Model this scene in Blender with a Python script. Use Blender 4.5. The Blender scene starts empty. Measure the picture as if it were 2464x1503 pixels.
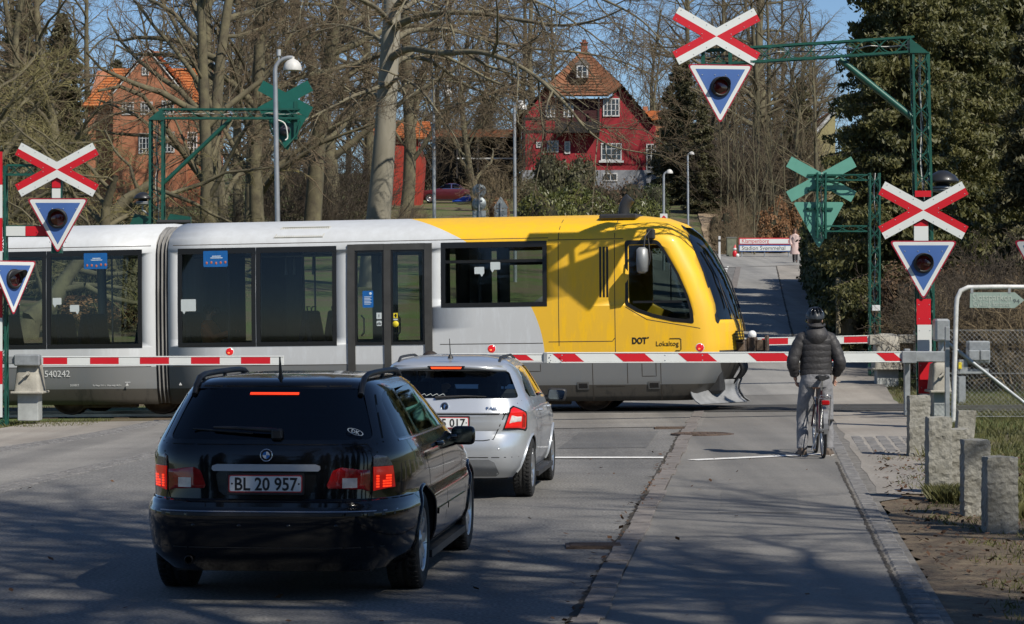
import bpy, math, random
import numpy as np
from mathutils import Vector, Matrix
from mathutils.bvhtree import BVHTree
S = bpy.context.scene
COL = S.collection
F, EYE, U0, V0 = 6500.0, 1.93, 1232.0, 725.0
R = math.radians
def P(u, v, d):
    return Vector(((u-U0)*d/F, d, EYE-(v-V0)*d/F))
def ss(a, b, t):
    t = min(1, max(0, (t-a)/(b-a))); return t*t*(3-2*t)
def lerp(a, b, t): return a+(b-a)*t
# ---------------------------------------------------------------- terrain heights
HR = [(-60,0),(50,0),(60,.42),(80,1.35),(100,2.25),(136,3.9),(150,4.6),(165,6.6),(180,8.6),(200,10.4),(260,15.0),(420,22),(900,30)]
HL = [(-60,0),(53,0),(76,1.1),(100,2.7),(125,4.4),(150,6.2),(200,9.4),(260,14.0),(420,22),(900,30)]
def pl(T, y):
    for (a, z0), (b, z1) in zip(T, T[1:]):
        if y <= b: return lerp(z0, z1, max(0, (y-a))/(b-a))
    return T[-1][1]
def xr(y): return 2.40+.0905*(y-16.12)         # right edge of the cycle path
def xk(y): return .355+.0915*(y-16.12)         # left edge of the kerb stones
def xl(y): return -5.17+.096*(y-27.3)          # left edge of the carriageway
def gz(x, y):
    c = .0143*max(-16, min(16, x))*ss(26, 42, y)
    if y > 50:
        w = ss(-6, 3, x-xk(y)+3)
        c = c*max(0, 1-(y-50)/40)+lerp(pl(HL, y), pl(HR, y), w)
    return c
# ---------------------------------------------------------------- materials
MATS = {}
def nd(nt, t, **k):
    n = nt.nodes.new(t)
    for a, b in k.items():
        if a in n.inputs: n.inputs[a].default_value = b
        else: setattr(n, a, b)
    return n
def M(name, col, rough=.6, metal=0., var=.12, scale=6., bump=0., bscale=40., coat=0., spec=None, emit=None, es=0., alpha=None, col2=None, det=4, stretch=None, world=False):
    if name in MATS: return MATS[name]
    m = bpy.data.materials.new(name); m.use_nodes = True
    nt = m.node_tree; b = nt.nodes['Principled BSDF']; L = nt.links.new
    b.inputs['Roughness'].default_value = rough; b.inputs['Metallic'].default_value = metal
    b.inputs['Coat Weight'].default_value = coat; b.inputs['Coat Roughness'].default_value = .04
    if spec is not None: b.inputs['Specular IOR Level'].default_value = spec
    tc = nd(nt, 'ShaderNodeTexCoord'); src = tc.outputs['Object']
    if world:
        g = nd(nt, 'ShaderNodeNewGeometry'); src = g.outputs['Position']
    if stretch:
        mp = nd(nt, 'ShaderNodeMapping'); mp.inputs['Scale'].default_value = stretch
        L(src, mp.inputs['Vector']); src = mp.outputs['Vector']
    c = tuple(col)+(1,)
    if var > 0:
        n = nd(nt, 'ShaderNodeTexNoise', Scale=scale, Detail=det, Roughness=.62)
        L(src, n.inputs['Vector'])
        r = nd(nt, 'ShaderNodeValToRGB')
        r.color_ramp.elements[0].position = .3; r.color_ramp.elements[1].position = .7
        a2 = col2 or tuple(min(1, x*(1+var)) for x in col)
        a1 = col if col2 else tuple(x*(1-var) for x in col)
        r.color_ramp.elements[0].color = tuple(a1)+(1,); r.color_ramp.elements[1].color = tuple(a2)+(1,)
        L(n.outputs['Fac'], r.inputs['Fac']); L(r.outputs['Color'], b.inputs['Base Color'])
    else: b.inputs['Base Color'].default_value = c
    if bump > 0:
        n2 = nd(nt, 'ShaderNodeTexNoise', Scale=bscale, Detail=3.)
        L(src, n2.inputs['Vector'])
        bp = nd(nt, 'ShaderNodeBump', Strength=bump, Distance=.02)
        L(n2.outputs['Fac'], bp.inputs['Height']); L(bp.outputs['Normal'], b.inputs['Normal'])
    if emit:
        b.inputs['Emission Color'].default_value = tuple(emit)+(1,); b.inputs['Emission Strength'].default_value = es
    MATS[name] = m; return m
def glass(name, tint=.35, rough=.02, col=(1, 1, 1)):
    if name in MATS: return MATS[name]
    m = bpy.data.materials.new(name); m.use_nodes = True
    nt = m.node_tree; nt.nodes.clear(); L = nt.links.new
    o = nd(nt, 'ShaderNodeOutputMaterial'); mx = nd(nt, 'ShaderNodeMixShader')
    t = nd(nt, 'ShaderNodeBsdfTransparent'); t.inputs['Color'].default_value = (tint*col[0], tint*col[1], tint*col[2], 1)
    g = nd(nt, 'ShaderNodeBsdfGlossy'); g.inputs['Roughness'].default_value = rough; g.inputs['Color'].default_value = (.95, .97, 1, 1)
    fr = nd(nt, 'ShaderNodeFresnel', IOR=1.5)
    L(fr.outputs[0], mx.inputs[0]); L(t.outputs[0], mx.inputs[1]); L(g.outputs[0], mx.inputs[2]); L(mx.outputs[0], o.inputs['Surface'])
    MATS[name] = m; return m
# ---------------------------------------------------------------- mesh builder
WM = {}
class MB:
    def __init__(s): s.v = []; s.f = []; s.m = []; s.s = []
    def add(s, vs, fs, m=0, sm=False):
        o = len(s.v); s.v.extend(Vector(v) for v in vs)
        for f in fs: s.f.append([i+o for i in f]); s.m.append(m); s.s.append(sm)
        return s
    def box(s, x0, x1, y0, y1, z0, z1, m=0, mat=None):
        vs = [Vector((x, y, z)) for x in (x0, x1) for y in (y0, y1) for z in (z0, z1)]
        if mat is not None: vs = [mat @ v for v in vs]
        return s.add(vs, [(0,1,3,2),(4,6,7,5),(0,4,5,1),(2,3,7,6),(0,2,6,4),(1,5,7,3)], m)
    def bbox(s, x0, x1, y0, y1, z0, z1, b=.01, m=0, mat=None):      # chamfered box
        X, Y, Z = (x0, x1), (y0, y1), (z0, z1); c = Vector(((x0+x1)/2, (y0+y1)/2, (z0+z1)/2)); ids = {}; vs = []
        for i in (0, 1):
            for j in (0, 1):
                for k in (0, 1):
                    p = Vector((X[i], Y[j], Z[k])); d = Vector((1-2*i, 1-2*j, 1-2*k))*b
                    for a in range(3):
                        q = p.copy()
                        for e in range(3):
                            if e != a: q[e] += d[e]
                        ids[(i, j, k, a)] = len(vs); vs.append(q)
        if mat is not None: vs = [mat @ v for v in vs]; c = mat @ c
        fs = []
        for a in range(3):
            e, g = [q for q in range(3) if q != a]
            for t in (0, 1):
                def K(p, q, ax):
                    l = [0, 0, 0]; l[a] = t; l[e] = p; l[g] = q; return ids[tuple(l)+(ax,)]
                fs.append([K(0,0,a), K(1,0,a), K(1,1,a), K(0,1,a)])
            for p in (0, 1):
                for q in (0, 1):
                    def K2(t, ax):
                        l = [0, 0, 0]; l[a] = t; l[e] = p; l[g] = q; return ids[tuple(l)+(ax,)]
                    fs.append([K2(0, e), K2(1, e), K2(1, g), K2(0, g)])
        for i in (0, 1):
            for j in (0, 1):
                for k in (0, 1): fs.append([ids[(i,j,k,a)] for a in range(3)])
        out = []
        for f in fs:
            ps = [vs[i] for i in f]; n = (ps[1]-ps[0]).cross(ps[2]-ps[0])
            mid = sum(ps, Vector())/len(ps)
            out.append(f if n.dot(mid-c) >= 0 else f[::-1])
        return s.add(vs, out, m)
    def tube(s, pts, r, n=8, m=0, cap=True, sm=True):
        pts = [Vector(p) for p in pts]; rs = r if isinstance(r, (list, tuple)) else [r]*len(pts)
        d0 = (pts[1]-pts[0]).normalized(); up = Vector((0,0,1)) if abs(d0.z) < .9 else Vector((1,0,0))
        a = d0.cross(up).normalized(); vs = []; fs = []
        for i, p in enumerate(pts):
            d = ((pts[min(i+1, len(pts)-1)]-p).normalized()+(p-pts[max(i-1, 0)]).normalized())
            d = d.normalized() if d.length > 1e-6 else d0
            a = (a-d*a.dot(d)).normalized(); b = d.cross(a)
            for k in range(n):
                t = 2*math.pi*k/n+math.pi/n; vs.append(p+(a*math.cos(t)+b*math.sin(t))*rs[i])
        for i in range(len(pts)-1):
            for k in range(n):
                k2 = (k+1) % n; fs.append([i*n+k, i*n+k2, (i+1)*n+k2, (i+1)*n+k])
        s.add(vs, fs, m, sm)
        if cap:
            s.add(vs[:n], [list(range(n))[::-1]], m); s.add(vs[-n:], [list(range(n))], m)
        return s
    def lathe(s, prof, n=20, c=(0,0,0), ax=None, m=0, sm=True):       # prof: (r, h) along axis
        ax = Vector(ax or (0,0,1)).normalized(); up = Vector((0,0,1)) if abs(ax.z) < .9 else Vector((1,0,0))
        a = ax.cross(up).normalized(); b = ax.cross(a); c = Vector(c); vs = []; fs = []
        for r, h in prof:
            for k in range(n):
                t = 2*math.pi*k/n; vs.append(c+ax*h+(a*math.cos(t)+b*math.sin(t))*r)
        for i in range(len(prof)-1):
            for k in range(n):
                k2 = (k+1) % n; fs.append([i*n+k, i*n+k2, (i+1)*n+k2, (i+1)*n+k])
        return s.add(vs, fs, m, sm)
    def prism(s, poly, o, a, b, d, m=0, mside=None):                  # polygon in plane (o; a, b), extruded by d
        o, a, b, d = Vector(o), Vector(a), Vector(b), Vector(d); n = len(poly)
        f0 = [o+a*p[0]+b*p[1] for p in poly]; f1 = [p+d for p in f0]
        ar = sum(poly[i][0]*poly[(i+1) % n][1]-poly[(i+1) % n][0]*poly[i][1] for i in range(n))
        fl = (ar > 0) == (a.cross(b).dot(d) > 0)
        A = list(range(n)); B = [i+n for i in A]
        fs = [A[::-1] if fl else A, B if fl else B[::-1]]
        s.add(f0+f1, fs, m)
        sd = [[i, (i+1) % n, (i+1) % n+n, i+n] for i in range(n)]
        return s.add(f0+f1, sd if fl else [q[::-1] for q in sd], m if mside is None else mside)
    def sphere(s, c, r, n=14, k=9, m=0):
        r = r if isinstance(r, (tuple, list)) else (r,)*3; c = Vector(c); vs = []; fs = []
        for i in range(k+1):
            th = math.pi*i/k
            for j in range(n):
                ph = 2*math.pi*j/n
                vs.append(c+Vector((r[0]*math.sin(th)*math.cos(ph), r[1]*math.sin(th)*math.sin(ph), r[2]*math.cos(th))))
        for i in range(k):
            for j in range(n):
                j2 = (j+1) % n; fs.append([i*n+j, (i+1)*n+j, (i+1)*n+j2, i*n+j2])
        return s.add(vs, fs, m, True)
    def loft(s, rings, closed=True, caps=True, m=0, sm=True):
        n = len(rings[0]); vs = [p for r in rings for p in r]; fs = []
        for i in range(len(rings)-1):
            for k in range(n if closed else n-1):
                k2 = (k+1) % n; fs.append([i*n+k, i*n+k2, (i+1)*n+k2, (i+1)*n+k])
        s.add(vs, fs, m, sm)
        if caps: s.add(rings[0], [list(range(n))[::-1]], m); s.add(rings[-1], [list(range(n))], m)
        return s
    def mesh(s, name, mats, M4=None):
        me = bpy.data.meshes.new(name)
        vs = s.v if M4 is None else [M4 @ v for v in s.v]
        me.from_pydata([tuple(v) for v in vs], [], s.f)
        mats = mats if isinstance(mats, (list, tuple)) else [mats]
        for x in mats: me.materials.append(x)
        me.polygons.foreach_set('material_index', s.m); me.polygons.foreach_set('use_smooth', s.s)
        me.validate(); me.update(); return me
    def pieces(s):
        key = {}; par = list(range(len(s.v)))
        def fd(i):
            while par[i] != i: par[i] = par[par[i]]; i = par[i]
            return i
        for i, v in enumerate(s.v):
            q = (round(v.x, 4), round(v.y, 4), round(v.z, 4))
            if q in key: par[fd(i)] = fd(key[q])
            else: key[q] = i
        for f in s.f:
            for i in f[1:]: par[fd(i)] = fd(f[0])
        gr = {}
        for f, m, sm in zip(s.f, s.m, s.s): gr.setdefault(fd(f[0]), []).append((f, m, sm))
        out = []
        for g in gr.values():
            mb = MB(); ids = {}
            for f, m, sm in g:
                for i in f:
                    if i not in ids: ids[i] = len(mb.v); mb.v.append(s.v[i])
                mb.f.append([ids[i] for i in f]); mb.m.append(m); mb.s.append(sm)
            out.append(mb)
        return out
    def build(s, name, mats, parent=None, world=False, split=False, **k):
        if split: return [q.build(name, mats, parent, world, **k) for q in s.pieces()]
        r = parent
        while r is not None and r.parent: r = r.parent
        M4 = WM[r.name].inverted() if (world and r is not None) else None
        o = bpy.data.objects.new(name, s.mesh(name, mats, M4)); COL.objects.link(o)
        if parent is not None: o.parent = parent
        for a, b in k.items(): o[a] = b
        return o
def tag(o, label, cat, group=None):
    o['label'] = label; o['category'] = cat
    if group: o['group'] = group
    return o
def thing(name, label, cat, loc=(0,0,0), rz=0., group=None, rot=None):
    o = bpy.data.objects.new(name, None); COL.objects.link(o); o.empty_display_size = .3
    e = rot or (0, 0, rz)
    o.location = loc; o.rotation_euler = e
    from mathutils import Euler
    WM[o.name] = Matrix.Translation(Vector(loc)) @ Euler(e).to_matrix().to_4x4()
    return tag(o, label, cat, group)
def npmesh(name, V, Q, mats, MI=None, smooth=False):
    V = np.ascontiguousarray(V, dtype=np.float32); Q = np.ascontiguousarray(Q, dtype=np.int32)
    me = bpy.data.meshes.new(name); k = Q.shape[1]
    me.vertices.add(len(V)); me.vertices.foreach_set('co', V.ravel())
    me.loops.add(Q.size); me.loops.foreach_set('vertex_index', Q.ravel())
    me.polygons.add(len(Q)); me.polygons.foreach_set('loop_start', np.arange(0, Q.size, k, dtype=np.int32))
    me.polygons.foreach_set('loop_total', np.full(len(Q), k, dtype=np.int32))
    for x in (mats if isinstance(mats, (list, tuple)) else [mats]): me.materials.append(x)
    if MI is not None: me.polygons.foreach_set('material_index', np.ascontiguousarray(MI, dtype=np.int32))
    if smooth: me.polygons.foreach_set('use_smooth', np.ones(len(Q), dtype=bool))
    me.update(calc_edges=True); return me
def link(name, me, parent=None, loc=None, rot=None, scale=None, **k):
    o = bpy.data.objects.new(name, me); COL.objects.link(o)
    if parent is not None: o.parent = parent
    if loc is not None: o.location = loc
    if rot is not None: o.rotation_euler = rot
    if scale is not None: o.scale = scale
    for a, b in k.items(): o[a] = b
    return o
def copytree(o, parent=None):
    c = o.copy(); COL.objects.link(c); c.parent = parent
    if o.name in WM: WM[c.name] = WM[o.name]
    for ch in list(o.children): copytree(ch, c)
    return c
def text_mesh(txt, size, mat4, ext=.002, space=1., bold=0., width=None, align='LEFT'):
    cu = bpy.data.curves.new('t', 'FONT'); cu.body = txt; cu.size = size; cu.extrude = ext; cu.space_character = space
    cu.offset = bold; cu.align_x = align; cu.resolution_u = 3
    ob = bpy.data.objects.new('t', cu); COL.objects.link(ob); bpy.context.view_layer.update()
    dg = bpy.context.evaluated_depsgraph_get(); me = bpy.data.meshes.new_from_object(ob.evaluated_get(dg))
    mb = MB(); vs = [v.co.copy() for v in me.vertices]
    if width:
        x0 = min(v.x for v in vs); x1 = max(v.x for v in vs); k = width/(x1-x0)
        for v in vs: v.x *= k
    mb.add([mat4 @ v for v in vs], [list(p.vertices) for p in me.polygons])
    bpy.data.objects.remove(ob); bpy.data.meshes.remove(me); bpy.data.curves.remove(cu)
    return mb
def frame(o, a, b):                                   # matrix whose x=a, y=b, z=a x b
    a, b = Vector(a).normalized(), Vector(b).normalized(); c = a.cross(b)
    m = Matrix((a, b, c)).transposed().to_4x4(); m.translation = Vector(o); return m
def roundpoly(pts, r, k=4):
    out = []; n = len(pts)
    for i in range(n):
        p = Vector(pts[i]); a = Vector(pts[i-1])-p; b = Vector(pts[(i+1) % n])-p
        rr = r[i] if isinstance(r, (list, tuple)) else r
        rr = min(rr, a.length*.49, b.length*.49)
        if rr < 1e-4: out.append(tuple(p)); continue
        a = p+a.normalized()*rr; b = p+b.normalized()*rr
        for j in range(k+1):
            t = j/k; q = a*(1-t)**2+p*2*t*(1-t)+b*t*t; out.append(tuple(q))
    return out
def smooth_curve(pts, k=6):
    pts = [Vector(p) for p in pts]; out = []
    for i in range(len(pts)-1):
        p0 = pts[max(i-1, 0)]; p1 = pts[i]; p2 = pts[i+1]; p3 = pts[min(i+2, len(pts)-1)]
        for j in range(k):
            t = j/k
            out.append(.5*((2*p1)+(p2-p0)*t+(2*p0-5*p1+4*p2-p3)*t*t+(3*p1-p0-3*p2+p3)*t**3))
    out.append(pts[-1]); return out
# ---- boolean carve (window openings, wheel arches)
def boolean(me, cutters):
    ob = bpy.data.objects.new('b', me); COL.objects.link(ob); tmp = []
    for i, c in enumerate(cutters):
        co = bpy.data.objects.new('c', c); COL.objects.link(co); tmp.append(co)
        md = ob.modifiers.new('x%d' % i, 'BOOLEAN'); md.operation = 'DIFFERENCE'; md.object = co; md.solver = 'EXACT'
    bpy.context.view_layer.update()
    dg = bpy.context.evaluated_depsgraph_get(); out = bpy.data.meshes.new_from_object(ob.evaluated_get(dg))
    for t in tmp+[ob]: bpy.data.objects.remove(t)
    out.validate(); return out
def bvh_of(mb): return BVHTree.FromPolygons([tuple(v) for v in mb.v], mb.f)
def panel(bvh, poly, O, A, D, off=.004, skirt=.012, nv=8, nu=10, m=0, mb=None, B=(0,0,1), far=None):
    """sheet laid on the body: polygon in (A, B) coordinates cast along D on the body"""
    O, A, B, D = Vector(O), Vector(A), Vector(B), Vector(D).normalized(); mb = mb or MB()
    vs_ = [p[1] for p in poly]; v0, v1 = min(vs_), max(vs_); rows = []; e = (v1-v0)*1e-3; n = len(poly)
    for i in range(nv+1):
        v = lerp(v0+e, v1-e, i/nv); xs = []
        for k in range(n):
            (a, c), (b, d) = poly[k], poly[(k+1) % n]
            if (c-v)*(d-v) < 0: xs.append(a+(b-a)*(v-c)/(d-c))
        if len(xs) < 2: continue
        u0, u1 = min(xs), max(xs); row = []
        for j in range(nu+1):
            o = O+A*lerp(u0, u1, j/nu)+B*v; h = bvh.ray_cast(o, D)
            row.append(h[0] if h[0] is not None else (row[-1] if row else None))
        last = None
        for j in range(nu, -1, -1):
            if row[j] is None: row[j] = last
            else: last = row[j]
        if row[0] is not None: rows.append(row)
    R_ = len(rows); W = nu+1
    top = [p-D*off for r in rows for p in r]; bot = [p+D*skirt for r in rows for p in r]
    flip = A.cross(B).dot(D) > 0
    fs = [[i*W+j, i*W+j+1, (i+1)*W+j+1, (i+1)*W+j] for i in range(R_-1) for j in range(nu)]
    ring = list(range(W))+[i*W+nu for i in range(1, R_)]+[(R_-1)*W+j for j in range(nu-1, -1, -1)]+[i*W for i in range(R_-2, 0, -1)]
    N = len(top); sd = [[ring[k], ring[k]+N, ring[(k+1) % len(ring)]+N, ring[(k+1) % len(ring)]] for k in range(len(ring))]
    if flip: fs = [f[::-1] for f in fs]; sd = [f[::-1] for f in sd]
    mb.add(top, fs, m, True); mb.add(top+bot, sd, m); return mb
def line_on(bvh, pts, O, A, D, w=.006, off=.0015, mb=None, B=(0,0,1), m=0, k=6):
    """thin dark joint following the body along a polyline given in (A, B) coordinates"""
    mb = mb or MB(); O, A, B, D = Vector(O), Vector(A), Vector(B), Vector(D).normalized(); q = []
    for (a, b), (c, d) in zip(pts, pts[1:]):
        n = max(2, int(math.hypot(c-a, d-b)/.06))
        for i in range(n): q.append((lerp(a, c, i/n), lerp(b, d, i/n)))
    q.append(pts[-1]); L = []
    for i, p in enumerate(q):
        t = Vector(q[min(i+1, len(q)-1)])-Vector(q[max(i-1, 0)]); t.normalize(); nn = Vector((-t.y, t.x))*w/2; pr = []
        for s_ in (-1, 1):
            a = Vector(p)+nn*s_; h = bvh.ray_cast(O+A*a.x+B*a.y, D)
            if h[0] is None: pr = None; break
            pr.append(h[0]-D*off)
        if pr: L.append(pr)
    vs = [x for p in L for x in p]
    fs = [[2*i, 2*i+1, 2*i+3, 2*i+2] for i in range(len(L)-1)]
    if A.cross(B).dot(D) < 0: fs = [f[::-1] for f in fs]
    return mb.add(vs, fs, m)
# ================================================================ camera, light, sky
cam = bpy.data.cameras.new('camera'); co = bpy.data.objects.new('camera', cam); COL.objects.link(co)
co.location = (0, 0, EYE); co.rotation_euler = (R(90), 0, 0)
cam.sensor_width = 36; cam.lens = 36*F/2464; cam.shift_y = -26.5/2464; cam.clip_start = .3; cam.clip_end = 5000
S.camera = co
SUN = Vector((.67, -.75, 1.0)).normalized()
el = math.asin(SUN.z); az = math.atan2(SUN.x, SUN.y)
w = bpy.data.worlds.new('World'); S.world = w; w.use_nodes = True
nt = w.node_tree; bg = nt.nodes['Background']
sk = nt.nodes.new('ShaderNodeTexSky'); sk.sky_type = 'NISHITA'; sk.sun_disc = False; sk.sun_elevation = el; sk.sun_rotation = az
sk.air_density = 1.0; sk.dust_density = .15; sk.ozone_density = 3.0; sk.altitude = 2200
tn = nd(nt, 'ShaderNodeMixRGB', blend_type='MULTIPLY'); tn.inputs[0].default_value = 1; tn.inputs[2].default_value = (.90, .98, 1.06, 1)
nt.links.new(sk.outputs[0], tn.inputs[1]); nt.links.new(tn.outputs[0], bg.inputs[0]); bg.inputs[1].default_value = .09
sl = bpy.data.lights.new('sun', 'SUN'); sl.energy = 5.0; sl.angle = R(.53); sl.color = (1, .94, .84)
so = bpy.data.objects.new('sun', sl); COL.objects.link(so); so.rotation_euler = SUN.to_track_quat('Z', 'Y').to_euler()
S.view_settings.view_transform = 'Standard'; S.view_settings.look = 'None'; S.view_settings.exposure = 0; S.view_settings.gamma = 1
S.cycles.max_bounces = 8; S.cycles.transparent_max_bounces = 24; S.cycles.use_denoising = True
S.cycles.caustics_reflective = False; S.cycles.caustics_refractive = False
# ================================================================ ground and roads
def asphalt(name, c1, c2, speck=.5, crack=True):
    m = bpy.data.materials.new(name); m.use_nodes = True; nt = m.node_tree; b = nt.nodes['Principled BSDF']; L = nt.links.new
    tc = nd(nt, 'ShaderNodeTexCoord'); src = tc.outputs['Object']
    big = nd(nt, 'ShaderNodeTexNoise', Scale=.55, Detail=6., Roughness=.65); L(src, big.inputs['Vector'])
    fine = nd(nt, 'ShaderNodeTexNoise', Scale=42., Detail=2.); L(src, fine.inputs['Vector'])
    vor = nd(nt, 'ShaderNodeTexVoronoi', Scale=70.); L(src, vor.inputs['Vector'])
    r = nd(nt, 'ShaderNodeValToRGB'); r.color_ramp.elements[0].position = .32; r.color_ramp.elements[1].position = .68
    r.color_ramp.elements[0].color = tuple(c1)+(1,); r.color_ramp.elements[1].color = tuple(c2)+(1,)
    L(big.outputs['Fac'], r.inputs['Fac'])
    r2 = nd(nt, 'ShaderNodeValToRGB'); r2.color_ramp.elements[0].position = .33; r2.color_ramp.elements[1].position = .7
    r2.color_ramp.elements[0].color = (1-speck,)*3+(1,); r2.color_ramp.elements[1].color = (1+speck,)*3+(1,)
    L(fine.outputs['Fac'], r2.inputs['Fac'])
    mu = nd(nt, 'ShaderNodeMixRGB', blend_type='MULTIPLY'); mu.inputs[0].default_value = 1
    L(r.outputs[0], mu.inputs[1]); L(r2.outputs[0], mu.inputs[2])
    r3 = nd(nt, 'ShaderNodeValToRGB'); r3.color_ramp.elements[0].position = .0; r3.color_ramp.elements[1].position = .25
    r3.color_ramp.elements[0].color = (1+speck*.9,)*3+(1,); r3.color_ramp.elements[1].color = (1, 1, 1, 1)
    L(vor.outputs['Distance'], r3.inputs['Fac'])
    mu2 = nd(nt, 'ShaderNodeMixRGB', blend_type='MULTIPLY'); mu2.inputs[0].default_value = 1
    L(mu.outputs[0], mu2.inputs[1]); L(r3.outputs[0], mu2.inputs[2]); L(mu2.outputs[0], b.inputs['Base Color'])
    if crack:        # wheel tracks polished along the lane, and old oil drips between them
        mp = nd(nt, 'ShaderNodeMapping'); mp.inputs['Rotation'].default_value = (0, 0, R(5.2)); mp.inputs['Scale'].default_value = (1, .03, 1); L(src, mp.inputs['Vector'])
        wv = nd(nt, 'ShaderNodeTexNoise', Scale=1.1, Detail=4., Roughness=.6); L(mp.outputs[0], wv.inputs['Vector'])
        r4 = nd(nt, 'ShaderNodeValToRGB'); r4.color_ramp.elements[0].position = .38; r4.color_ramp.elements[1].position = .62
        r4.color_ramp.elements[0].color = (.80,.80,.80,1); r4.color_ramp.elements[1].color = (1.12,1.11,1.09,1); L(wv.outputs['Fac'], r4.inputs['Fac'])
        mu3 = nd(nt, 'ShaderNodeMixRGB', blend_type='MULTIPLY'); mu3.inputs[0].default_value = 1
        L(mu2.outputs[0], mu3.inputs[1]); L(r4.outputs[0], mu3.inputs[2]); L(mu3.outputs[0], b.inputs['Base Color'])
    b.inputs['Roughness'].default_value = .85
    bp = nd(nt, 'ShaderNodeBump', Strength=.5, Distance=.01); L(fine.outputs['Fac'], bp.inputs['Height']); L(bp.outputs['Normal'], b.inputs['Normal'])
    return m
A_road = asphalt('asphalt_road', (.134, .131, .125), (.195, .190, .18), .46)
A_path = asphalt('asphalt_path', (.165, .159, .148), (.205, .197, .183), .15)
A_walk = asphalt('asphalt_walk', (.25, .225, .195), (.33, .305, .27), .15)
A_far = asphalt('asphalt_far', (.24, .235, .222), (.30, .292, .275), .15)
A_old = asphalt('asphalt_old', (.18, .172, .16), (.245, .235, .217), .22)
def strip(name, fl, fr, y0, y1, mat, h=.0, step=1.0, nx=2, wob=0., kind='structure', seed=1, parent=None):
    rnd = random.Random(seed); mb = MB(); n = max(2, int((y1-y0)/step)); rows = []
    for i in range(n+1):
        y = lerp(y0, y1, i/n); a, b = fl(y)+rnd.uniform(-wob, wob), fr(y)+rnd.uniform(-wob, wob)
        rows.append([Vector((lerp(a, b, j/nx), y, gz(lerp(a, b, j/nx), y)+h)) for j in range(nx+1)])
    W = nx+1
    mb.add([p for r in rows for p in r], [[i*W+j, i*W+j+1, (i+1)*W+j+1, (i+1)*W+j] for i in range(n) for j in range(nx)])
    o = mb.build(name, mat, parent)
    if kind: o['kind'] = kind
    return o
# the ground: one sheet to the horizon
def ground_mat():
    m = bpy.data.materials.new('ground_grass'); m.use_nodes = True; nt = m.node_tree; b = nt.nodes['Principled BSDF']; L = nt.links.new
    tc = nd(nt, 'ShaderNodeTexCoord'); src = tc.outputs['Object']
    n1 = nd(nt, 'ShaderNodeTexNoise', Scale=.35, Detail=7., Roughness=.7); L(src, n1.inputs['Vector'])
    n2 = nd(nt, 'ShaderNodeTexNoise', Scale=14., Detail=4., Roughness=.7); L(src, n2.inputs['Vector'])
    r = nd(nt, 'ShaderNodeValToRGB'); e = r.color_ramp.elements
    e[0].position = .40; e[0].color = (.13, .095, .06, 1); e[1].position = .58; e[1].color = (.085, .12, .028, 1)
    x = e.new(.48); x.color = (.11, .105, .045, 1)
    ad = nd(nt, 'ShaderNodeMixRGB', blend_type='OVERLAY'); ad.inputs[0].default_value = .8
    L(n1.outputs['Fac'], r.inputs['Fac']); L(r.outputs[0], ad.inputs[1]); L(n2.outputs['Fac'], ad.inputs[2])
    L(ad.outputs[0], b.inputs['Base Color']); b.inputs['Roughness'].default_value = .95
    bp = nd(nt, 'ShaderNodeBump', Strength=.8, Distance=.04); L(n2.outputs['Fac'], bp.inputs['Height']); L(bp.outputs['Normal'], b.inputs['Normal'])
    return m
G_mat = ground_mat()
ys = [-60, -30, -10, 0]+[2*i for i in range(1, 90)]+[190, 210, 235, 260, 300, 360, 450, 600, 900]
xs = [-600, -300, -150, -90, -60]+[-40+2*i for i in range(41)]+[60, 90, 150, 300, 600]
mb = MB(); W_ = len(xs)
mb.add([Vector((x, y, gz(x, y)-.05)) for y in ys for x in xs],
       [[i*W_+j, i*W_+j+1, (i+1)*W_+j+1, (i+1)*W_+j] for i in range(len(ys)-1) for j in range(W_-1)], 0, True)
mb.build('ground', G_mat)['kind'] = 'structure'
strip('road', xl, lambda y: xk(y)+.02, -30, 139, A_road, 0, 1, 6)
strip('cycle_path', lambda y: xk(y)+.165, lambda y: xr(y), -30, 139, A_path, .006, 1, 4)
# worn asphalt of the crossing itself and the paler old surface beyond it
strip('road_crossing', lambda y: xl(y)-1.5, lambda y: xk(y)+.25, 40.6, 51.5, A_old, .008, 1, 6, .02)
strip('footpath', lambda y: xr(y)+(.28 if y < 43 else .03), lambda y: xr(y)+(1.35 if y < 40 else 1.6), 27, 139, A_walk, .004, 1, 3, .03)
strip('cycle_path_left', lambda y: xl(y)-2.15-.4*ss(44, 28, y), lambda y: xl(y)-.28, -30, 46.6, A_old, .004, 1, 3)
strip('footpath_left', lambda y: xl(y)-4.6, lambda y: xl(y)-2.55-.4*ss(44, 28, y), 10, 45.4, A_walk, .004, 1, 3, .04)
strip('cycle_path_far', lambda y: xk(y)+.24, lambda y: xr(y), 51.5, 128, A_far, .010, 1, 4)
# T-junction at the top of the road
mb = MB(); q = []
for i in range(31):
    x = -22+i*1.3
    for y in (126+max(0, (x-9))*1.0, 138, 150): q.append(Vector((x, y, gz(x, y)+.014)))
mb.add(q, [[i*3+j, i*3+3+j, i*3+4+j, i*3+1+j] for i in range(30) for j in range(2)])
mb.build('road_junction', A_far)['kind'] = 'structure'
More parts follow.
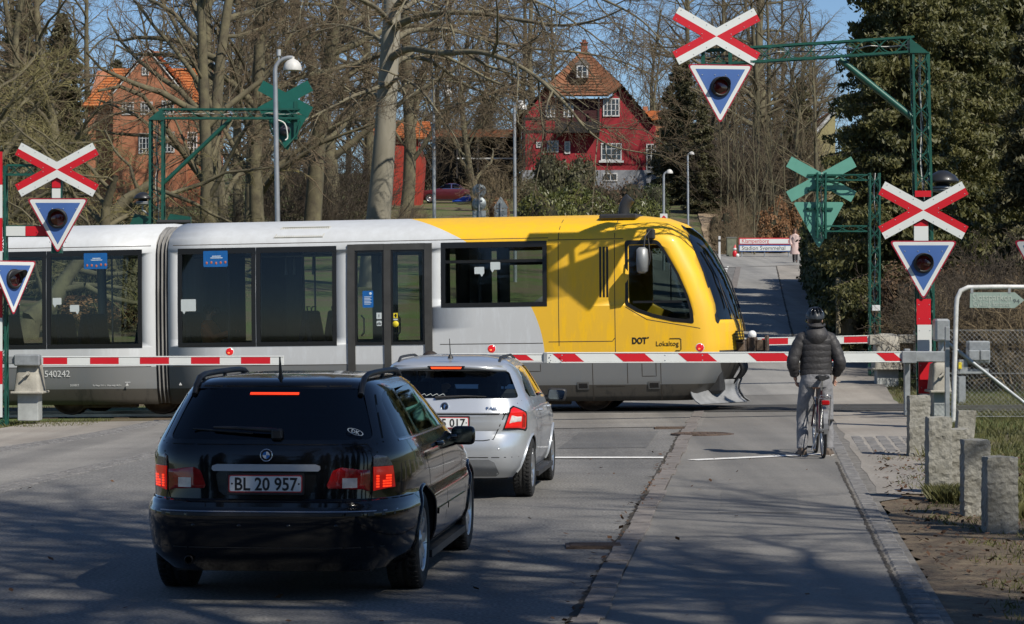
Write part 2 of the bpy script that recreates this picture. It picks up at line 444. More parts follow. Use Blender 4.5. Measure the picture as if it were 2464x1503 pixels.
# kerb: individual granite stones of a slightly worn edge; set as one kerb line
STONE = M('granite_kerb', (.185, .166, .152), .9, var=.3, scale=5, bump=.5, bscale=60)
COBB = M('granite_setts', (.165, .16, .155), .85, var=.4, scale=9, bump=.4, bscale=60)
JOINT = M('joint_soil', (.05, .042, .032), 1, var=.4, scale=20)
rnd = random.Random(4)
mb = MB(); y = 5.0
while y < 46:
    l = rnd.uniform(.7, 1.05); a = xk(y); b = xk(y+l); z = gz(a, y); dz = rnd.uniform(-.006, .008)
    j1, j2 = rnd.uniform(-.018, .018), rnd.uniform(-.018, .018)
    mb.bbox(0, 1, 0, 1, 0, 1, .02, 0, Matrix(((.17, b-a, 0, a+j1), (0, l-.008, 0, y), (0, 0, .12, z-.098+dz*.5), (0, 0, 0, 1))))
    y += l
mb.build('kerb', STONE)['kind'] = 'structure'
strip('kerb_joint', lambda y: xk(y)-.04, lambda y: xk(y)+.03, 4, 41, JOINT, .004, .1, 1, .018, seed=8)
strip('path_joint', lambda y: xr(y)-.006, lambda y: xr(y)+.022, 4, 32, JOINT, .010, .07, 1, .010, seed=3)
strip('kerb_far', lambda y: xr(y)-.015, lambda y: xr(y)+.035, 51, 128, JOINT, .014, .25, 1, .015, seed=5)
strip('kerb_far_left', lambda y: xk(y)+.02, lambda y: xk(y)+.26, 51, 128, STONE, .018, 1, 1, .01, seed=6)
def setts(name, fx, nrow, y0, y1, w, l, h=.004, seed=2):
    rnd = random.Random(seed); mb = MB()
    for r in range(nrow):
        y = y0+rnd.uniform(0, l)
        while y < y1:
            ll = l*rnd.uniform(.8, 1.2); ww = w*rnd.uniform(.86, .97); x0 = fx(y)+r*w; x1 = fx(y+ll)+r*w; z = gz(x0, y)
            mb.bbox(0, 1, 0, 1, 0, 1, .12, 0, Matrix(((ww, x1-x0, 0, x0), (0, ll*.85, 0, y), (0, 0, .1, z-.097+h+rnd.uniform(0, .007)), (0, 0, 0, 1))))
            y += ll
    o = mb.build(name, COBB); o['kind'] = 'structure'; return o
strip('verge_soil', lambda y: xr(y)-.03, lambda y: xr(y)+(.24 if y < 26.5 else .5), 4, 44, M('verge_soil', (.165,.155,.14), 1, var=.35, scale=7, bump=.4), .001, .5, 2)
setts('gutter_setts', lambda y: xl(y)-.3, 3, 14, 46, .11, .2)
setts('path_setts', lambda y: xl(y)-2.6-.4*ss(44, 28, y), 4, 20, 45.5, .115, .16, seed=7)
setts('edge_setts', lambda y: xr(y)+.04, 1, 6, 41, .17, .24, seed=9)
setts('entrance_setts', lambda y: xr(y)+.35, 9, 33.6, 37.2, .17, .26, seed=11)
strip('dirt_patch', lambda y: xr(y)+.24, lambda y: xr(y)+1.75-.5*ss(23, 31, y), 8, 33, M('dirt', (.10, .068, .045), 1, var=.5, scale=5, bump=1., bscale=22, col2=(.17,.135,.085), det=7), -.008, .25, 5, .06, seed=12)
strip('dirt_patch', lambda y: xr(y)+.3, lambda y: xr(y)+1.5, 31.2, 34, A_walk, .000, .2, 3, .04, seed=14)
strip('footpath_left', lambda y: xr(y)+.32, lambda y: xr(y)+1.35, 27.2, 29.0, A_walk, .000, .2, 3, .04, seed=15)
# cracks and patched trenches in the carriageway
rnd = random.Random(31); TAR = M('tar_seal', (.085,.083,.08), .7, var=.3)
def crack(pts, w=.008, name='road_crack'):
    mb = MB(); c = smooth_curve([Vector((x+rnd.uniform(-.03,.03), y+rnd.uniform(-.05,.05), 0)) for x, y in pts], 6); vs = []
    for i, p in enumerate(c):
        t = (c[min(i+1, len(c)-1)]-c[max(i-1, 0)]).normalized(); n = Vector((-t.y, t.x, 0))*w*rnd.uniform(.3, 1); q = p+Vector((rnd.uniform(-.012,.012), 0, gz(p.x, p.y)+.011)); vs += [q-n, q+n]
    mb.add(vs, [[2*i, 2*i+2, 2*i+3, 2*i+1] for i in range(len(c)-1)]); mb.build(name, TAR)['kind'] = 'structure'
crack([(-4.6,21),(-3.9,21.6),(-3.2,21.4),(-2.6,22)]); crack([(-1.4,30),(0,30.3),(1.2,30.1)], .008); crack([(.9,18.5),(1.6,18.9),(2.3,18.6)], .006); crack([(-6.3,36),(-5.2,36.2),(-4.4,36.1)], .01)
strip('asphalt_patch', lambda y: xk(y)-1.5, lambda y: xk(y)-.35, 35.2, 39.4, asphalt('asphalt_patch', (.10,.10,.098), (.15,.148,.143), .35), .004, .4, 2, .015, seed=41)
strip('asphalt_patch', lambda y: xk(y)+.75, lambda y: xk(y)+1.5, 24.5, 27.5, asphalt('asphalt_patch_path', (.14,.137,.13), (.18,.175,.165), .12), .010, .4, 2, .01, seed=42)
# painted lines
PAINT = M('road_paint', (.74, .73, .70), .7, var=.18, scale=14)
mb = MB()
def line(mb, x0, y0, x1, y1, w, h=.012):
    d = Vector((x1-x0, y1-y0)).normalized(); n = Vector((-d.y, d.x))*w/2; k = max(2, int(math.hypot(x1-x0, y1-y0)/.8)); vs = []
    for i in range(k+1):
        x, y = lerp(x0, x1, i/k), lerp(y0, y1, i/k)
        vs += [Vector((x-n.x, y-n.y, gz(x, y)+h)), Vector((x+n.x, y+n.y, gz(x, y)+h))]
    mb.add(vs, [[2*i, 2*i+2, 2*i+3, 2*i+1] for i in range(k)])
line(mb, -1.4, 33.3, xk(33)-.05, 32.95, .3)
mb.build('stop_line', PAINT)['kind'] = 'structure'
mb = MB(); line(mb, xk(32.4)+.32, 32.4, xr(33.5)-.05, 33.5, .22, .014)
mb.build('cycle_stop_line', PAINT)['kind'] = 'structure'
mb = MB()
for (u, v), (u2, v2) in (((1764, 641), (1770, 630)), ((1772, 628), (1779, 621)), ((1782, 619), (1790, 614))):
    d1 = d2 = 120.
    for _ in range(30):
        d1 = F*(EYE-gz((u-U0)*d1/F, d1))/(v-V0) if v > V0 else d1
    pass
for k in range(4):
    yy = 118+k*3.0; xx = xk(yy)-.45-.0*k; line(mb, xx, yy, xx+.13, yy+1.5, .25, .022)
mb.build('road_dashes', PAINT)['kind'] = 'structure'
# iron covers
IRON = M('cast_iron', (.12, .085, .065), .75, .3, var=.4, scale=12, bump=.4, bscale=90)
def cover(name, x, y, rx, ry, label, rect=False):
    z = gz(x, y)+.012; mb = MB()
    if rect:
        for i in range(7): mb.box(x-rx, x+rx, y-ry+i*2*ry/7, y-ry+(i+.6)*2*ry/7, z, z+.012)
        mb.box(x-rx-.03, x+rx+.03, y-ry-.03, y+ry+.03, z-.03, z+.004)
    else:
        mb.prism([(rx*math.cos(t*.2618), ry*math.sin(t*.2618)) for t in range(24)], (x, y, z-.03), (1,0,0), (0,1,0), (0,0,.036))
        mb.lathe([(rx*.8, .006), (rx*.8, .012), (rx*.9, .012), (rx*.9, .006)], 24, (x, y, z))
        for i in range(-3, 4):
            for j in range(-3, 4):
                if i*i+j*j < 8: mb.box(x+i*.11-.035, x+i*.11+.035, y+j*.11-.035, y+j*.11+.035, z+.004, z+.012)
    tag(mb.build(name, IRON), label, 'manhole cover')
cover('manhole_cover', (1690-U0)*38.3/F, 38.3, .45, .45, 'round rusty cast iron manhole cover at the edge of the cycle path')
cover('drain_grate', (1438-U0)*21.2/F-.02, 21.2, .2, .16, 'rectangular rusty drain grate in the gutter beside the near kerb', True)
cover('drain_grate', (1612-U0)*40.2/F, 40.2, .2, .16, 'small rusty drain grate in the road just before the railway', True)
# ================================================================ railway track
TH = math.atan(.195); SLP = math.atan(.0143)
TC = Vector((.14, 47.7, 0)); EX = Vector((math.cos(TH), -math.sin(TH), .0143)); EN = Vector((math.sin(TH), math.cos(TH), 0))
def trk(s, n, z): return TC+EX*s+EN*n+Vector((0, 0, z))
RAIL = M('rail_steel', (.14, .095, .07), .5, .6, var=.3, scale=8)
RAILTOP = M('rail_head', (.35, .33, .31), .3, .9, var=.1)
BALL = M('ballast', (.12, .10, .085), 1, var=.5, scale=22, bump=1, bscale=30)
PANEL = M('crossing_rubber', (.055, .053, .05), .8, var=.25, scale=6, bump=.3, bscale=30)
mb = MB()
def trkbox(mb, s0, s1, n0, n1, z0, z1, m=0):
    mb.box(0, 1, 0, 1, 0, 1, m, Matrix(((EX.x*(s1-s0), EN.x*(n1-n0), 0, trk(s0, n0, z0).x), (EX.y*(s1-s0), EN.y*(n1-n0), 0, trk(s0, n0, z0).y), (EX.z*(s1-s0), 0, z1-z0, trk(s0, n0, z0).z), (0,0,0,1))))
trkbox(mb, -40, -4.6, -1.55, 1.55, -.3, -.06); trkbox(mb, 7.4, 40, -1.55, 1.55, -.3, -.06)
for i in range(60):
    s = -39+i*1.33*1.0
    if s < -5 or s > 7.6: trkbox(mb, s, s+.26, -1.25, 1.25, -.2, -.035, 1)
mb.build('track_bed', [BALL, M('sleeper_wood', (.09, .065, .045), .9, var=.4, scale=5)])['kind'] = 'structure'
for n in (-.7175, .7175):
    mb = MB()
    trkbox(mb, -40, 40, n-.036, n+.036, -.04, 0.012, 1); trkbox(mb, -40, 40, n-.01, n+.01, -.14, -.04)
    trkbox(mb, -40, 40, n-.075, n+.075, -.16, -.14)
    mb.build('rail', [RAIL, RAILTOP])['kind'] = 'structure'
mb = MB(); d = -.0025
for n0, n1 in ((-1.5, -.77), (-.63, .63), (.77, 1.5)):
    for i in range(7): trkbox(mb, -4.6+i*1.715, -4.6+i*1.715+1.7, n0, n1, -.1, .016)
mb.build('crossing_panels', PANEL)['kind'] = 'structure'
# ================================================================ the railcar
def livery():
    m = bpy.data.materials.new('train_livery'); m.use_nodes = True; nt = m.node_tree; b = nt.nodes['Principled BSDF']; L = nt.links.new
    tc = nd(nt, 'ShaderNodeTexCoord'); sp = nd(nt, 'ShaderNodeSeparateXYZ'); L(tc.outputs['Object'], sp.inputs[0])
    def ma(op, a, bb=None, c=None):
        n = nd(nt, 'ShaderNodeMath', operation=op)
        for i, q in enumerate((a, bb, c)):
            if q is None: continue
            if isinstance(q, (int, float)): n.inputs[i].default_value = q
            else: L(q, n.inputs[i])
        return n.outputs[0]
    x, z = sp.outputs[0], sp.outputs[2]
    ex = ma('POWER', ma('DIVIDE', ma('ADD', x, 2.77), 3.5), 2); ez = ma('POWER', ma('DIVIDE', ma('SUBTRACT', z, .9), 2.6), 2)
    yel = ma('MULTIPLY', ma('GREATER_THAN', ma('ADD', ex, ez), 1), ma('GREATER_THAN', x, -2.77))
    def mix(f, c1, c2):
        n = nd(nt, 'ShaderNodeMixRGB')
        L(f, n.inputs[0])
        for i, c in ((1, c1), (2, c2)):
            if isinstance(c, tuple): n.inputs[i].default_value = c+(1,)
            else: L(c, n.inputs[i])
        return n.outputs[0]
    c = mix(yel, (.60, .62, .63), (.93, .53, .012))
    c = mix(ma('LESS_THAN', z, .87), c, (.165, .175, .18))
    c = mix(ma('LESS_THAN', z, .48), c, (.036, .034, .03))
    c = mix(ma('MULTIPLY', ma('GREATER_THAN', x, 3.69), ma('LESS_THAN', z, 1.04)), c, (.02, .02, .02))  # shade of the coupler cavity painted near-black into the nose colour
    # road grime towards the bottom and faint streaks (dirt with its own shape)
    mp = nd(nt, 'ShaderNodeMapping'); mp.inputs['Scale'].default_value = (2.2, 2.2, .5); L(tc.outputs['Object'], mp.inputs['Vector'])
    n = nd(nt, 'ShaderNodeTexNoise', Scale=2.4, Detail=7., Roughness=.7); L(mp.outputs[0], n.inputs['Vector'])
    dirt = ma('MULTIPLY', ma('MULTIPLY', ma('SUBTRACT', n.outputs['Fac'], .38), 1.5), ma('SUBTRACT', 1.0, ma('MULTIPLY', z, .2)))
    c = mix(ma('MAXIMUM', ma('MINIMUM', dirt, .13), 0), c, (.23, .2, .16))
    L(c, b.inputs['Base Color']); b.inputs['Roughness'].default_value = .5; b.inputs['Coat Weight'].default_value = .12; b.inputs['Coat Roughness'].default_value = .12
    n2 = nd(nt, 'ShaderNodeTexNoise', Scale=1.1, Detail=2.); L(tc.outputs['Object'], n2.inputs['Vector'])
    bp = nd(nt, 'ShaderNodeBump', Strength=.12, Distance=.05); L(n2.outputs['Fac'], bp.inputs['Height']); L(bp.outputs['Normal'], b.inputs['Normal'])
    return m
LIV = livery()
BLK = M('black_rubber', (.022, .022, .023), .55, var=.2, scale=10)
BLKG = M('black_gloss', (.012, .012, .013), .12, var=0)
GREY = M('grey_metal', (.28, .29, .29), .45, .3, var=.15)
DARKM = M('underframe', (.035, .03, .026), .85, var=.5, scale=6, bump=.4)
RUST = M('rusty_brown', (.12, .085, .06), .85, var=.4, scale=10, bump=.3)
TG = glass('train_glass', .75, .03, (.92, 1, .96))
CABG = glass('cab_glass', .5, .02, (.85, 1, .95))
WHITE = M('white_paint', (.72, .72, .70), .5, var=.06)
train = thing('railcar', 'yellow and white articulated local railcar crossing the road behind the barriers', 'train', TC, rot=(0, -SLP, -TH))
def lev(tab, z): return pl(tab, z)
Wt = [(.2,1.33),(.48,1.43),(.87,1.47),(1.6,1.475),(2.3,1.46),(2.95,1.42),(3.1,1.34),(3.22,1.16),(3.33,.83),(3.38,.58),(3.41,.28)]
Ct = [(.2,3.2),(.48,3.45),(.87,3.62),(1.02,3.65),(1.49,3.62),(1.82,3.57),(2.35,3.38),(2.76,3.17),(3.0,3.03),(3.22,2.82),(3.33,2.5),(3.38,2.1),(3.41,1.5)]
Ft = [(.2,3.45),(.48,3.75),(.87,3.98),(1.02,4.0),(1.27,3.99),(1.49,3.95),(1.93,3.84),(2.4,3.66),(2.86,3.40),(3.0,3.30),(3.14,3.14),(3.22,3.02),(3.33,2.72),(3.38,2.3),(3.41,1.6)]
ZL = [.2,.3,.48,.6,.87,1.02,1.2,1.35,1.49,1.65,1.82,2.0,2.18,2.35,2.55,2.76,2.88,2.95,3.02,3.1,3.16,3.22,3.28,3.33,3.38,3.41]
def tring(z, ins=0., x0=-5.98, nose=True, x1=None):
    w = lev(Wt, z)-ins; pts = []
    if nose:
        c = lev(Ct, z)-ins; f = lev(Ft, z)-ins; k = min(1, w/1.2)
        half = [(lerp(x0+ins, c-.42, t/10), w) for t in range(11)]
        half += [(c-.27, w-.012*k), (c-.15, w-.045*k), (c-.06, w-.10*k), (c, w-.18*k), (lerp(c, f, .35), w*.68), (lerp(c, f, .65), w*.46), (lerp(c, f, .9), w*.22), (f, 0)]
    else: half = [(lerp(x0, x1, t/12), w) for t in range(13)]
    pts = [Vector((x, -y, z)) for x, y in half]
    pts += [Vector((x, y, z)) for x, y in (half[::-1][1:] if nose else half[::-1])]
    return pts
def tshell(zs, **k):
    mb = MB(); mb.loft([tring(z, **k) for z in zs]); return mb
shell = tshell(ZL); tb = bvh_of(shell)
inner = tshell([.62]+[z for z in ZL if .62 < z < 3.1]+[3.1], ins=.09)
cut = MB()
WIN = [(-5.8,-4.385,1.2,2.93), (-4.375,-2.93,1.2,2.93), (-1.07,.78,1.83,2.95)]
DOORG = [(-2.60,-2.08), (-1.96,-1.36)]
for a, b, c, d in WIN: cut.box(a+.07, b-.07, -2, 2, c+.07, d-.09)
for a, b in DOORG: cut.box(a+.03, b-.03, -2, 2, 1.24, 2.82)
CABW = [(2.13,2.93),(2.13,1.83),(2.32,1.72),(2.6,1.62),(2.95,1.54),(3.3,1.50),(3.28,1.72),(3.2,1.99),(3.05,2.34),(2.86,2.68),(2.70,2.93)]
def scale_poly(p, k):
    cx = sum(q[0] for q in p)/len(p); cy = sum(q[1] for q in p)/len(p); return [(cx+(a-cx)*k, cy+(b-cy)*k) for a, b in p]
cut2 = MB(); cut2.prism(scale_poly(CABW, .9), (0, -2, 0), (1,0,0), (0,0,1), (0, 4, 0))
WS = roundpoly([(-1.24,1.5),(1.24,1.5),(1.16,2.3),(.95,2.95),(.6,3.2),(-.6,3.2),(-.95,2.95),(-1.16,2.3)], .08)
cut3 = MB(); cut3.prism(scale_poly(WS, .94), (2.75, 0, 0), (0,1,0), (0,0,1), (3, 0, 0))
for m_ in (shell,): pass
me = boolean(shell.mesh('s', LIV), [c.mesh('c', LIV) for c in (inner, cut, cut2, cut3)])
me.materials.clear(); me.materials.append(LIV); me.name = 'car_body'
link('car_body', me, train)
# second car (left of the bellows)
ZB = [z for z in ZL]
sh2 = tshell(ZB, x0=-21.5, nose=False, x1=-6.23); tb2 = bvh_of(sh2)
in2 = MB(); in2.loft([[Vector((lerp(-21.3, -6.33, t/12), -(lev(Wt, z)-.09), z)) for t in range(13)]+[Vector((lerp(-6.33, -21.3, t/12), (lev(Wt, z)-.09), z)) for t in range(13)] for z in [.62]+[q for q in ZL if .62 < q < 3.1]+[3.1]])
WIN2 = [(-8.225,-6.46,1.2,2.93), (-9.96,-8.235,1.2,2.93), (-11.7,-9.97,1.2,2.93), (-16.4,-14.0,1.2,2.93), (-19,-16.5,1.2,2.93)]
cutB = MB()
for a, b, c, d in WIN2: cutB.box(a+.06, b-.06, -2, 2, c+.07, d-.09)
me = boolean(sh2.mesh('s', LIV), [in2.mesh('c', LIV), cutB.mesh('c', LIV)])
me.materials.clear(); me.materials.append(LIV); me.name = 'car_body'
link('car_body', me, train)
# bellows
rings = []
for i in range(33):
    x = lerp(-6.25, -5.96, i/32); k = .955+.035*math.cos(i/32*8*math.pi)
    zz = [.22,.5,.9,1.5,2.2,2.9,3.05,3.18,3.28,3.34]
    half = [(lev(Wt, z)*k, z if z < 2.9 else 2.9+(z-2.9)*(.8+.2*k)) for z in zz]
    rings.append([Vector((x, -y, z)) for y, z in half]+[Vector((x, y, z)) for y, z in half[::-1]])
MB().loft(rings).build('bellows', M('bellows_rubber', (.21, .205, .195), .55, var=.45, scale=3, stretch=(6, 1, .4)), train)
FRM = M('window_rubber', (.012, .012, .012), .35, var=0)
def window(a, b, c, d, bv, bar=None):
    A = (1, 0, 0)
    for side in (-1, 1):
        fr = MB(); O, D = (0, 3*side, 0), (0, -side, 0)
        for p in ([(a,c),(b,c),(b,c+.075),(a,c+.075)], [(a,d-.10),(b,d-.10),(b,d),(a,d)], [(a,c+.075),(a+.075,c+.075),(a+.075,d-.10),(a,d-.10)], [(b-.075,c+.075),(b,c+.075),(b,d-.10),(b-.075,d-.10)]):
            panel(bv, p, O, A, D, off=.006, nv=4, nu=3, mb=fr)
        if bar:
            x0, x1 = a+.075, b-.075
            w = lev(Wt, bar); fr.box(x0, x1, -w-.01 if side < 0 else w-.03, -w+.03 if side < 0 else w+.01, bar-.02, bar+.03)
        o = fr.build('window', FRM, train); g = MB(); vs = []
        for i in range(5):
            z = lerp(c+.07, d-.09, i/4); w = lev(Wt, z)-.004
            for x in (a+.07, b-.07): vs.append(Vector((x, side*w, z)))
        f = [[2*i, 2*i+1, 2*i+3, 2*i+2] for i in range(4)]
        if side > 0: f = [q[::-1] for q in f]
        g.add(vs, f, 0, True); g.build('pane', TG, o)
for w_ in WIN[:2]: window(*w_, tb)
window(*WIN[2], tb, 2.61)
for w_ in WIN2: window(*w_, tb2)
DFR = M('door_frame', (.062, .06, .055), .5, .2, var=.2, scale=5)
# door posts and the two sliding leaves
mb = MB()
for a, b in ((-2.73,-2.60), (-2.08,-1.96), (-1.36,-1.23)):
    mb2 = [(a,.22),(b,.22),(b,2.95),(a,2.95)]
    for s_ in (-1, 1): panel(tb, mb2, (0, 3*s_, 0), (1,0,0), (0,-s_,0), off=.028, nv=14, nu=2, mb=mb)
for s_ in (-1, 1):
    for a, b in DOORG: panel(tb, [(a,2.84),(b,2.84),(b,2.95),(a,2.95)], (0, 3*s_, 0), (1,0,0), (0,-s_,0), off=.022, nv=3, nu=3, mb=mb)
mb.build('door_frame', DFR, train)
for a, b in DOORG:
    for s_ in (-1, 1):
        f = MB()
        for p in ([(a,1.2),(b,1.2),(b,1.25),(a,1.25)], [(a,2.81),(b,2.81),(b,2.84),(a,2.84)], [(a,1.25),(a+.035,1.25),(a+.035,2.81),(a,2.81)], [(b-.035,1.25),(b,1.25),(b,2.81),(b-.035,2.81)]):
            panel(tb, p, (0, 3*s_, 0), (1,0,0), (0,-s_,0), off=.010, nv=4, nu=3, mb=f)
        o = f.build('door', FRM, train); g = MB(); vs = []
        for i in range(5):
            z = lerp(1.24, 2.82, i/4); w = lev(Wt, z)-.002
            for x in (a+.03, b-.03): vs.append(Vector((x, s_*w, z)))
        q = [[2*i, 2*i+1, 2*i+3, 2*i+2] for i in range(4)]
        g.add(vs, q if s_ < 0 else [k[::-1] for k in q], 0, True); g.build('pane', TG, o)
        if s_ < 0: MB().tube([(a+.08, -1.36, 1.36), (a+.13, -1.36, 1.42), (a+.13, -1.36, 1.66), (a+.08, -1.36, 1.72)], .016).build('handle', GREY, o)
# cab side windows and windscreen
for s_ in (-1, 1):
    mb = MB(); p = roundpoly(CABW, [.05,.06,0,0,0,.05,0,0,0,0,.08]); q = scale_poly(p, .9); n = len(p)
    vs = []; L_ = Vector((0, -s_, 0))
    for k in p+q:
        h = tb.ray_cast(Vector((k[0], 3*s_, k[1])), L_); vs.append(h[0]-L_*.007)
    fs = [[i, (i+1) % n, (i+1) % n+n, i+n] for i in range(n)]
    mb.add(vs, fs if s_ < 0 else [f[::-1] for f in fs])
    mb.box(2.26, 3.1, s_*1.46-.012, s_*1.46+.012, 1.86, 1.90); mb.box(2.90, 2.92, s_*1.44-.01, s_*1.44+.01, 1.9, 2.5)
    o = mb.build('cab_window', FRM, train)
    panel(tb, scale_poly(CABW, .9), (0, 3*s_, 0), (1,0,0), (0,-s_,0), off=-.004, skirt=.006, nv=10, nu=8).build('pane', CABG, o)
mb = MB(); q = scale_poly(WS, .94); n = len(WS); vs = []
for k in WS+q:
    h = tb.ray_cast(Vector((6, k[0], k[1])), Vector((-1,0,0))); vs.append(h[0]+Vector((.008, 0, 0)))
mb.add(vs, [[i, (i+1) % n, (i+1) % n+n, i+n] for i in range(n)])
o = mb.build('windscreen', FRM, train)
panel(tb, q, (6,0,0), (0,1,0), (-1,0,0), off=-.002, skirt=.008, nv=14, nu=14).build('pane', CABG, o)
# silver roof cap above the windscreen
for y in (-.45, .45):
    a = tb.ray_cast(Vector((6, y, 1.45)), Vector((-1,0,0)))[0]; b = tb.ray_cast(Vector((6, y-.28, 2.2)), Vector((-1,0,0)))[0]
    mb = MB(); mb.tube([a+Vector((.06,0,-.1)), a+Vector((.05,0,0)), b+Vector((.04,0,0))], [.02,.016,.008], 6)
    c1 = tb.ray_cast(Vector((6, y-.30, 1.75)), Vector((-1,0,0)))[0]; c2 = tb.ray_cast(Vector((6, y-.26, 2.75)), Vector((-1,0,0)))[0]
    mb.tube([c1+Vector((.03,0,0)), b+Vector((.035,0,0)), c2+Vector((.03,0,0))], .014, 5)
    mb.build('wiper', BLK, train)
# interior: floor line, seats, partitions, poles
SEAT = M('seat_cloth', (.025, .035, .07), .9, var=.3, scale=20)
def seat(x, y, f):
    mb = MB(); mb.bbox(x-.22, x+.24, y-.43, y+.43, .95, 1.08, .03)
    mb.bbox(-.05, .05, y-.43, y+.43, 0, .78, .03, 0, Matrix.Translation((x-.22*f, 0, 1.04)) @ Matrix.Rotation(-.18*f, 4, 'Y'))
    mb.tube([(x-.38*f, y-.12, 1.8), (x-.40*f, y-.12, 1.88), (x-.40*f, y+.12, 1.88), (x-.38*f, y+.12, 1.8)], .012, 6)
    mb.box(x-.1, x+.1, y-.3, y+.3, .63, .95)
    mb.build('seat', SEAT, train)
for x, f in ((-9.5,1), (-8.6,-1), (-7.8,1), (-6.9,-1), (-5.4,1), (-3.9,-1), (-3.2,1), (-.75,1), (.15,-1)):
    seat(x, -.85, f); seat(x, .85, f)
mb = MB()
for x in (-4.95, -1.2, -.45): mb.box(x, x+.05, -1.3, -.35, .62, 3.0); mb.box(x, x+.05, .35, 1.3, .62, 3.0)
mb.box(.95, 1.0, -1.36, 1.36, .62, 3.05); mb.box(-4.95, -4.3, .2, 1.3, .62, 3.0)
mb.build('partition', M('partition', (.03, .03, .033), .6, var=.2), train, split=True)
mb = MB()
for x, y in ((-3.6,-.4), (-3.05,-.5), (-2.2,0), (-1.65,.3), (-7.4,-.35)): mb.tube([(x, y, .62), (x, y, 3.08)], .018, 6)
mb.tube([(-5.8, -.5, 2.78), (-1.2, -.5, 2.78)], .016, 6)
for x in (-4.1,-3.95,-3.6,-2.4,-2.28,-2.16): mb.tube([(x, -.5, 2.78), (x, -.5, 2.45)], [.012, .028], 6)
mb.build('handrail', GREY, train, split=True)
mb = MB(); mb.bbox(2.75, 3.3, -1.1, 1.1, .7, 1.68, .08); mb.bbox(1.5, 1.95, -.3, .25, .7, 1.2, .05); mb.bbox(1.4, 1.55, -.28, .23, 1.2, 2.0, .05)
mb.build('driver_desk', M('desk', (.05, .065, .06), .6, var=.2), train)
MB().bbox(2.75, 2.80, -.95, .95, 2.55, 2.9, .02).build('sun_blind', M('blind', (.13, .2, .17), .7, var=.1), train)
# wall-side posters and stickers on the panes
BLUEP = M('poster_blue', (.012, .12, .38), .3, var=.12); STK = M('sticker_white', (.55, .6, .6), .5, var=.05); YEL = M('sticker_yellow', (.75, .6, .03), .5, var=.05)
TXT = M('sticker_ink', (.6, .7, .8), .5, var=0); INK = M('black_ink', (.015, .013, .012), .5, var=0)
def side_text(txt, x, z, size, off, mat_, name, width=None, bold=0., parent=train, bv=tb, align='LEFT'):
    w = lev(Wt, z+size*.35)
    mb = text_mesh(txt, size, frame((x, -w-off, z), (1,0,0), (0,0,1)), .002, width=width, bold=bold, align=align)
    return mb.build(name, mat_, parent)
def poster(x0, x1, z0, z1, mats, extra):
    w = lev(Wt, (z0+z1)/2)+.012; mb = MB(); mb.prism(roundpoly([(x0,z0),(x1,z0),(x1,z1),(x0,z1)], .02), (0,-w,0), (1,0,0), (0,0,1), (0,.012,0))
    o = mb.build('poster', mats, train); return o, w
for x0, x1, z0, z1 in ((-7.53,-7.10,2.60,2.88), (-5.33,-4.89,2.60,2.88)):
    o, w = poster(x0, x1, z0, z1, BLUEP, 0); mb = MB(); rr = random.Random(int(x0*10))
    mb.box(x0+.16, x1-.12, -w-.003, -w-.001, z1-.10, z1-.085); mb.box(x0+.13, x1-.09, -w-.003, -w-.001, z1-.13, z1-.115)
    for k in range(5): mb.sphere((x0+.06+k*.085, -w-.002, z0+.05+rr.uniform(0,.03)), (.02,.003,.025), 8, 5, 1)
    mb.build('poster_print', [TXT, M('print_orange', (.5, .15, .08), .5, var=0)], o)
o, w = poster(-2.46, -2.27, 1.85, 2.14, BLUEP, 0); mb = MB()
for k in range(6): mb.box(-2.43, -2.30-.02*(k % 2), -w-.003, -w-.001, 2.03-k*.025, 2.04-k*.025)
mb.sphere((-2.32, -w-.002, 2.09), (.025,.003,.025), 10, 5); mb.build('poster_print', TXT, o)
mb = MB()
def bubble(x0, x1, z0, z1, tail):
    w = lev(Wt, z0)+.006; t = lerp(x0, x1, tail)
    mb.prism(roundpoly([(x0,z0),(x1,z0),(x1,z1),(x0,z1)], .015), (0,-w,0), (1,0,0), (0,0,1), (0,.008,0))
    mb.prism([(t-.03,z0), (t, z0-.05), (t+.03,z0)], (0,-w,0), (1,0,0), (0,0,1), (0,.008,0))
for b in ((-8.11,-7.95,1.98,2.10,.25), (-7.79,-7.62,1.85,1.97,.8), (-5.74,-5.47,1.83,2.04,.2), (-.48,-.31,2.40,2.52,.75), (-.20,-.03,2.47,2.60,.2)): bubble(*b)
w = lev(Wt, 1.7)+.01
mb.box(-2.215,-2.125,-w,-w+.006,1.65,1.76); mb.prism(roundpoly([(-2.215,1.53),(-2.125,1.53),(-2.125,1.62),(-2.215,1.62)], .02), (0,-w,0), (1,0,0), (0,0,1), (0,.006,0))
mb.build('sticker', STK, train, split=True)
mb = MB(); mb.box(-1.915,-1.84,-w,-w+.006,1.66,1.75); mb.lathe([(0,.007),(.052,.007),(.055,0)], 16, (-1.878,-w+.004,1.56), (0,-1,0)); mb.build('door_button', YEL, train, split=True)
mb = MB(); mb.box(-1.915,-1.84,-w-.001,-w+.006,1.625,1.65); mb.build('sticker', STK, train, split=True)
mb = MB(); mb.box(-1.885,-1.86,-w-.003,-w,1.675,1.735); mb.box(-1.90,-1.855,-w-.003,-w,1.70,1.715); mb.box(-2.175,-2.165,-w-.003,-w,1.68,1.73)
for x in (-2.192,-2.148): mb.lathe([(.010,.003),(.018,.003),(.018,0),(.010,0)], 10, (x,-w,1.565), (0,-1,0))
mb.tube([(-2.19,-w-.001,1.568),(-2.17,-w-.001,1.595),(-2.15,-w-.001,1.568)], .004, 5); mb.build('sticker_print', INK, train)
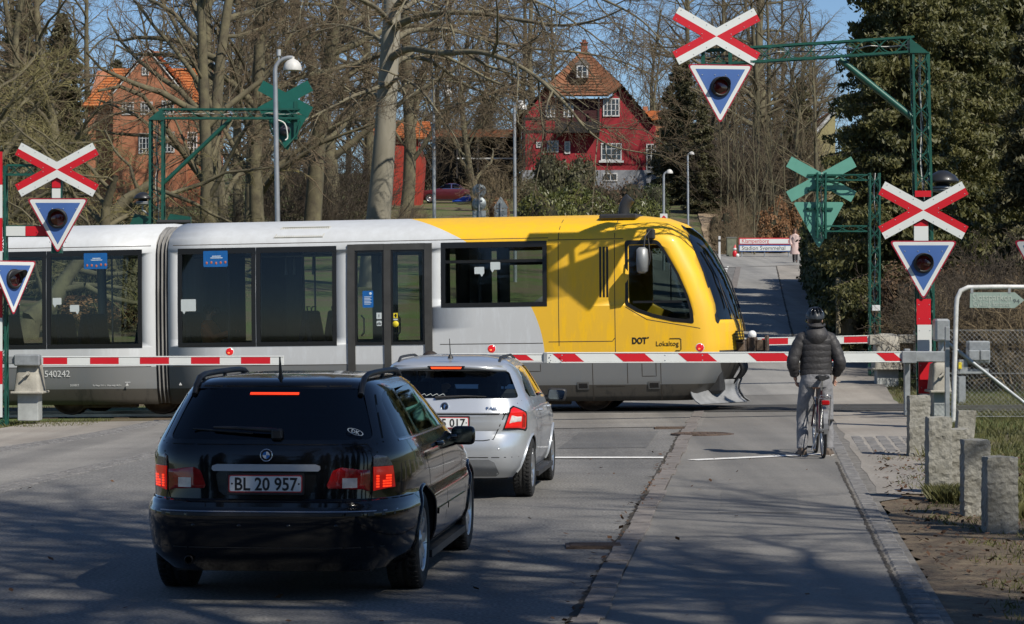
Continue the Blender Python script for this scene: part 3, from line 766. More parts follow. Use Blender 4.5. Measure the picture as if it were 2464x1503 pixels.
# lettering
side_text('DOT', 2.235, 1.175, .145, .004, INK, 'lettering', width=.25, bold=.006)
mb = MB(); mb.lathe([(0,.006),(.014,.006),(.014,0)], 10, (2.515,-lev(Wt,1.27)-.002,1.275), (0,-1,0)); mb.build('lettering', INK, train)
side_text('Lokaltog', 2.64, 1.13, .115, .004, INK, 'lettering', width=.385)
wz = lev(Wt, 1.2)+.005
MB().tube([(2.88,-wz,1.255),(3.05,-wz,1.255),(3.075,-wz,1.24),(3.075,-wz,1.07),(3.055,-wz,1.05),(2.98,-wz,1.05)], .006, 5).build('lettering', INK, train)
def low_text(txt, x, z, size, width=None):
    w = lev(Wt, z+size*.35); return text_mesh(txt, size, frame((x, -w-.003, z), (1,0,0), (0,-.06,1)), .002, width=width).build('lettering', WHITE, train)
low_text('540242', -8.29, .70, .165, .47); low_text('311017', -7.82, .53, .055); low_text('Tc Vægt 33,1 t   Max vægt 48,2 t', -7.4, .53, .04)
w = lev(Wt, .57)+.003
mb = MB()
for x in (-6.75, -5.77):
    mb.prism([(x-.03,.535),(x+.03,.535),(x,.585)], (0,-w,0), (1,0,0), (0,-.05,1), (0,-.003,0))
mb.box(-6.80,-6.70,-w-.003,-w,.59,.60); mb.build('lettering', WHITE, train)
# roof grille, cab slots, panel joints, steps
mb = MB(); n_ = Vector((0, -.52, .85))
pa = tb.ray_cast(Vector((-3.6, -3, 3.08)), Vector((0,1,0)))[0]; pb = tb.ray_cast(Vector((-3.6, -3, 3.27)), Vector((0,1,0)))[0]
up = (pb-pa).normalized(); nn = Vector((1,0,0)).cross(up); L_ = (pb-pa).length
fm = frame(pa+nn*.004, (1,0,0), up)
def bar(x0, x1, y0, y1, z0, z1, sh=.06): 
    vs = [fm @ Vector((x+sh*(y/L_-.5), y, z)) for x in (x0, x1) for y in (y0, y1) for z in (z0, z1)]
    mb.add(vs, [(0,1,3,2),(4,6,7,5),(0,4,5,1),(2,3,7,6),(0,2,6,4),(1,5,7,3)])
bar(-.41, .41, .02, L_-.02, -.03, .003); mb.build('grille_gap_shade', M('grille_shadow', (.14,.14,.125), .8, var=.1), train); mb = MB()  # dark sheet under the slats: shade of the gaps put into its colour
for x in range(20): bar(-.40+x*.041, -.378+x*.041, .03, L_-.03, -.01, .012)
for y0, y1 in ((0,.02), (L_-.02, L_)): bar(-.44, .44, y0, y1, -.02, .016)
for x0 in (-.44, .42): bar(x0, x0+.02, .02, L_-.02, -.02, .016)
mb.build('roof_grille', M('grille_cream', (.5, .49, .43), .55, var=.1), train)
mb = MB()
for x in (1.705, 1.765, 1.825): panel(tb, [(x-.017,1.97),(x+.017,1.97),(x+.017,2.83),(x-.017,2.83)], (0,-3,0), (1,0,0), (0,1,0), off=.004, nv=6, nu=2, mb=mb)
mb.build('vent_slot', FRM, train, split=True)
mb = MB(); O, A, D = (0,-3,0), (1,0,0), (0,1,0)
for pts in ([(.98,3.38),(.98,1.15)], [(1.95,3.36),(1.95,1.0)], [(.80,1.22),(1.9,1.22),(1.95,1.28)], [(.80,2.96),(2.1,2.96)], [(-5.9,2.99),(.8,3.0)], [(2.13,1.80),(2.5,1.58),(3.3,1.44),(3.4,1.42)], [(1.55,.85),(1.55,.22)], [(2.15,.85),(2.15,.5)], [(2.72,.87),(2.72,.2)], [(.2,.84),(.2,.72),(.65,.72),(.65,.84)], [(2.4,.84),(2.4,.62),(2.64,.62),(2.64,.84)], [(-1.1,1.2),(.7,1.2)], [(-5.9,.87),(-2.75,.87)], [(1.6,.45),(2.1,.45)]):
    line_on(tb, pts, O, A, D, .012, .002, mb)
line_on(tb2, [(-12,2.99),(-6.3,2.99)], O, A, D, .012, .002, mb); line_on(tb2, [(-12,.87),(-6.3,.87)], O, A, D, .012, .002, mb)
mb.build('panel_joint', M('joint_dark', (.05, .04, .03), .8, var=0), train)
mb = MB()
for x in (1.38, 2.6):
    panel(tb, [(x-.1,.40),(x+.1,.40),(x+.1,.53),(x-.1,.53)], O, A, D, off=.012, nv=3, nu=2, mb=mb)
    panel(tb, [(x-.075,.425),(x+.075,.425),(x+.075,.505),(x-.075,.505)], O, A, D, off=.014, nv=3, nu=2, mb=mb, m=1)
mb.build('step_recess', [M('recess_frame', (.1,.1,.095), .6), BLKG], train, split=True)
# mirror, exhaust, coupler, plough
mb = MB(); mb.tube([(2.62,-1.38,3.08),(2.60,-1.62,3.10),(2.52,-1.74,2.98),(2.50,-1.76,2.75)], .016, 6); mb.bbox(2.52,2.66,-1.6,-1.44,2.93,3.12,.03)
mb.tube([(2.56,-1.6,2.95),(2.60,-1.7,2.62),(2.58,-1.7,2.5)], .01, 6)
o = mb.build('mirror_arm', BLK, train)
mb = MB(); mb.loft([[Vector((2.47+a*k, -1.78+b*k*.9, z)) for a, b in ((-.08,-.1),(.09,-.08),(.1,.08),(-.07,.1))] for z, k in ((2.36,.5),(2.40,.95),(2.6,1.05),(2.76,.95),(2.80,.5))])
mb.build('mirror', GREY, train)
mb = MB(); mb.bbox(1.62,2.28,-1.0,-.2,3.30,3.40,.03); mb.tube(smooth_curve([(2.0,-.7,3.34),(2.02,-.7,3.5),(2.06,-.7,3.60),(2.13,-.7,3.68)], 4), [.10,.10,.10,.10,.10,.1,.1,.1,.1,.1,.1,.1,.095], 14); mb.build('exhaust_pipe', M('sooty_black', (.03,.03,.032), .5, var=.3), train)
mb = MB(); mb.bbox(3.72,4.05,-.55,-.1,1.0,1.2,.02); mb.bbox(3.72,4.05,.1,.55,1.0,1.2,.02); mb.bbox(4.05,4.2,-.22,.22,.98,1.24,.02); mb.bbox(4.36,4.40,-.20,.2,1.0,1.27,.01); mb.tube([(4.0,0,1.1),(4.4,0,1.1)], .09, 10)
mb.bbox(4.2,4.36,-.17,.17,1.0,1.2,.02); mb.build('coupler', RUST, train)
mb = MB()
for k in range(6):
    y = -.5+.2*k; mb.tube(smooth_curve([(3.75,y,1.0),(3.9,y,.9),(3.98,y*.8,.7),(3.85,y*.6,.5),(3.7,y*.4,.35)], 4), .028, 6)
mb.tube([(3.5,-.5,.75),(4.1,-.1,.95)], .05, 8); mb.bbox(3.35,3.7,-.9,.9,.3,.9,.05); mb.build('hose', BLK, train)
for s_ in (-1, 1):
    a, b_ = Vector((3.30, s_*1.38, 0)), Vector((3.98, s_*.22, 0)); n_ = Vector((.86, s_*.51, 0)); rings = []
    pr = [(-.06,.52),(-.10,.44),(-.11,.36),(-.08,.28),(-.01,.20),(.09,.14),(.08,.125),(-.02,.185),(-.095,.27),(-.128,.36),(-.115,.45),(-.075,.53)]
    for i in range(9):
        c = a.lerp(b_, i/8); rings.append([c+n_*o_+Vector((0, 0, z)) for o_, z in pr])
    MB().loft(rings if s_ < 0 else rings[::-1]).build('snow_plough', M('plough_grey', (.24, .245, .25), .6, .1, var=.25, scale=5), train)
mb = MB()
for k in range(5): mb.box(3.93-.005*k, 4.04, -.75, -.45, 1.15+k*.05, 1.165+k*.05)
mb.build('vent_slot', FRM, train, split=True)
# running gear
mb = MB(); mb.box(-5.5, 3.1, -1.1, 1.1, .25, .6); mb.box(-20, -6.4, -1.1, 1.1, .35, .6); mb.build('underframe', DARKM, train)
for xc in (-7.2, -19, .6):
    mb = MB(); mb.bbox(xc-1.2, xc+1.2, -1.05, -.85, .3, .52, .03); mb.bbox(xc-1.2, xc+1.2, .85, 1.05, .3, .52, .03); mb.bbox(xc-.2, xc+.2, -1, 1, .3, .6, .03)
    for s_ in (-1, 1): mb.tube([(xc+.1, s_*1.0, .28), (xc+.1, s_*1.12, .28)], .12, 12)
    mb.bbox(xc-.5, xc+.5, -1.15, -.98, .14, .2, .01)
    o = mb.build('bogie', M('bogie_brown', (.075, .055, .04), .9, var=.4, scale=8), train)
    wm = MB()
    for dx in (-.85, .85):
        for s_ in (-1, 1): wm.lathe([(0,.07),(.1,.07),(.12,.03),(.33,.03),(.36,.06),(.385,.06),(.40,-.06),(.1,-.07),(0,-.07)], 24, (xc+dx, s_*.75, .39), (0, s_, 0))
    wm.build('wheel', RAIL, o, split=True)
# ================================================================ cars
def se(t, n): return (1-min(1, t)**n)**(1/n)
YF = [0,.12,.25,.4,.55,.68,.78,.85,.9,.935,.96,.98,.992]
def ring(z, T, ins=0., nr=7., nf=5.5, xc=None):
    r, f, w = pl(T['r'], z)+ins, pl(T['f'], z)-ins, pl(T['w'], z)-ins
    c = xc if xc is not None else lerp(r, f, .48); h = []
    for t in YF: h.append((c-(c-r)*se(t, nr), w*t))
    x0 = h[-1][0]
    for k in range(1, 12):
        x = lerp(x0, c, k/12); h.append((x, w*se((c-x)/(c-r), nr)))
    h.append((c, w)); fr = []
    for t in YF: fr.append((c+(f-c)*se(t, nf), w*t))
    x1 = fr[-1][0]
    for k in range(1, 14):
        x = lerp(c, x1, k/14); h.append((x, w*se((x-c)/(f-c), nf)))
    h += fr[::-1]
    return [Vector((x, -y, z)) for x, y in h]+[Vector((x, y, z)) for x, y in h[::-1][1:-1]]
def car_shell(T, zs, ins=0., **k):
    mb = MB(); mb.loft([ring(z, T, ins, **k) for z in zs]); return mb
RUBBER = M('tyre_rubber', (.018, .018, .018), .8, var=.3, scale=30, bump=.5, bscale=90)
ALLOY = M('alloy', (.50, .51, .52), .3, .85, var=.1)
REDL = M('lamp_red', (.35, .006, .008), .12, var=.25, scale=14, coat=.6, stretch=(1, 1, 6))
REDLIT = M('lamp_red_lit', (.6, .01, .01), .15, var=0, coat=.5, emit=(1, .02, .012), es=.22)
REDHOT = M('lamp_bulb_lit', (.8, .1, .02), .2, var=0, emit=(1, .045, .012), es=1.25)
WHL = M('lamp_clear', (.62, .58, .56), .15, var=.15, scale=30, coat=.6)
CHROME = M('chrome', (.75, .77, .8), .12, 1., var=0)
PLATE = M('plate_white', (.78, .80, .80), .4, var=.03)
PLRED = M('plate_red', (.55, .05, .06), .4, var=0)
INT = M('car_interior', (.022, .022, .024), .85, var=.2)
BLKP = M('black_plastic', (.025, .025, .026), .5, var=.15)
def wheel(car, x, y, r, wd, spokes, rim_r, side, twin=False):
    root = MB(); n = 64; prof = [(rim_r, wd*.40), (rim_r+.012, wd*.47), (r*.9, wd*.5), (r*.965, wd*.46), (r, wd*.36), (r, wd*.24), (r*.985, wd*.235), (r*.985, wd*.2), (r, wd*.195), (r, wd*.05), (r*.985, wd*.045), (r*.985, -wd*.045), (r, -wd*.05), (r, -wd*.195), (r*.985, -wd*.2), (r*.985, -wd*.235), (r, -wd*.24), (r, -wd*.36), (r*.965, -wd*.46), (r*.9, -wd*.5), (rim_r, -wd*.45)]
    ax = Vector((0, side, 0)); c = Vector((x, y, r))
    root.lathe(prof, n, c, ax)
    for k in range(44):                                       # tread blocks
        t = 2*math.pi*k/44; m4 = Matrix.Translation(c) @ Matrix.Rotation(t, 4, 'Y')
        for s_ in (-1, 1): root.box(-.006, .012, s_*wd*.30-wd*.14, s_*wd*.30+wd*.14, r-.006, r+.0025, 0, m4 @ Matrix.Rotation(.35*s_, 4, 'Z'))
    o = root.build('wheel', RUBBER, car)
    mb = MB(); mb.lathe([(rim_r, wd*.46), (rim_r-.012, wd*.45), (rim_r-.03, wd*.30), (rim_r-.035, -wd*.4), (0, -wd*.4)], 40, c, ax)
    for k in range(spokes):
        t0 = 2*math.pi*k/spokes
        for dt in ((-.09, .09) if twin else (0,)):
            a, b = t0+dt*.6, t0+dt*2
            def q(t, rr, h): return c+Vector((math.cos(t)*rr, side*h, math.sin(t)*rr))
            w0, w1 = .030/(1.6 if twin else .9), .022/(1.5 if twin else .8)
            ta, tb_ = Vector((-math.sin(a), 0, math.cos(a))), Vector((-math.sin(b), 0, math.cos(b)))
            vs = [q(a, .05, wd*.36)-ta*w0, q(a, .05, wd*.36)+ta*w0, q(b, rim_r-.02, wd*.42)+tb_*w1, q(b, rim_r-.02, wd*.42)-tb_*w1]
            vs += [v-Vector((0, side*.03, 0)) for v in vs]
            fs = [(0,1,2,3), (0,4,5,1), (1,5,6,2), (2,6,7,3), (3,7,4,0)]
            mb.add(vs, fs if side < 0 else [f[::-1] for f in fs])
    mb.lathe([(0, wd*.42), (.028, wd*.42), (.034, wd*.39), (.075, wd*.36), (.08, wd*.2)], 20, c, ax)
    mb.build('rim', ALLOY, o)
    MB().lathe([(0, .0), (rim_r-.05, .0), (rim_r-.05, -.02), (0, -.02)], 24, c, ax).build('brake_disc', M('brake_disc', (.1, .09, .085), .5, .6, var=.2), o)
    return o
def make_car(label, loc, rz, T, zs, paint, wheels, opens, gl, extra, zin, nr=5.5):
    car = thing('parked_car' if False else 'car', label, 'car', loc, rz)
    sh = car_shell(T, zs, nr=nr); bv = bvh_of(sh); cut = []
    cab = MB(); cab.loft([ring(z, T, .06, nr=nr) for z in [zin]+[q for q in zs if zin < q < zs[-1]-.055]+[zs[-1]-.05]]); cut.append(cab.mesh('c', INT))
    for poly, O, A, D, ln in opens:
        mb = MB(); mb.prism(scale_poly(poly, .965), O, A, (0,0,1), Vector(D)*ln); cut.append(mb.mesh('c', INT))
    rr, xw, tw = wheels['r'], wheels['x'], wheels['y']
    for x in xw:
        for s_ in (-1, 1):
            mb = MB(); ar = wheels['arch']
            mb.lathe([(0,-.17),(ar,-.17),(ar,.5),(0,.5)], 36, (x, s_*tw, rr+.005), (0, s_, 0)); cut.append(mb.mesh('c', INT))
    me = boolean(sh.mesh('s', paint), cut)
    me.materials.clear(); me.materials.append(paint); me.materials.append(INT)
    # the faces of the hollow cabin are trim, not paint
    mi = []
    for p in me.polygons:
        c = p.center; h = bv.find_nearest(c); inside = h[3] > .03
        mi.append(1 if inside else 0)
    me.polygons.foreach_set('material_index', mi); me.polygons.foreach_set('use_smooth', [True]*len(mi)); me.name = 'body'
    bo = link('body', me, car)
    es = bo.modifiers.new('e', 'EDGE_SPLIT'); es.split_angle = R(38)
    for x in xw:
        for s_ in (-1, 1):
            wheel(car, x, s_*tw, rr, wheels['w'], wheels['n'], wheels['rim'], s_, wheels.get('twin', False))
            mb = MB(); ar = wheels['arch']                    # arch lip
            pts = [(x+ar*math.cos(t), rr+.005+ar*math.sin(t)) for t in [R(a) for a in range(-12, 193, 9)]]
            vs = []
            for px, pz in pts:
                h = bv.ray_cast(Vector((px, s_*3, max(pz, T['r'][0][0]+.01))), Vector((0, -s_, 0)))
                if h[0] is not None: vs.append(h[0]+Vector((0, s_*.002, 0)))
            if len(vs) > 3: mb.tube(vs, .012, 6); mb.build('arch_lip', paint, car)
    mb = MB()
    for s_ in (-1, 1):
        for x0, x1 in ((xw[0]+wheels['arch'], xw[1]-wheels['arch']),): mb.box(x0, x1, s_*tw-.12, s_*tw+.08, T['r'][0][0]-.03, T['r'][0][0]+.02)
    mb.box(.35, T['f'][0][1]-.3, -tw+.14, tw-.14, T['r'][0][0]-.02, T['r'][0][0]+.05)
    mb.build('underbody', BLKP, car)
    for poly, O, A, D, ln in opens:
        o = panel(bv, poly, O, A, D, off=-.001, skirt=.008, nv=10, nu=12).build('window', gl, car)
    for z, sd in ():
        pass
    for (x, y, hw, zt, hr) in extra['seats']:
        mb = MB(); mb.bbox(x-.06, x+.08, y-hw, y+hw, zin-.1, zt, .04); mb.bbox(x, x+.5, y-hw, y+hw, zin-.1, zin+.02, .04)
        if hr: mb.bbox(x-.05, x+.05, y-.12, y+.12, zt+.03, zt+.19, .035); mb.tube([(x, y-.06, zt), (x, y-.06, zt+.05)], .008, 6); mb.tube([(x, y+.06, zt), (x, y+.06, zt+.05)], .008, 6)
        mb.build('seat', INT, car)
    return car, bv
def plate(car, bv, yc, zc, w, h, txt, cast=((-1,0,0), (1,0,0)), tilt=.0, blank=0):
    O, D = cast
    hit = bv.ray_cast(Vector((O[0], yc, zc)), Vector(D))[0]
    m4 = Matrix.Translation(hit-Vector((.006, 0, 0))) @ Matrix.Rotation(tilt, 4, 'Y') @ Matrix(((0,0,-1,0),(-1,0,0,0),(0,1,0,0),(0,0,0,1)))
    # plate-local axes: x right as read, y up, z towards the viewer
    mb = MB(); z0 = Vector((0,0,1))
    def pr(x0, x1, y0, y1, z, t, m): mb.prism([tuple(p) for p in roundpoly([(x0,y0),(x1,y0),(x1,y1),(x0,y1)], .012)], m4 @ Vector((0,0,z)), m4.to_3x3() @ Vector((1,0,0)), m4.to_3x3() @ Vector((0,1,0)), m4.to_3x3() @ Vector((0,0,t)), m)
    pr(-w/2-.012, w/2+.012, -h/2-.014, h/2+.012, -.004, .016, 2); pr(-w/2, w/2, -h/2, h/2, .012, .003, 1); pr(-w/2+.007, w/2-.007, -h/2+.007, h/2-.007, .015, .002, 0)
    for x in (-w/2+.022, w/2-.022): mb.lathe([(.006,0),(.006,.003),(0,.004)], 8, m4 @ Vector((x, 0, .017)), m4.to_3x3() @ z0, 2)
    o = mb.build('number_plate', [PLATE, PLRED, BLKP], car)
    tm = text_mesh(txt, h*1.04, m4 @ Matrix.Translation((-w/2+.035+blank, -h*.37, .0175)), .001, width=w-.07-blank, bold=.0022)
    tm.build('plate_lettering', M('plate_ink', (.02, .02, .022), .5, var=0), o)
    return o
# ---------------------------------------------------------------- black estate
TB = {'r': [(.20,.16),(.29,.06),(.36,.035),(.46,.01),(.56,.0),(.585,.004),(.60,.02),(.645,.03),(.668,.075),(.75,.085),(.85,.092),(.93,.10),(.99,.115),(1.03,.14),(1.08,.18),(1.2,.285),(1.32,.39),(1.36,.425),(1.39,.45),(1.415,.52),(1.432,.72),(1.442,1.0)],
      'w': [(.20,.80),(.29,.885),(.36,.91),(.5,.925),(.585,.926),(.61,.92),(.668,.893),(.75,.896),(.82,.893),(.93,.875),(.99,.85),(1.03,.832),(1.2,.745),(1.32,.672),(1.36,.643),(1.39,.612),(1.415,.555),(1.432,.43),(1.442,.28)],
      'f': [(.20,4.6),(.36,4.78),(.5,4.8),(.6,4.79),(.7,4.72),(.76,4.55),(.82,4.3),(.88,4.0),(.93,3.7),(.97,3.52),(1.03,3.40),(1.1,3.24),(1.2,3.02),(1.32,2.74),(1.36,2.62),(1.39,2.5),(1.415,2.35),(1.432,2.1),(1.442,1.8)]}
ZB_ = [.20,.25,.29,.36,.46,.54,.575,.585,.60,.62,.645,.66,.668,.70,.75,.82,.88,.93,.96,.99,1.01,1.03,1.055,1.08,1.14,1.2,1.26,1.32,1.34,1.36,1.375,1.39,1.403,1.415,1.425,1.432,1.442]
PB = M('paint_black', (.005, .0055, .007), .12, 0, var=0, coat=.7, spec=.25)
Rr, Ss = ((-2,0,0), (0,-1,0), (1,0,0)), None
def rear(poly): return (poly, (-2,0,0), (0,-1,0), (1,0,0))
def sidep(poly, s_): return (poly, (0,3*s_,0), (1,0,0), (0,-s_,0))
gb_rear = roundpoly([(-.69,1.035),(.69,1.035),(.575,1.365),(-.575,1.365)], .05)
sq = roundpoly([(.52,1.035),(1.20,1.035),(1.17,1.335),(.80,1.335),(.66,1.28)], [.05,.02,.02,.06,.06])
sr = roundpoly([(1.26,1.035),(2.10,1.035),(2.12,1.35),(1.24,1.342)], .02)
sf = roundpoly([(2.17,1.035),(3.12,1.035),(2.98,1.09),(2.62,1.30),(2.52,1.345),(2.19,1.352)], [.02,.01,.05,.1,.03,.02])
wsb = roundpoly([(-.68,1.04),(.68,1.04),(.58,1.36),(-.58,1.36)], .05)
opB = [(gb_rear, (-2,0,0), (0,-1,0), (1,0,0), 3.2)]
for s_ in (-1, 1):
    for q in (sq, sr, sf): opB.append((q, (0, 3*s_, 0), (1,0,0), (0,-s_,0), 3.))
opB.append((wsb, (6,0,0), (0,1,0), (-1,0,0), 4.2))
A6 = R(5.3)
bx_, by_ = (634-U0)*17.15/F, 17.15
black, bvB = make_car('black estate car with roof rails and plate BL 20 957, nearest in the queue', (bx_, by_, 0), R(90)-A6, TB, ZB_, PB,
    dict(r=.325, x=(1.13, 3.96), y=.775, w=.225, arch=.365, n=10, rim=.215, twin=False), opB, glass('dark_tint', .12, .02, (.9, .95, 1)),
    dict(seats=[(1.45,0,.62,1.0,0), (1.45,-.35,.1,1.0,1), (1.45,.35,.1,1.0,1), (2.35,-.37,.24,1.08,1), (2.35,.37,.24,1.08,1)]), .72, 4.8)
def rpan(car, bv, poly, name, mat_, off=.005, nv=8, nu=10, skirt=.012, parent=None):
    return panel(bv, poly, (-2,0,0), (0,-1,0), (1,0,0), off=off, nv=nv, nu=nu, skirt=skirt).build(name, mat_, parent or car)
# black surround of the rear glass
O, A, D = (-2,0,0), (0,-1,0), (1,0,0)
mb = MB(); line_on(bvB, [(-.665,.655),(-.665,.9),(-.72,1.02),(-.605,1.375),(.605,1.375),(.72,1.02),(.665,.9),(.665,.655),(-.665,.655)], O, A, D, .009, .0015, mb)
line_on(bvB, [(-.69,1.012),(.69,1.012)], O, A, D, .006, .0015, mb)
for y in (-.43, .43):
    pass
gap = M('panel_gap', (.004,.004,.004), .9, var=0)
for s_ in (-1, 1):
    O2, A2, D2 = (0,3*s_,0), (1,0,0), (0,-s_,0)
    line_on(bvB, [(1.22,1.02),(1.25,.9),(1.40,.74),(1.52,.55),(1.56,.3)], O2, A2, D2, .008, .0015, mb); line_on(bvB, [(2.145,1.02),(2.15,.28)], O2, A2, D2, .008, .0015, mb)
    line_on(bvB, [(3.2,1.0),(3.3,.85),(3.34,.30)], O2, A2, D2, .008, .0015, mb); line_on(bvB, [(.75,.66),(.05,.66)], O2, A2, D2, .006, .0015, mb)
    line_on(bvB, [(1.3,.285),(3.6,.285)], O2, A2, D2, .008, .0015, mb)
mb.build('panel_joint', gap, black)
# bumper insert strip with a thin bright line, lower line, side mouldings
mb = MB(); line_on(bvB, [(-.87,.592),(.87,.592)], O, A, D, .007, .004, mb); mb.build('bumper_trim', M('trim_grey', (.35,.35,.36), .25, .6, var=0), black)
mb = MB(); line_on(bvB, [(-.86,.572),(.86,.572)], O, A, D, .02, .003, mb); line_on(bvB, [(-.84,.36),(.84,.36)], O, A, D, .008, .003, mb); mb.build('bumper_strip', BLKP, black)
for s_ in (-1, 1):
    mb = MB()
    for a, b in ((1.62,2.12), (2.18,3.3)): panel(bvB, [(a,.46),(b,.46),(b,.50),(a,.50)], (0,3*s_,0), (1,0,0), (0,-s_,0), off=.010, nv=3, nu=8, mb=mb)
    mb.build('side_moulding', PB, black, split=True)
    mb = MB(); line_on(bvB, [(.55,1.026),(3.15,1.026)], (0,3*s_,0), (1,0,0), (0,-s_,0), .012, .004, mb)
    mb.build('window_trim', M('trim_dark_chrome', (.5,.5,.52), .2, .9, var=0), black)
    for x in (2.02, 2.98):
        h = bvB.ray_cast(Vector((x, 3*s_, .93)), Vector((0,-s_,0)))[0]
        MB().tube([h+Vector((-.11, s_*.0, 0)), h+Vector((-.09, s_*.03, 0)), h+Vector((.05, s_*.03, 0)), h+Vector((.07, 0, 0))], [.014,.017,.017,.014], 8).build('door_handle', PB, black)
    # roof rail and mirror
    q = []
    for x in (.5,.56,.66,.85,1.2,1.7,2.0,2.2,2.32,2.38):
        k = min(1, (x-.5)/.18, (2.38-x)/.18); h = bvB.ray_cast(Vector((x, s_*.55, 3)), Vector((0,0,-1)))[0]; q.append(h+Vector((0, 0, -.002+.034*max(0, k)**.6)))
    mb = MB(); mb.tube(q, .02, 8)
    for x in (.78, 1.5, 2.15):
        h = bvB.ray_cast(Vector((x, s_*.55, 3)), Vector((0,0,-1)))[0]; mb.tube([h-Vector((0,0,.01)), h+Vector((0,0,.03))], .014, 8)
    mb.build('roof_rail', BLKP, black)
    mb = MB(); mm = Vector((3.08, s_*.925, .93))
    rg = []
    for k, sc in ((-.05,.72), (-.045,.95), (-.01,1), (.05,.85), (.09,.4)):
        rg.append([mm+Vector((k, s_*a*sc, b*sc)) for a, b in roundpoly([(-.08,-.07),(.10,-.07),(.10,.07),(-.08,.07)], .045)])
    mb.loft(rg if s_ < 0 else rg[::-1]); mb.tube([mm+Vector((.02, -s_*.2, -.06)), mm+Vector((.02, -s_*.05, -.03))], [.03,.045], 8)
    o = mb.build('mirror', PB, black)
    g = MB(); g.prism(roundpoly([(-.065,-.05),(.08,-.05),(.08,.05),(-.065,.05)], .03), mm+Vector((-.052,0,0)), (0,s_,0), (0,0,1), (-.003,0,0)); g.build('mirror_glass', M('mirror_dark', (.03,.05,.055), .06, .0, var=0, coat=1), o)
    # lamps: inner on the tailgate, outer on the wing
    y0, y1 = .40, .655
    pin = roundpoly([(s_*.435,.868),(s_*.385,.735),(s_*y1,.715),(s_*y1,.865)], [.04,.02,.004,.004])
    o = rpan(black, bvB, pin, 'tail_lamp', REDL, .008); rpan(black, bvB, [(s_*.49,.738),(s_*.58,.738),(s_*.58,.80),(s_*.49,.80)], 'reversing_lens', WHL, .011, 4, 4, .006, o)
    dg = Vector((1, s_*-.0, 0))
    Oo = Vector((-1, 0, 0)); Dd = Vector((1, -s_*.62, 0)).normalized(); Aa = Vector((-s_*.62, -1, 0)).normalized()
    def cp(y, z):  # coordinate along Aa of the body point at the given rear y
        h = bvB.ray_cast(Vector((-2, y, z)), Vector((1,0,0)))[0]; return (h-Oo).dot(Aa)
    a0 = cp(s_*.672, .8)
    out = -s_*.20                                        # outward along Aa (Aa points to -y)
    o = panel(bvB, [(a0,.715),(a0+out,.725),(a0+out*.93,.80),(a0+out*.86,.868),(a0,.868)], Oo, Aa, Dd, off=.008, nv=10, nu=10).build('tail_lamp', REDLIT, black)
    panel(bvB, [(a0,.872),(a0+out*.84,.872),(a0+out*.62,.93),(a0+out*.12,.945),(a0,.94)], Oo, Aa, Dd, off=.008, nv=6, nu=8).build('indicator_lens', M('lamp_smoke', (.25,.2,.19), .12, var=.3, scale=60, coat=.6), black)
    mb = MB()
    for r_ in range(5):
        for c_ in (0.10, .38, .52, .66): 
            if c_ == .38 and r_ > 2: continue
            u = a0+out*(c_+.06); v = .735+r_*.017; panel(bvB, [(u-.012,v),(u+.012,v),(u+.012,v+.010),(u-.012,v+.010)], Oo, Aa, Dd, off=.0105, nv=2, nu=2, mb=mb)
    mb.build('lamp_bulb', REDHOT, o, split=True)
# chrome grip strip, plate, roundel, brake light, wiper, sticker, aerial, exhaust
rpan(black, bvB, roundpoly([(-.35,.60+.245),(.35,.845),(.35,.878),(.33,.888),(-.33,.888),(-.35,.878)], .012), 'grip_strip', M('grip_satin', (.55,.58,.62), .35, .6, var=0), .022, 4, 12)
rpan(black, bvB, roundpoly([(-.30,.69),(.30,.69),(.33,.85),(-.33,.85)], .03), 'plate_recess', BLKG, .002, 6, 10)
plate(black, bvB, 0, .765, .475, .11, 'BL 20 957')
h = bvB.ray_cast(Vector((-2,0,.945)), Vector((1,0,0)))[0]; nrm = Vector((-1,0,.12)).normalized(); mb = MB()
mb.lathe([(.041,.0),(.041,.006),(.036,.009),(.036,.007)], 28, h, nrm, 0); mb.lathe([(.036,.008),(.026,.0085),(.0255,.010),(.0235,.010),(.0235,.0085)], 28, h, nrm, 1)
fm = frame(h+nrm*.0095, (0,-1,0), nrm.cross(Vector((0,-1,0))))
for k in range(4):
    vs = [fm @ Vector((0,0,0))]+[fm @ Vector((.023*math.cos(R(90*k+15*j)), .023*math.sin(R(90*k+15*j)), 0)) for j in range(7)]
    mb.add(vs, [[0, j+1, j+2] for j in range(6)], 2 if k % 2 else 3)
mb.build('badge', [CHROME, BLKG, M('badge_blue', (.02,.16,.5), .3, var=0), PLATE], black)
rpan(black, bvB, [(-.16,1.322),(.16,1.322),(.16,1.337),(-.16,1.337)], 'brake_lamp', REDHOT, .006, 2, 12)
mb = MB()
def onb(bv, y, z, off): 
    q = bv.ray_cast(Vector((-2,y,z)), Vector((1,0,0)))[0]; return q-Vector((off,0,-off*.5))
mb.bbox(-.035,.04,-.035,.035,-.04,.03,.012,0,Matrix.Translation(onb(bvB,-.06,1.075,.015)))
mb.tube([onb(bvB,-.06,1.085,.03), onb(bvB,.2,1.10,.03), onb(bvB,.36,1.105,.025)], [.016,.012,.008], 6); mb.tube([onb(bvB,.1,1.075,.012), onb(bvB,.5,1.10,.012)], .007, 5); mb.build('wiper', BLKP, black)
hh = bvB.ray_cast(Vector((-2,-.55,1.085)), Vector((1,0,0))); nn = hh[1] if hh[1].x < 0 else -hh[1]; aa = (Vector((0,-1,0))-nn*nn.dot(Vector((0,-1,0)))).normalized(); fm = frame(hh[0]+nn*.009, aa, nn.cross(aa)); el_ = [(.055*math.cos(2*math.pi*k/28), .026*math.sin(2*math.pi*k/28)) for k in range(28)]
mb = MB(); n = 28; vs = [fm @ Vector((a*k, b*k, 0)) for k in (1, .87) for a, b in el_]; mb.add(vs, [[i, (i+1) % n, (i+1) % n+n, i+n] for i in range(n)])
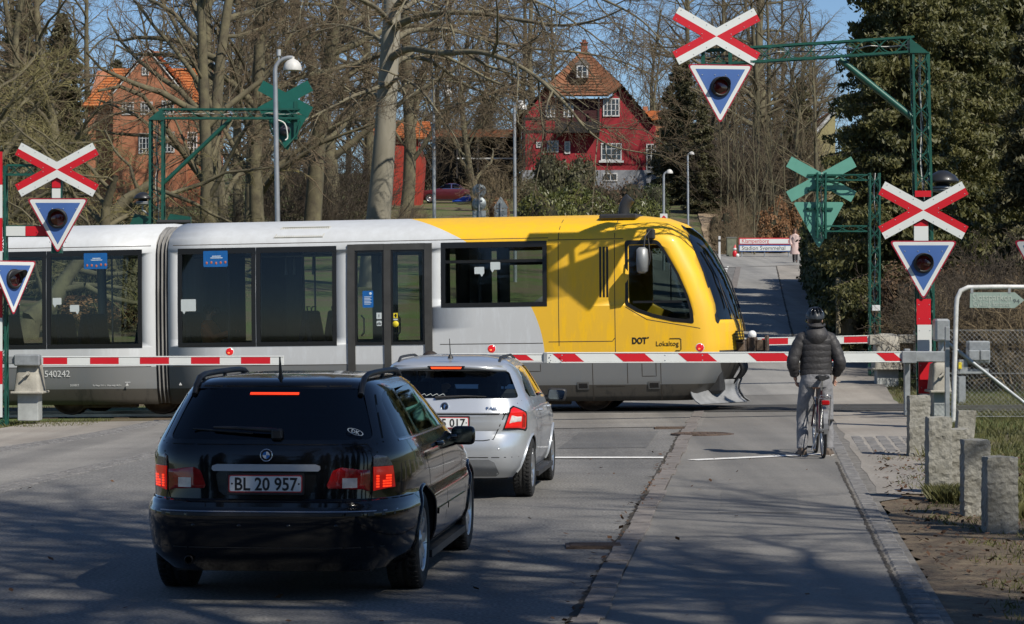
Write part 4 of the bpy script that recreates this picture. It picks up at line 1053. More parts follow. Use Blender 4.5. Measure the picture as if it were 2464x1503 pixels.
o = mb.build('sticker', STK, black); text_mesh('DK', .042, fm @ Matrix.Translation((-.028,-.0145,0)), .0005, bold=.001, width=.056).build('sticker_lettering', STK, o)
h = bvB.ray_cast(Vector((.62,0,3)), Vector((0,0,-1)))[0]; MB().tube([h, h+Vector((-.01,0,.03)), h+Vector((-.04,0,.14))], [.02,.012,.005], 8).build('aerial', BLKP, black)
mb = MB(); mb.lathe([(.022,0),(.028,.0),(.030,-.01),(.028,-.25)], 18, (.075,.50,.275), (-1,0,0)); mb.lathe([(0,-.1),(.022,-.1),(.022,0)], 18, (.075,.50,.275), (-1,0,0), 1); mb.build('exhaust_pipe', [M('exhaust_steel', (.04,.036,.034), .4, .8, var=.3), BLKG], black)
mb = MB()
for y in (-.46,-.16,.16,.46): 
    h = bvB.ray_cast(Vector((-2,y,.5)), Vector((1,0,0)))[0]; mb.lathe([(0,.003),(.012,.002),(.013,0)], 12, h, (-1,0,0))
mb.build('parking_sensor', PB, black, split=True)
mb = MB(); mb.bbox(.55,.9,.1,.6,.93,1.0,.03); mb.build('parcel_shelf', M('shelf_grey', (.12,.12,.125), .8, var=.2), black)
# ---------------------------------------------------------------- silver hatchback
TF = {'r': [(.22,.16),(.27,.10),(.33,.045),(.42,.015),(.50,.0),(.56,.008),(.62,.02),(.70,.045),(.73,.03),(.80,.032),(.86,.04),(.885,.03),(.93,.055),(1.0,.09),(1.05,.115),(1.2,.20),(1.3,.262),(1.33,.24),(1.355,.215),(1.375,.25),(1.40,.36),(1.43,.6),(1.448,.95)],
      'w': [(.22,.76),(.33,.82),(.42,.84),(.5,.852),(.62,.860),(.75,.862),(.88,.852),(.95,.835),(1.0,.815),(1.05,.79),(1.2,.72),(1.3,.668),(1.35,.63),(1.4,.56),(1.43,.44),(1.448,.28)],
      'f': [(.22,3.8),(.4,3.96),(.5,3.98),(.62,3.96),(.72,3.88),(.80,3.66),(.86,3.4),(.92,3.1),(.96,2.95),(1.0,2.88),(1.05,2.78),(1.2,2.48),(1.3,2.25),(1.35,2.12),(1.4,1.95),(1.43,1.75),(1.448,1.5)]}
ZF_ = [.22,.27,.33,.42,.5,.56,.62,.66,.70,.73,.80,.86,.875,.885,.90,.93,.97,1.0,1.03,1.05,1.1,1.15,1.2,1.25,1.3,1.315,1.33,1.355,1.375,1.40,1.415,1.43,1.448]
PF = M('paint_silver', (.66, .69, .72), .3, .6, var=.02, scale=200, coat=.7)
gf_rear = roundpoly([(-.76,1.022),(.76,1.022),(.64,1.303),(-.64,1.303)], .04)
fr_ = roundpoly([(.62,1.08),(.75,1.01),(1.38,1.0),(1.40,1.33),(1.0,1.32)], [.03,.05,.02,.02,.05])
ff_ = roundpoly([(1.45,1.0),(2.50,.985),(2.42,1.06),(2.02,1.29),(1.92,1.33),(1.47,1.335)], [.02,.02,.05,.1,.03,.02])
wsf = roundpoly([(-.66,1.03),(.66,1.03),(.56,1.36),(-.56,1.36)], .05)
opF = [(gf_rear, (-2,0,0), (0,-1,0), (1,0,0), 3.)]
for s_ in (-1, 1):
    for q in (fr_, ff_): opF.append((q, (0, 3*s_, 0), (1,0,0), (0,-s_,0), 3.))
opF.append((wsf, (6,0,0), (0,1,0), (-1,0,0), 4.4))
fx_, fy_ = (1068-U0)*26.1/F, 26.1
silver, bvF = make_car('silver hatchback with lit brake lights, ahead of the black estate car', (fx_, fy_, 0), R(90)-R(5.4), TF, ZF_, PF,
    dict(r=.30, x=(.68, 3.14), y=.755, w=.19, arch=.335, n=9, rim=.20), opF, glass('car_glass', .86, .02, (.85, .95, .95)),
    dict(seats=[(.98,0,.6,.98,0), (.98,-.36,.1,.98,1), (.98,.36,.1,.98,1), (1.9,-.36,.24,1.06,1), (1.9,.36,.24,1.06,1)]), .70)
mb = MB()
line_on(bvF, [(-.70,.885),(-.62,.885),(-.50,.62),(-.40,.605),(.40,.605),(.50,.62),(.62,.885),(.70,.885)], O, A, D, .009, .0015, mb)
line_on(bvF, [(-.66,.868),(.66,.868)], O, A, D, .010, .002, mb); line_on(bvF, [(-.80,.435),(.80,.435)], O, A, D, .008, .0015, mb)
line_on(bvF, [(-.76,1.0),(-.69,.95)], O, A, D, .007, .0015, mb); line_on(bvF, [(.76,1.0),(.69,.95)], O, A, D, .007, .0015, mb)
for s_ in (-1, 1):
    O2, A2, D2 = (0,3*s_,0), (1,0,0), (0,-s_,0)
    line_on(bvF, [(.98,.98),(.98,.75),(1.1,.6),(1.12,.3)], O2, A2, D2, .007, .0015, mb); line_on(bvF, [(1.43,.98),(1.46,.3)], O2, A2, D2, .007, .0015, mb)
    line_on(bvF, [(2.5,.95),(2.62,.8),(2.62,.3)], O2, A2, D2, .007, .0015, mb); line_on(bvF, [(1.1,.26),(2.7,.26)], O2, A2, D2, .007, .0015, mb)
mb.build('panel_joint', gap, silver)
for s_ in (-1, 1):
    for x in (1.33, 2.3):
        h = bvF.ray_cast(Vector((x, 3*s_, .87)), Vector((0,-s_,0)))[0]
        MB().tube([h+Vector((-.1, 0, 0)), h+Vector((-.08, s_*.028, 0)), h+Vector((.05, s_*.028, 0)), h+Vector((.07, 0, 0))], [.013,.016,.016,.013], 8).build('door_handle', PF, silver)
    mb = MB(); mm = Vector((2.36, s_*.95, .99)); rg = []
    for k, sc in ((-.05,.75), (-.045,.96), (-.01,1), (.05,.85), (.09,.4)):
        rg.append([mm+Vector((k, s_*a*sc, b*sc)) for a, b in roundpoly([(-.10,-.065),(.10,-.075),(.12,.06),(-.09,.075)], .04)])
    mb.loft(rg if s_ < 0 else rg[::-1]); mb.tube([mm+Vector((.02, -s_*.2, -.07)), mm+Vector((.02, -s_*.05, -.03))], [.03,.045], 8)
    o = mb.build('mirror', BLKP, silver); g = MB(); g.prism(roundpoly([(-.085,-.048),(.08,-.055),(.10,.045),(-.075,.055)], .028), mm+Vector((-.052,0,0)), (0,s_,0), (0,0,1), (-.003,0,0)); g.build('mirror_glass', M('mirror_glass', (.5,.55,.58), .05, 1., var=0), o)
    # tail lamp: dark frame, red ring, clear centre
    Oo = Vector((-1, 0, 0)); Aa = Vector((-s_*.5, -1, 0)).normalized(); Dd = Vector((1, -s_*.5, 0)).normalized()
    def cq(y, z): return (bvF.ray_cast(Vector((-2, y, z)), Vector((1,0,0)))[0]-Oo).dot(Aa)
    a1 = cq(s_*.60, .72); ow = -s_
    def lp(pts): return [(a1+ow*u, v) for u, v in pts]
    base = lp([(-.02,.695),(.325,.69),(.325,.88),(.12,.955),(.075,.945)])
    o = panel(bvF, roundpoly(base, [.01,.02,.04,.03,.01]), Oo, Aa, Dd, off=.008, nv=12, nu=12).build('tail_lamp', BLKG, silver)
    redp = roundpoly(lp([(.0,.715),(.295,.71),(.305,.868),(.125,.938),(.085,.93)]), [.01,.02,.03,.02,.01])
    panel(bvF, redp, Oo, Aa, Dd, off=.012, nv=12, nu=12).build('red_lens', REDLIT, o)
    panel(bvF, lp([(.055,.775),(.21,.78),(.225,.85),(.085,.855)]), Oo, Aa, Dd, off=.0145, nv=5, nu=5).build('clear_lens', WHL, o)
    panel(bvF, lp([(.225,.73),(.28,.73),(.29,.86),(.24,.87)]), Oo, Aa, Dd, off=.014, nv=5, nu=5).build('red_lens', REDL, o)
silver.scale = (1, .955, .96)
# spoiler lip, brake light, plate, badge, lettering, wiper, aerial, rails, lower valance
mb = MB(); rg = []
for k in range(13):
    y = lerp(-.60, .60, k/12); z = 1.365-.035*(y/.6)**2; h = bvF.ray_cast(Vector((-2,y,z)), Vector((1,0,0)))[0]; x = h.x
    rg.append([Vector((x+.10,y,z+.03)), Vector((x-.035,y,z-.005)), Vector((x-.04,y,z-.03)), Vector((x+.0,y,z-.05)), Vector((x+.12,y,z-.05))])
mb.loft(rg); mb.build('spoiler', PF, silver)
def onf(y, z, off): return bvF.ray_cast(Vector((-2,y,z)), Vector((1,0,0)))[0]-Vector((off,0,0))
xb = onf(0, 1.365, .0).x-.045
mb = MB(); mb.prism(roundpoly([(-.17,1.308),(.17,1.308),(.20,1.352),(-.20,1.352)], .02), (xb,0,0), (0,-1,0), (0,0,1), (.05,0,0)); o = mb.build('brake_lamp', BLKG, silver)
mb = MB(); mb.prism([(-.15,1.322),(.15,1.322),(.16,1.342),(-.16,1.342)], (xb-.004,0,0), (0,-1,0), (0,0,1), (.01,0,0)); mb.build('lamp_bulb', REDHOT, o)
rpan(silver, bvF, roundpoly([(-.44,.705),(.44,.705),(.52,.862),(-.52,.862)], .03), 'plate_recess', PF, -.0, 8, 12, .02)
plate(silver, bvF, 0, .785, .50, .11, '85 017', blank=.135)
h = onf(0, .945, 0); nrm = Vector((-1,0,.25)).normalized(); mb = MB()
mb.lathe([(.043,0),(.043,.006),(.037,.010),(.034,.008)], 28, h, nrm); mb.lathe([(.034,.008),(0,.009)], 28, h, nrm, 1)
fm = frame(h+nrm*.0095, (0,-1,0), nrm.cross(Vector((0,-1,0))))
mb.add([fm @ Vector((a*.001, b*.001, .001)) for a, b in ((-4,-22),(6,-22),(4,-6),(20,10),(22,16),(6,6),(14,20),(10,22),(-1,8),(4,24),(-2,24),(-8,8),(-10,-4))], [list(range(13))]); mb.build('badge', [CHROME, BLKG], silver)
text_mesh('FABIA', .042, frame(onf(-.42,.915,.003), (.03,-1,0), (.3,0,1)), .002, width=.17, bold=.001).build('lettering', CHROME, silver)
q = [onf(lerp(.30,-.0,k/14), 1.062+.012*math.sin(k*2.1)*(1 if k % 3 else .2), .006) for k in range(15)]
MB().tube(q, .0035, 4).build('sticker', STK, silver)
mb = MB(); mb.tube([onf(.1,1.035,.02), onf(-.2,1.05,.018), onf(-.42,1.045,.014)], [.014,.010,.005], 6); mb.build('wiper', BLKP, silver)
h = bvF.ray_cast(Vector((.55,0,3)), Vector((0,0,-1)))[0]; mb = MB(); mb.lathe([(.03,0),(.022,.02),(.008,.04)], 12, h, (0,0,1)); mb.tube([h+Vector((0,0,.03)), h+Vector((-.09,0,.20))], [.006,.004], 6); mb.build('aerial', BLKP, silver)
for s_ in (-1, 1):
    q = [bvF.ray_cast(Vector((x, s_*.52, 3)), Vector((0,0,-1)))[0]+Vector((0,0,.028 if .5 < x < 2 else 0)) for x in (.42,.55,.8,1.2,1.6,1.95,2.05)]
    MB().tube(q, .014, 8).build('roof_rail', BLKP, silver)
rpan(silver, bvF, roundpoly([(-.56,.235),(.56,.235),(.50,.415),(-.50,.415)], .05), 'valance', M('valance_grey', (.27,.28,.29), .5, .2, var=.1), .004, 6, 12)
mb = MB(); mb.lathe([(.022,0),(.028,0),(.028,-.2)], 14, (.16,-.12,.215), (-1,0,0)); mb.build('exhaust_pipe', CHROME, silver)
mb = MB()
for y in (-.55,-.2,.2,.55): mb.lathe([(0,.003),(.011,.002),(.012,0)], 12, onf(y,.52,0), (-1,0,0))
mb.build('parking_sensor', PF, silver, split=True)
# ================================================================ level crossing equipment
GRN = M('portal_green', (.012, .085, .062), .42, .1, var=.18, scale=4, coat=.2)
PALE = M('sign_back_pale', (.12, .33, .255), .45, .0, var=.06)
GRND = M('sign_back_green', (.010, .105, .08), .4, .0, var=.06)
SW = M('sign_white', (.66, .68, .66), .4, var=.03, scale=3); SR = M('sign_red', (.55, .012, .022), .38, var=.05, scale=3); SB = M('sign_blue', (.062, .135, .36), .4, var=.04, scale=3)
SRD = M('sign_border', (.36, .012, .035), .38, var=.05)
ZINC = M('galvanised', (.36, .38, .39), .5, .55, var=.22, scale=7); CONC = M('concrete', (.34, .33, .30), .9, var=.25, scale=6, bump=.3)
CAST = M('cast_housing', (.36, .34, .29), .75, .1, var=.3, scale=4, bump=.2); LENS = M('lens_red_dark', (.10, .004, .007), .1, var=0, coat=.8)
LENSON = M('lens_red_lit', (.4, .005, .008), .12, var=0, coat=.8, emit=(1, .02, .01), es=.35); BULB = M('lens_hot', (.8, .1, .05), .2, var=0, emit=(1, .16, .04), es=2.0)
CABLE = M('cable_white', (.6, .6, .55), .5, var=.1)
def lattice(mb, a, b, w, dp, A, n=None, cs=.035, cable=None):
    """square lattice mast from a to b: four angle bars and wavy lacing on all sides"""
    a, b = Vector(a), Vector(b); d = (b-a); L = d.length; d.normalize(); A = Vector(A).normalized(); B = d.cross(A).normalized()
    A = B.cross(d)
    for sa in (-1, 1):
        for sb in (-1, 1):
            o = a+A*(sa*(w/2-cs/2))+B*(sb*(dp/2-cs/2)); m4 = Matrix(((A.x,B.x,d.x,o.x),(A.y,B.y,d.y,o.y),(A.z,B.z,d.z,o.z),(0,0,0,1)))
            mb.box(-sa*cs/2-(.004 if sa > 0 else -.004)*0, sa*cs/2, sb*cs/2-sb*.008, sb*cs/2, 0, L, 0, m4)
            mb.box(sa*cs/2-sa*.008, sa*cs/2, -sb*cs/2, sb*cs/2-sb*.008, 0, L, 0, m4)
    n = n or max(3, int(L/.36))
    for X, Y, ww, off in ((A, B, w, dp/2-.012), (B, A, dp, w/2-.012)):
        for s_ in (-1, 1):
            for ph in (0, math.pi):
                pts = []
                for i in range(n*6+1):
                    t = i/(n*6); q = math.cos(ph+t*n*math.pi); q = math.copysign(abs(q)**.7, q)
                    pts.append(a+d*(t*L)+X*(q*(ww/2-cs*.7))+Y*(s_*off+(.006 if ph else -.006)))
                mb.tube(pts, .009, 4, cap=False, sm=False)
    if cable:
        for k in range(cable):
            rr = random.Random(k); pts = [a+d*(L*t/14)+A*(rr.uniform(-.12,.12)*w)+B*(rr.uniform(-.12,.12)*dp) for t in range(15)]
            mb.tube(smooth_curve(pts, 3), .009, 5, 1 if k % 2 == 0 else 2)
    return mb
def saltire(m4, parent, back, L=1.53, w=.236, a=28.5, name='saltire_sign'):
    """crossed planks; local x right, y up, z towards the reader"""
    mb = MB(); d = Vector((math.cos(R(a)), math.sin(R(a)))); n = Vector((-d.y, d.x)); h = w/2; X, Y, Z = (m4.to_3x3() @ Vector(v) for v in ((1,0,0),(0,1,0),(0,0,1)))
    E, e = d*(L/2), h/abs(n.y)                     # the plank edge meets x=0 at height e
    f = h/abs(n.x)
    def P3(p, z): return m4 @ Vector((p[0], p[1], z))
    for sx in (1, -1):
        for sy in (1, -1):
            def S_(p): return (p[0]*sx, p[1]*sy)
            wh = [(0,0), E, E+n*h, (0, e)]; rd = [(0,0), (f, 0), E-n*h, E]
            for poly, m in ((wh, 0), (rd, 1)):
                vs = [P3(S_(p), .004) for p in poly]; mb.add(vs, [[0,1,2,3] if sx*sy > 0 else [3,2,1,0]], m)
            # backing plate of this arm
            pl_ = [S_(p) for p in ((0,0), (f,0), E-n*h, E+n*h, (0,e))]
            mb.prism(pl_, P3((0,0), -.026), X, Y, Z*.028, 2)
            for t in (.3, .62, .93):
                for q in (.7, -.7):
                    p = d*(L/2*t)+n*(h*q); c = P3(S_(p), .004); mb.lathe([(.009,0),(.008,.005),(0,.006)], 6, c, Z, 3)
    return mb.build(name, [SW, SR, back, ZINC], parent, world=True)
def triangle(m4, parent, back, w=1.10, h=.96, lamp=True, lit=False, name='triangle_sign', drop=.36):
    X, Y, Z = (m4.to_3x3() @ Vector(v) for v in ((1,0,0),(0,1,0),(0,0,1))); mb = MB()
    def inset(k): return [(-w/2+k*1.85, -k), (w/2-k*1.85, -k), (0, -h+k*2.05)]
    def P3(x, y, z): return m4 @ Vector((x, y, z))
    mb.prism(roundpoly(inset(0), .075, 5), P3(0,0,-.02), X, Y, Z*.022, 3)
    for i, (k, r) in enumerate(((.0, .075), (.018, .06), (.074, .012))):
        mb.add([P3(p[0], p[1], .004+.0015*i) for p in roundpoly(inset(k), r, 5)], [list(range(18))[::-1] if False else list(range(18))], i)
    for x, y in ((-.3,-.17),(.3,-.17),(-.09,-.17),(.09,-.17),(-.29,-.45),(.29,-.45),(-.13,-.72),(.13,-.72)):
        mb.lathe([(.010,0),(.009,.005),(0,.006)], 6, P3(x, y, .008), Z, 4)
    # fix winding so that the faces look at the reader
    for i, f in enumerate(mb.f):
        if mb.m[i] in (0, 1, 2) and len(f) == 18:
            q = (mb.v[f[1]]-mb.v[f[0]]).cross(mb.v[f[6]]-mb.v[f[0]])
            if q.dot(Z) < 0: mb.f[i] = f[::-1]
    o = mb.build(name, [SRD, SW, SB, back, ZINC], parent, world=True)
    if lamp:
        c = P3(0, -drop, .01); mb = MB()
        mb.lathe([(.165,0),(.165,.03),(.15,.05),(.125,.055),(.12,.03)], 28, c, Z, 0)
        mb.lathe([(.12,.03),(.08,.04),(0,.045)], 24, c, Z, 1 if not lit else 2)
        vs = []; N = 22                              # visor: a hood longer on top
        for i in range(N+1):
            t = R(-28)+i/N*R(236); ln = .06+.20*max(0, math.sin(t))**.8
            for r in (.150, .140):
                for z in (.03, ln): vs.append(c+X*(r*math.cos(t))+Y*(r*math.sin(t))+Z*z)
        fs = []
        for i in range(N):
            b = i*4; q = b+4
            fs += [[b, q, q+1, b+1], [b+2, b+3, q+3, q+2], [b+1, q+1, q+3, b+3]]
        mb.add(vs, fs, 0, True)
        mb.build('signal_lamp', [M('lamp_black', (.018,.018,.018), .5, var=.1), LENS, LENSON], o, world=True)
    return o
def lampback(c, Z, parent, mat_=None):
    mb = MB(); mb.lathe([(.12,0),(.15,.04),(.15,.1),(.12,.16),(0,.18)], 20, c, Z); return mb.build('lamp_housing', mat_ or BLKP, parent, world=True)
def bell(c, parent, br):
    mb = MB(); c = Vector(c)
    mb.lathe([(0,.20),(.08,.19),(.2,.12),(.26,.04),(.265,0),(.12,.01)], 24, c); mb.lathe([(.12,.0),(.12,-.06),(.15,-.06)], 20, c, m=0)
    mb.lathe([(.15,-.06),(.19,-.07),(.19,-.14),(.15,-.15),(.05,-.17)], 24, c, m=1); mb.lathe([(.192,-.09),(.195,-.1),(.192,-.11)], 24, c, m=0)
    mb.tube([c+Vector((0,0,-.15)), c+Vector((-.02,0,-.3)), Vector(br)], .03, 8, 1)
    return mb.build('warning_bell', [M('bell_black', (.02,.021,.024), .4, var=.1, coat=.3), M('bell_grey', (.32,.34,.35), .5, var=.1)], parent, world=True)
def face_m4(c, n):                                # sign plane at c facing along n (horizontal)
    n = Vector((n[0], n[1], 0)).normalized(); x = Vector((-n.y, n.x, 0))
    return Matrix(((x.x, 0, n.x, c[0]), (x.y, 0, n.y, c[1]), (0, 1, 0, c[2]), (0,0,0,1)))
def gz_at(p): return gz(p[0], p[1])
# ---------------------------------------------------------------- near right portal
d = 43.9; b = P(2231, 999, d); zb = gz(b.x, d)
pr = thing('crossing_portal', 'green lattice signal portal with striped post standing right of the cyclist', 'crossing signal', (b.x, d, zb), group='signals of the level crossing')
top = P(2213, 128, d)
mb = MB(); lattice(mb, (b.x, d, zb-.1), (top.x, d, top.z), .285, .285, (1,0,0), cable=3)
mb.box(b.x-.25, b.x+.25, d-.2, d+.2, zb-.1, zb+.03); mb.build('post', [GRN, CABLE, BLKP], pr, world=True)
# beam runs from the top towards the road, sign end a little lower and nearer
e1 = P(1700, 140, d); s1 = P(2195, 108, d)
mb = MB(); lattice(mb, e1, Vector((top.x-.1, d, s1.z)), .27, .27, (0,0,1), cable=2); mb.build('beam', [GRN, CABLE, BLKP], pr, world=True)
mb = MB(); c0 = P(2188, 94, d-.16); mb.prism([tuple((q.x, q.z)) for q in (P(2186,94,d), P(2186,130,d), P(2232,130,d))], (0, d-.16, 0), (1,0,0), (0,0,1), (0, .32, 0)); mb.build('corner_plate', GRN, pr, world=True)
MB().tube([P(2020, 143, d), P(2194, 283, d)], .055, 10).build('brace', GRN, pr, world=True)
fc = Vector((-.10, -1, 0))
for (u, v, dd, nrm) in ((1724, 88, d-.22, (.16,-1,0)), (2222, 507, d-.2, (-.02,-1,0))):
    c = P(u, v, dd); saltire(face_m4(c, nrm), pr, GRN)
t_ = triangle(face_m4(P(1733, 156, d-.22), (.16,-1,0)), pr, GRN); triangle(face_m4(P(2222, 580, d-.2), (-.02,-1,0)), pr, GRN)
lampback(P(1733, 206, d-.16), (0,1,0), pr)
mb = MB()
for u in (1690, 1755): 
    mb.box(P(u,0,d).x-.03, P(u,0,d).x+.03, d-.18, d-.14, P(0,215,d).z, P(0,112,d).z)
mb.build('sign_bracket', GRN, pr, world=True, split=True)
mb = MB(); xs0 = [(447,500,1),(500,580,0)]
segs = [(545,580,0),(525,545,1),(720,782,1),(782,866,0),(866,948,1),(948,1003,0)]
for v0, v1, m in segs:
    q0, q1 = P(2222+(v0-700)*.034, v0, d-.165), P(2222+(v1-700)*.034, v1, d-.165)
    if v0 == 720: mb.build('striped_board', [SW, SR, ZINC], pr, world=True); mb = MB()
    mb.box(q0.x-.115, q0.x+.115, d-.165, d-.145, q1.z+.0005, q0.z-.0005, m)
q = P(2221, 467, d-.2); m2 = MB(); m2.box(q.x-.13, q.x+.13, d-.21, d-.17, q.z-.05, q.z+.05, 1); m2.build('marker_plate', [SW, SR, ZINC], pr, world=True)
for v0, v1, m in segs[2:]:
    for vv in (v0+14, v1-14):
        for s_ in (-1, 1):
            c = P(2222+(vv-700)*.034, vv, d-.165); mb.lathe([(.009,0),(.008,.005),(0,.006)], 6, c+Vector((s_*.085,0,0)), (0,-1,0), 2)
mb.build('striped_board', [SW, SR, ZINC], pr, world=True)
bell(P(2268, 440, d+.1), pr, P(2240, 480, d+.05))
# ---------------------------------------------------------------- left signal at the picture edge
d = 44.6; b = P(3, 1005, d)
pl_ = thing('crossing_portal', 'crossing signal at the left edge, striped post with two arms and two triangles', 'crossing signal', (b.x, d, gz(b.x, d)), group='signals of the level crossing')
mb = MB(); lattice(mb, (b.x, d, -.25), (b.x-.02, d, P(0,400,d).z), .22, .22, (1,0,0)); mb.build('post', GRN, pl_, world=True)
mb = MB()
for k in range(8):
    v0 = 1005-k*80; q0, q1 = P(-1, v0, d-.13), P(-1, v0-80, d-.13); mb.box(q0.x-.10, q0.x+.045, d-.135, d-.115, q0.z, q1.z-.003, k % 2)
mb.build('striped_board', [SW, SR], pl_, world=True)
for v in (410,):
    mb = MB(); lattice(mb, (b.x+.1, d, P(0,v,d).z), (P(128,v,d).x, d, P(0,v,d).z), .19, .19, (0,0,1)); mb.build('arm', GRN, pl_, world=True)
mb = MB(); z0 = P(0,557,d).z; mb.box(P(8,0,d).x, P(150,0,d).x, d-.06, d+.06, z0-.095, z0+.095, 0)
q = [P(10,0,d).x, P(63,0,d).x, P(118,0,d).x, P(150,0,d).x]
for i in range(3): mb.box(q[i]+.002, q[i+1]-.002, d-.075, d-.061, z0-.08, z0+.08, 1+i % 2)
mb.build('arm', [GRN, SW, SR], pl_, world=True)
mb = MB(); xx = P(138,0,d).x; mb.box(xx-.085, xx+.085, d-.10, d+.06, P(0,610,d).z, P(0,400,d).z, 0)
mb.box(xx-.07, xx+.07, d-.115, d-.101, P(0,478,d).z, P(0,455,d).z, 1); mb.box(xx-.07, xx+.07, d-.115, d-.101, P(0,453,d).z, P(0,430,d).z, 2); mb.build('arm', [GRN, SW, SR], pl_, world=True)
saltire(face_m4(P(137, 409, d-.15), (.0,-1,0)), pl_, GRN, L=1.45, w=.225); triangle(face_m4(P(139, 478, d-.15), (-.0,-1,0)), pl_, GRN, w=1.02, h=.91, drop=.33)
triangle(face_m4(P(32, 628, d-.25), (1.4,-1,0)), pl_, GRN, w=1.05, h=.91, drop=.30)
# ---------------------------------------------------------------- far left portal, seen from behind
d = 76.; b = P(378, 640, d); zb = gz(b.x, d); zt = P(0, 262, d).z
pf = thing('crossing_portal', 'dark green portal behind the train with its saltire seen from the back', 'crossing signal', (b.x, d, zb), group='signals of the level crossing')
mb = MB(); lattice(mb, (b.x, d, zb-.1), (b.x, d, P(0,290,d).z), .42, .42, (1,0,0), cs=.07, cable=4); mb.build('post', [GRN, CABLE, BLKP], pf, world=True)
mb = MB(); lattice(mb, Vector((b.x+.05, d, P(0,275,d).z)), P(720, 275, d), .30, .36, (0,0,1), cs=.05, cable=1); mb.build('beam', [GRN, CABLE, BLKP], pf, world=True)
mb = MB(); mb.prism([(q.x, q.z) for q in (P(392,262,d), P(358,290,d), P(396,291,d))], (0,d-.24,0), (1,0,0), (0,0,1), (0,.48,0)); mb.build('corner_plate', GRN, pf, world=True)
MB().tube([P(555,288,d), P(393,442,d)], .06, 10).build('brace', GRN, pf, world=True)
m4 = face_m4(P(687, 239, d+.3), (0,1,0)); saltire(m4, pf, GRND, L=1.60, w=.33); triangle(face_m4(P(691, 277, d+.3), (0,1,0)), pf, GRND, w=1.2, h=1.02, lamp=False)
mb = MB(); mb.box(P(667,0,d).x, P(707,0,d).x, d+.2, d+.24, P(0,277,d).z, P(0,245,d).z)
mb.build('sign_plate', GRND, pf, world=True)
mb = MB()
for u in (668, 710): mb.box(P(u,0,d).x-.05, P(u,0,d).x+.05, d+.18, d+.26, P(0,335,d).z, P(0,243,d).z)
mb.build('sign_bracket', GRN, pf, world=True, split=True)
mb = MB(); q = [P(u,v,d+.15) for u, v in ((648,292),(655,320),(686,358),(716,322),(722,292))]; mb.tube(q, .035, 4); mb.build('sign_frame', GRN, pf, world=True)
lampback(P(686, 315, d+.25), (0,-1,0), pf, M('housing_purple', (.05,.045,.06), .5))
mb = MB(); mb.tube(smooth_curve([P(662,288,d-.2), P(685,298,d-.2), P(692,330,d-.2), P(686,338,d-.25)], 5), .02, 6); mb.build('cable', CABLE, pf, world=True)
mb = MB(); mb.tube([P(378,535,d-.2), P(458,535,d-.2)], .07, 8); mb.build('rod', BLKP, pf, world=True)
for u0, u1 in ((310,362), (395,458)):
    mb = MB(); mb.prism([(q.x, q.z) for q in (P(u0,545,d), P(u0+14,515,d), P(u1,522,d), P(u1,545,d))], (0,d,0), (1,0,0), (0,0,1), (0,.3,0)); mb.build('foot_plate', GRN, pf, world=True)
bell(P(344, 480, d-.1), pf, P(362, 520, d-.1))
# ---------------------------------------------------------------- far right frame with pale backs
d = 56.5; b = P(2104, 920, d); zb = gz(b.x, d)
pq = thing('crossing_portal', 'green lattice frame beyond the barrier carrying the back of a pale green saltire', 'crossing signal', (b.x, d, zb), group='signals of the level crossing')
mb = MB(); lattice(mb, (b.x, d, zb-.1), (b.x-.0, d, P(0,417,d).z), .235, .235, (1,0,0), cable=2); mb.build('post', [GRN, CABLE, BLKP], pq, world=True)
for v in (428, 551):
    mb = MB(); lattice(mb, P(1962, v, d), P(2092, v, d), .14, .14, (0,0,1), cs=.028); mb.build('arm', GRN, pq, world=True)
mb = MB(); lattice(mb, P(1976, 575, d), P(1976, 416, d), .21, .21, (1,0,0), cable=1); mb.build('upright', [GRN, CABLE, BLKP], pq, world=True)
saltire(face_m4(P(1976, 432, d+.18), (0,1,0)), pq, PALE, L=1.55, w=.245); triangle(face_m4(P(1970, 487, d+.18), (0,1,0)), pq, PALE, w=1.08, h=.98, lamp=False)
mb = MB()
for u0, u1, v in ((1945,2015,422), (1945,2015,459), (1938,2006,503)): mb.box(P(u0,0,d).x, P(u1,0,d).x, d+.12, d+.155, P(0,v+2,d).z, P(0,v-3,d).z)
mb.build('sign_bracket', GRN, pq, world=True, split=True)
q = P(2108, 742, d-.15); mb = MB(); mb.bbox(q.x-.085, q.x+.085, d-.16, d-.13, q.z-.06, q.z+.06, .008); mb.build('notice_plate', SW, pq, world=True)
# a triangle signal at the right edge, facing the side road
d = 38.; b = P(2470, 1150, d)
pe = thing('crossing_signal', 'signal at the right edge with only its hood and triangle rim in view', 'crossing signal', (b.x+.25, d, gz(b.x, d)), group='signals of the level crossing')
mb = MB(); mb.bbox(b.x+.15, b.x+.35, d-.1, d+.1, -.1, 4.4, .01); mb.build('post', GRN, pe, world=True)
triangle(face_m4(P(2522, 578, d-.12), (-.55,-1,0)), pe, GRN, w=1.0, h=.9, lamp=True, drop=.22)
mb = MB(); mb.loft([[P(2444, 608, d-.5)+Vector((0,0,z)) for z in (0,.02,.02)], [P(2444,608,d-.5)+Vector((.5, .3, z)) for z in (0,.15,.16)]], caps=False); 
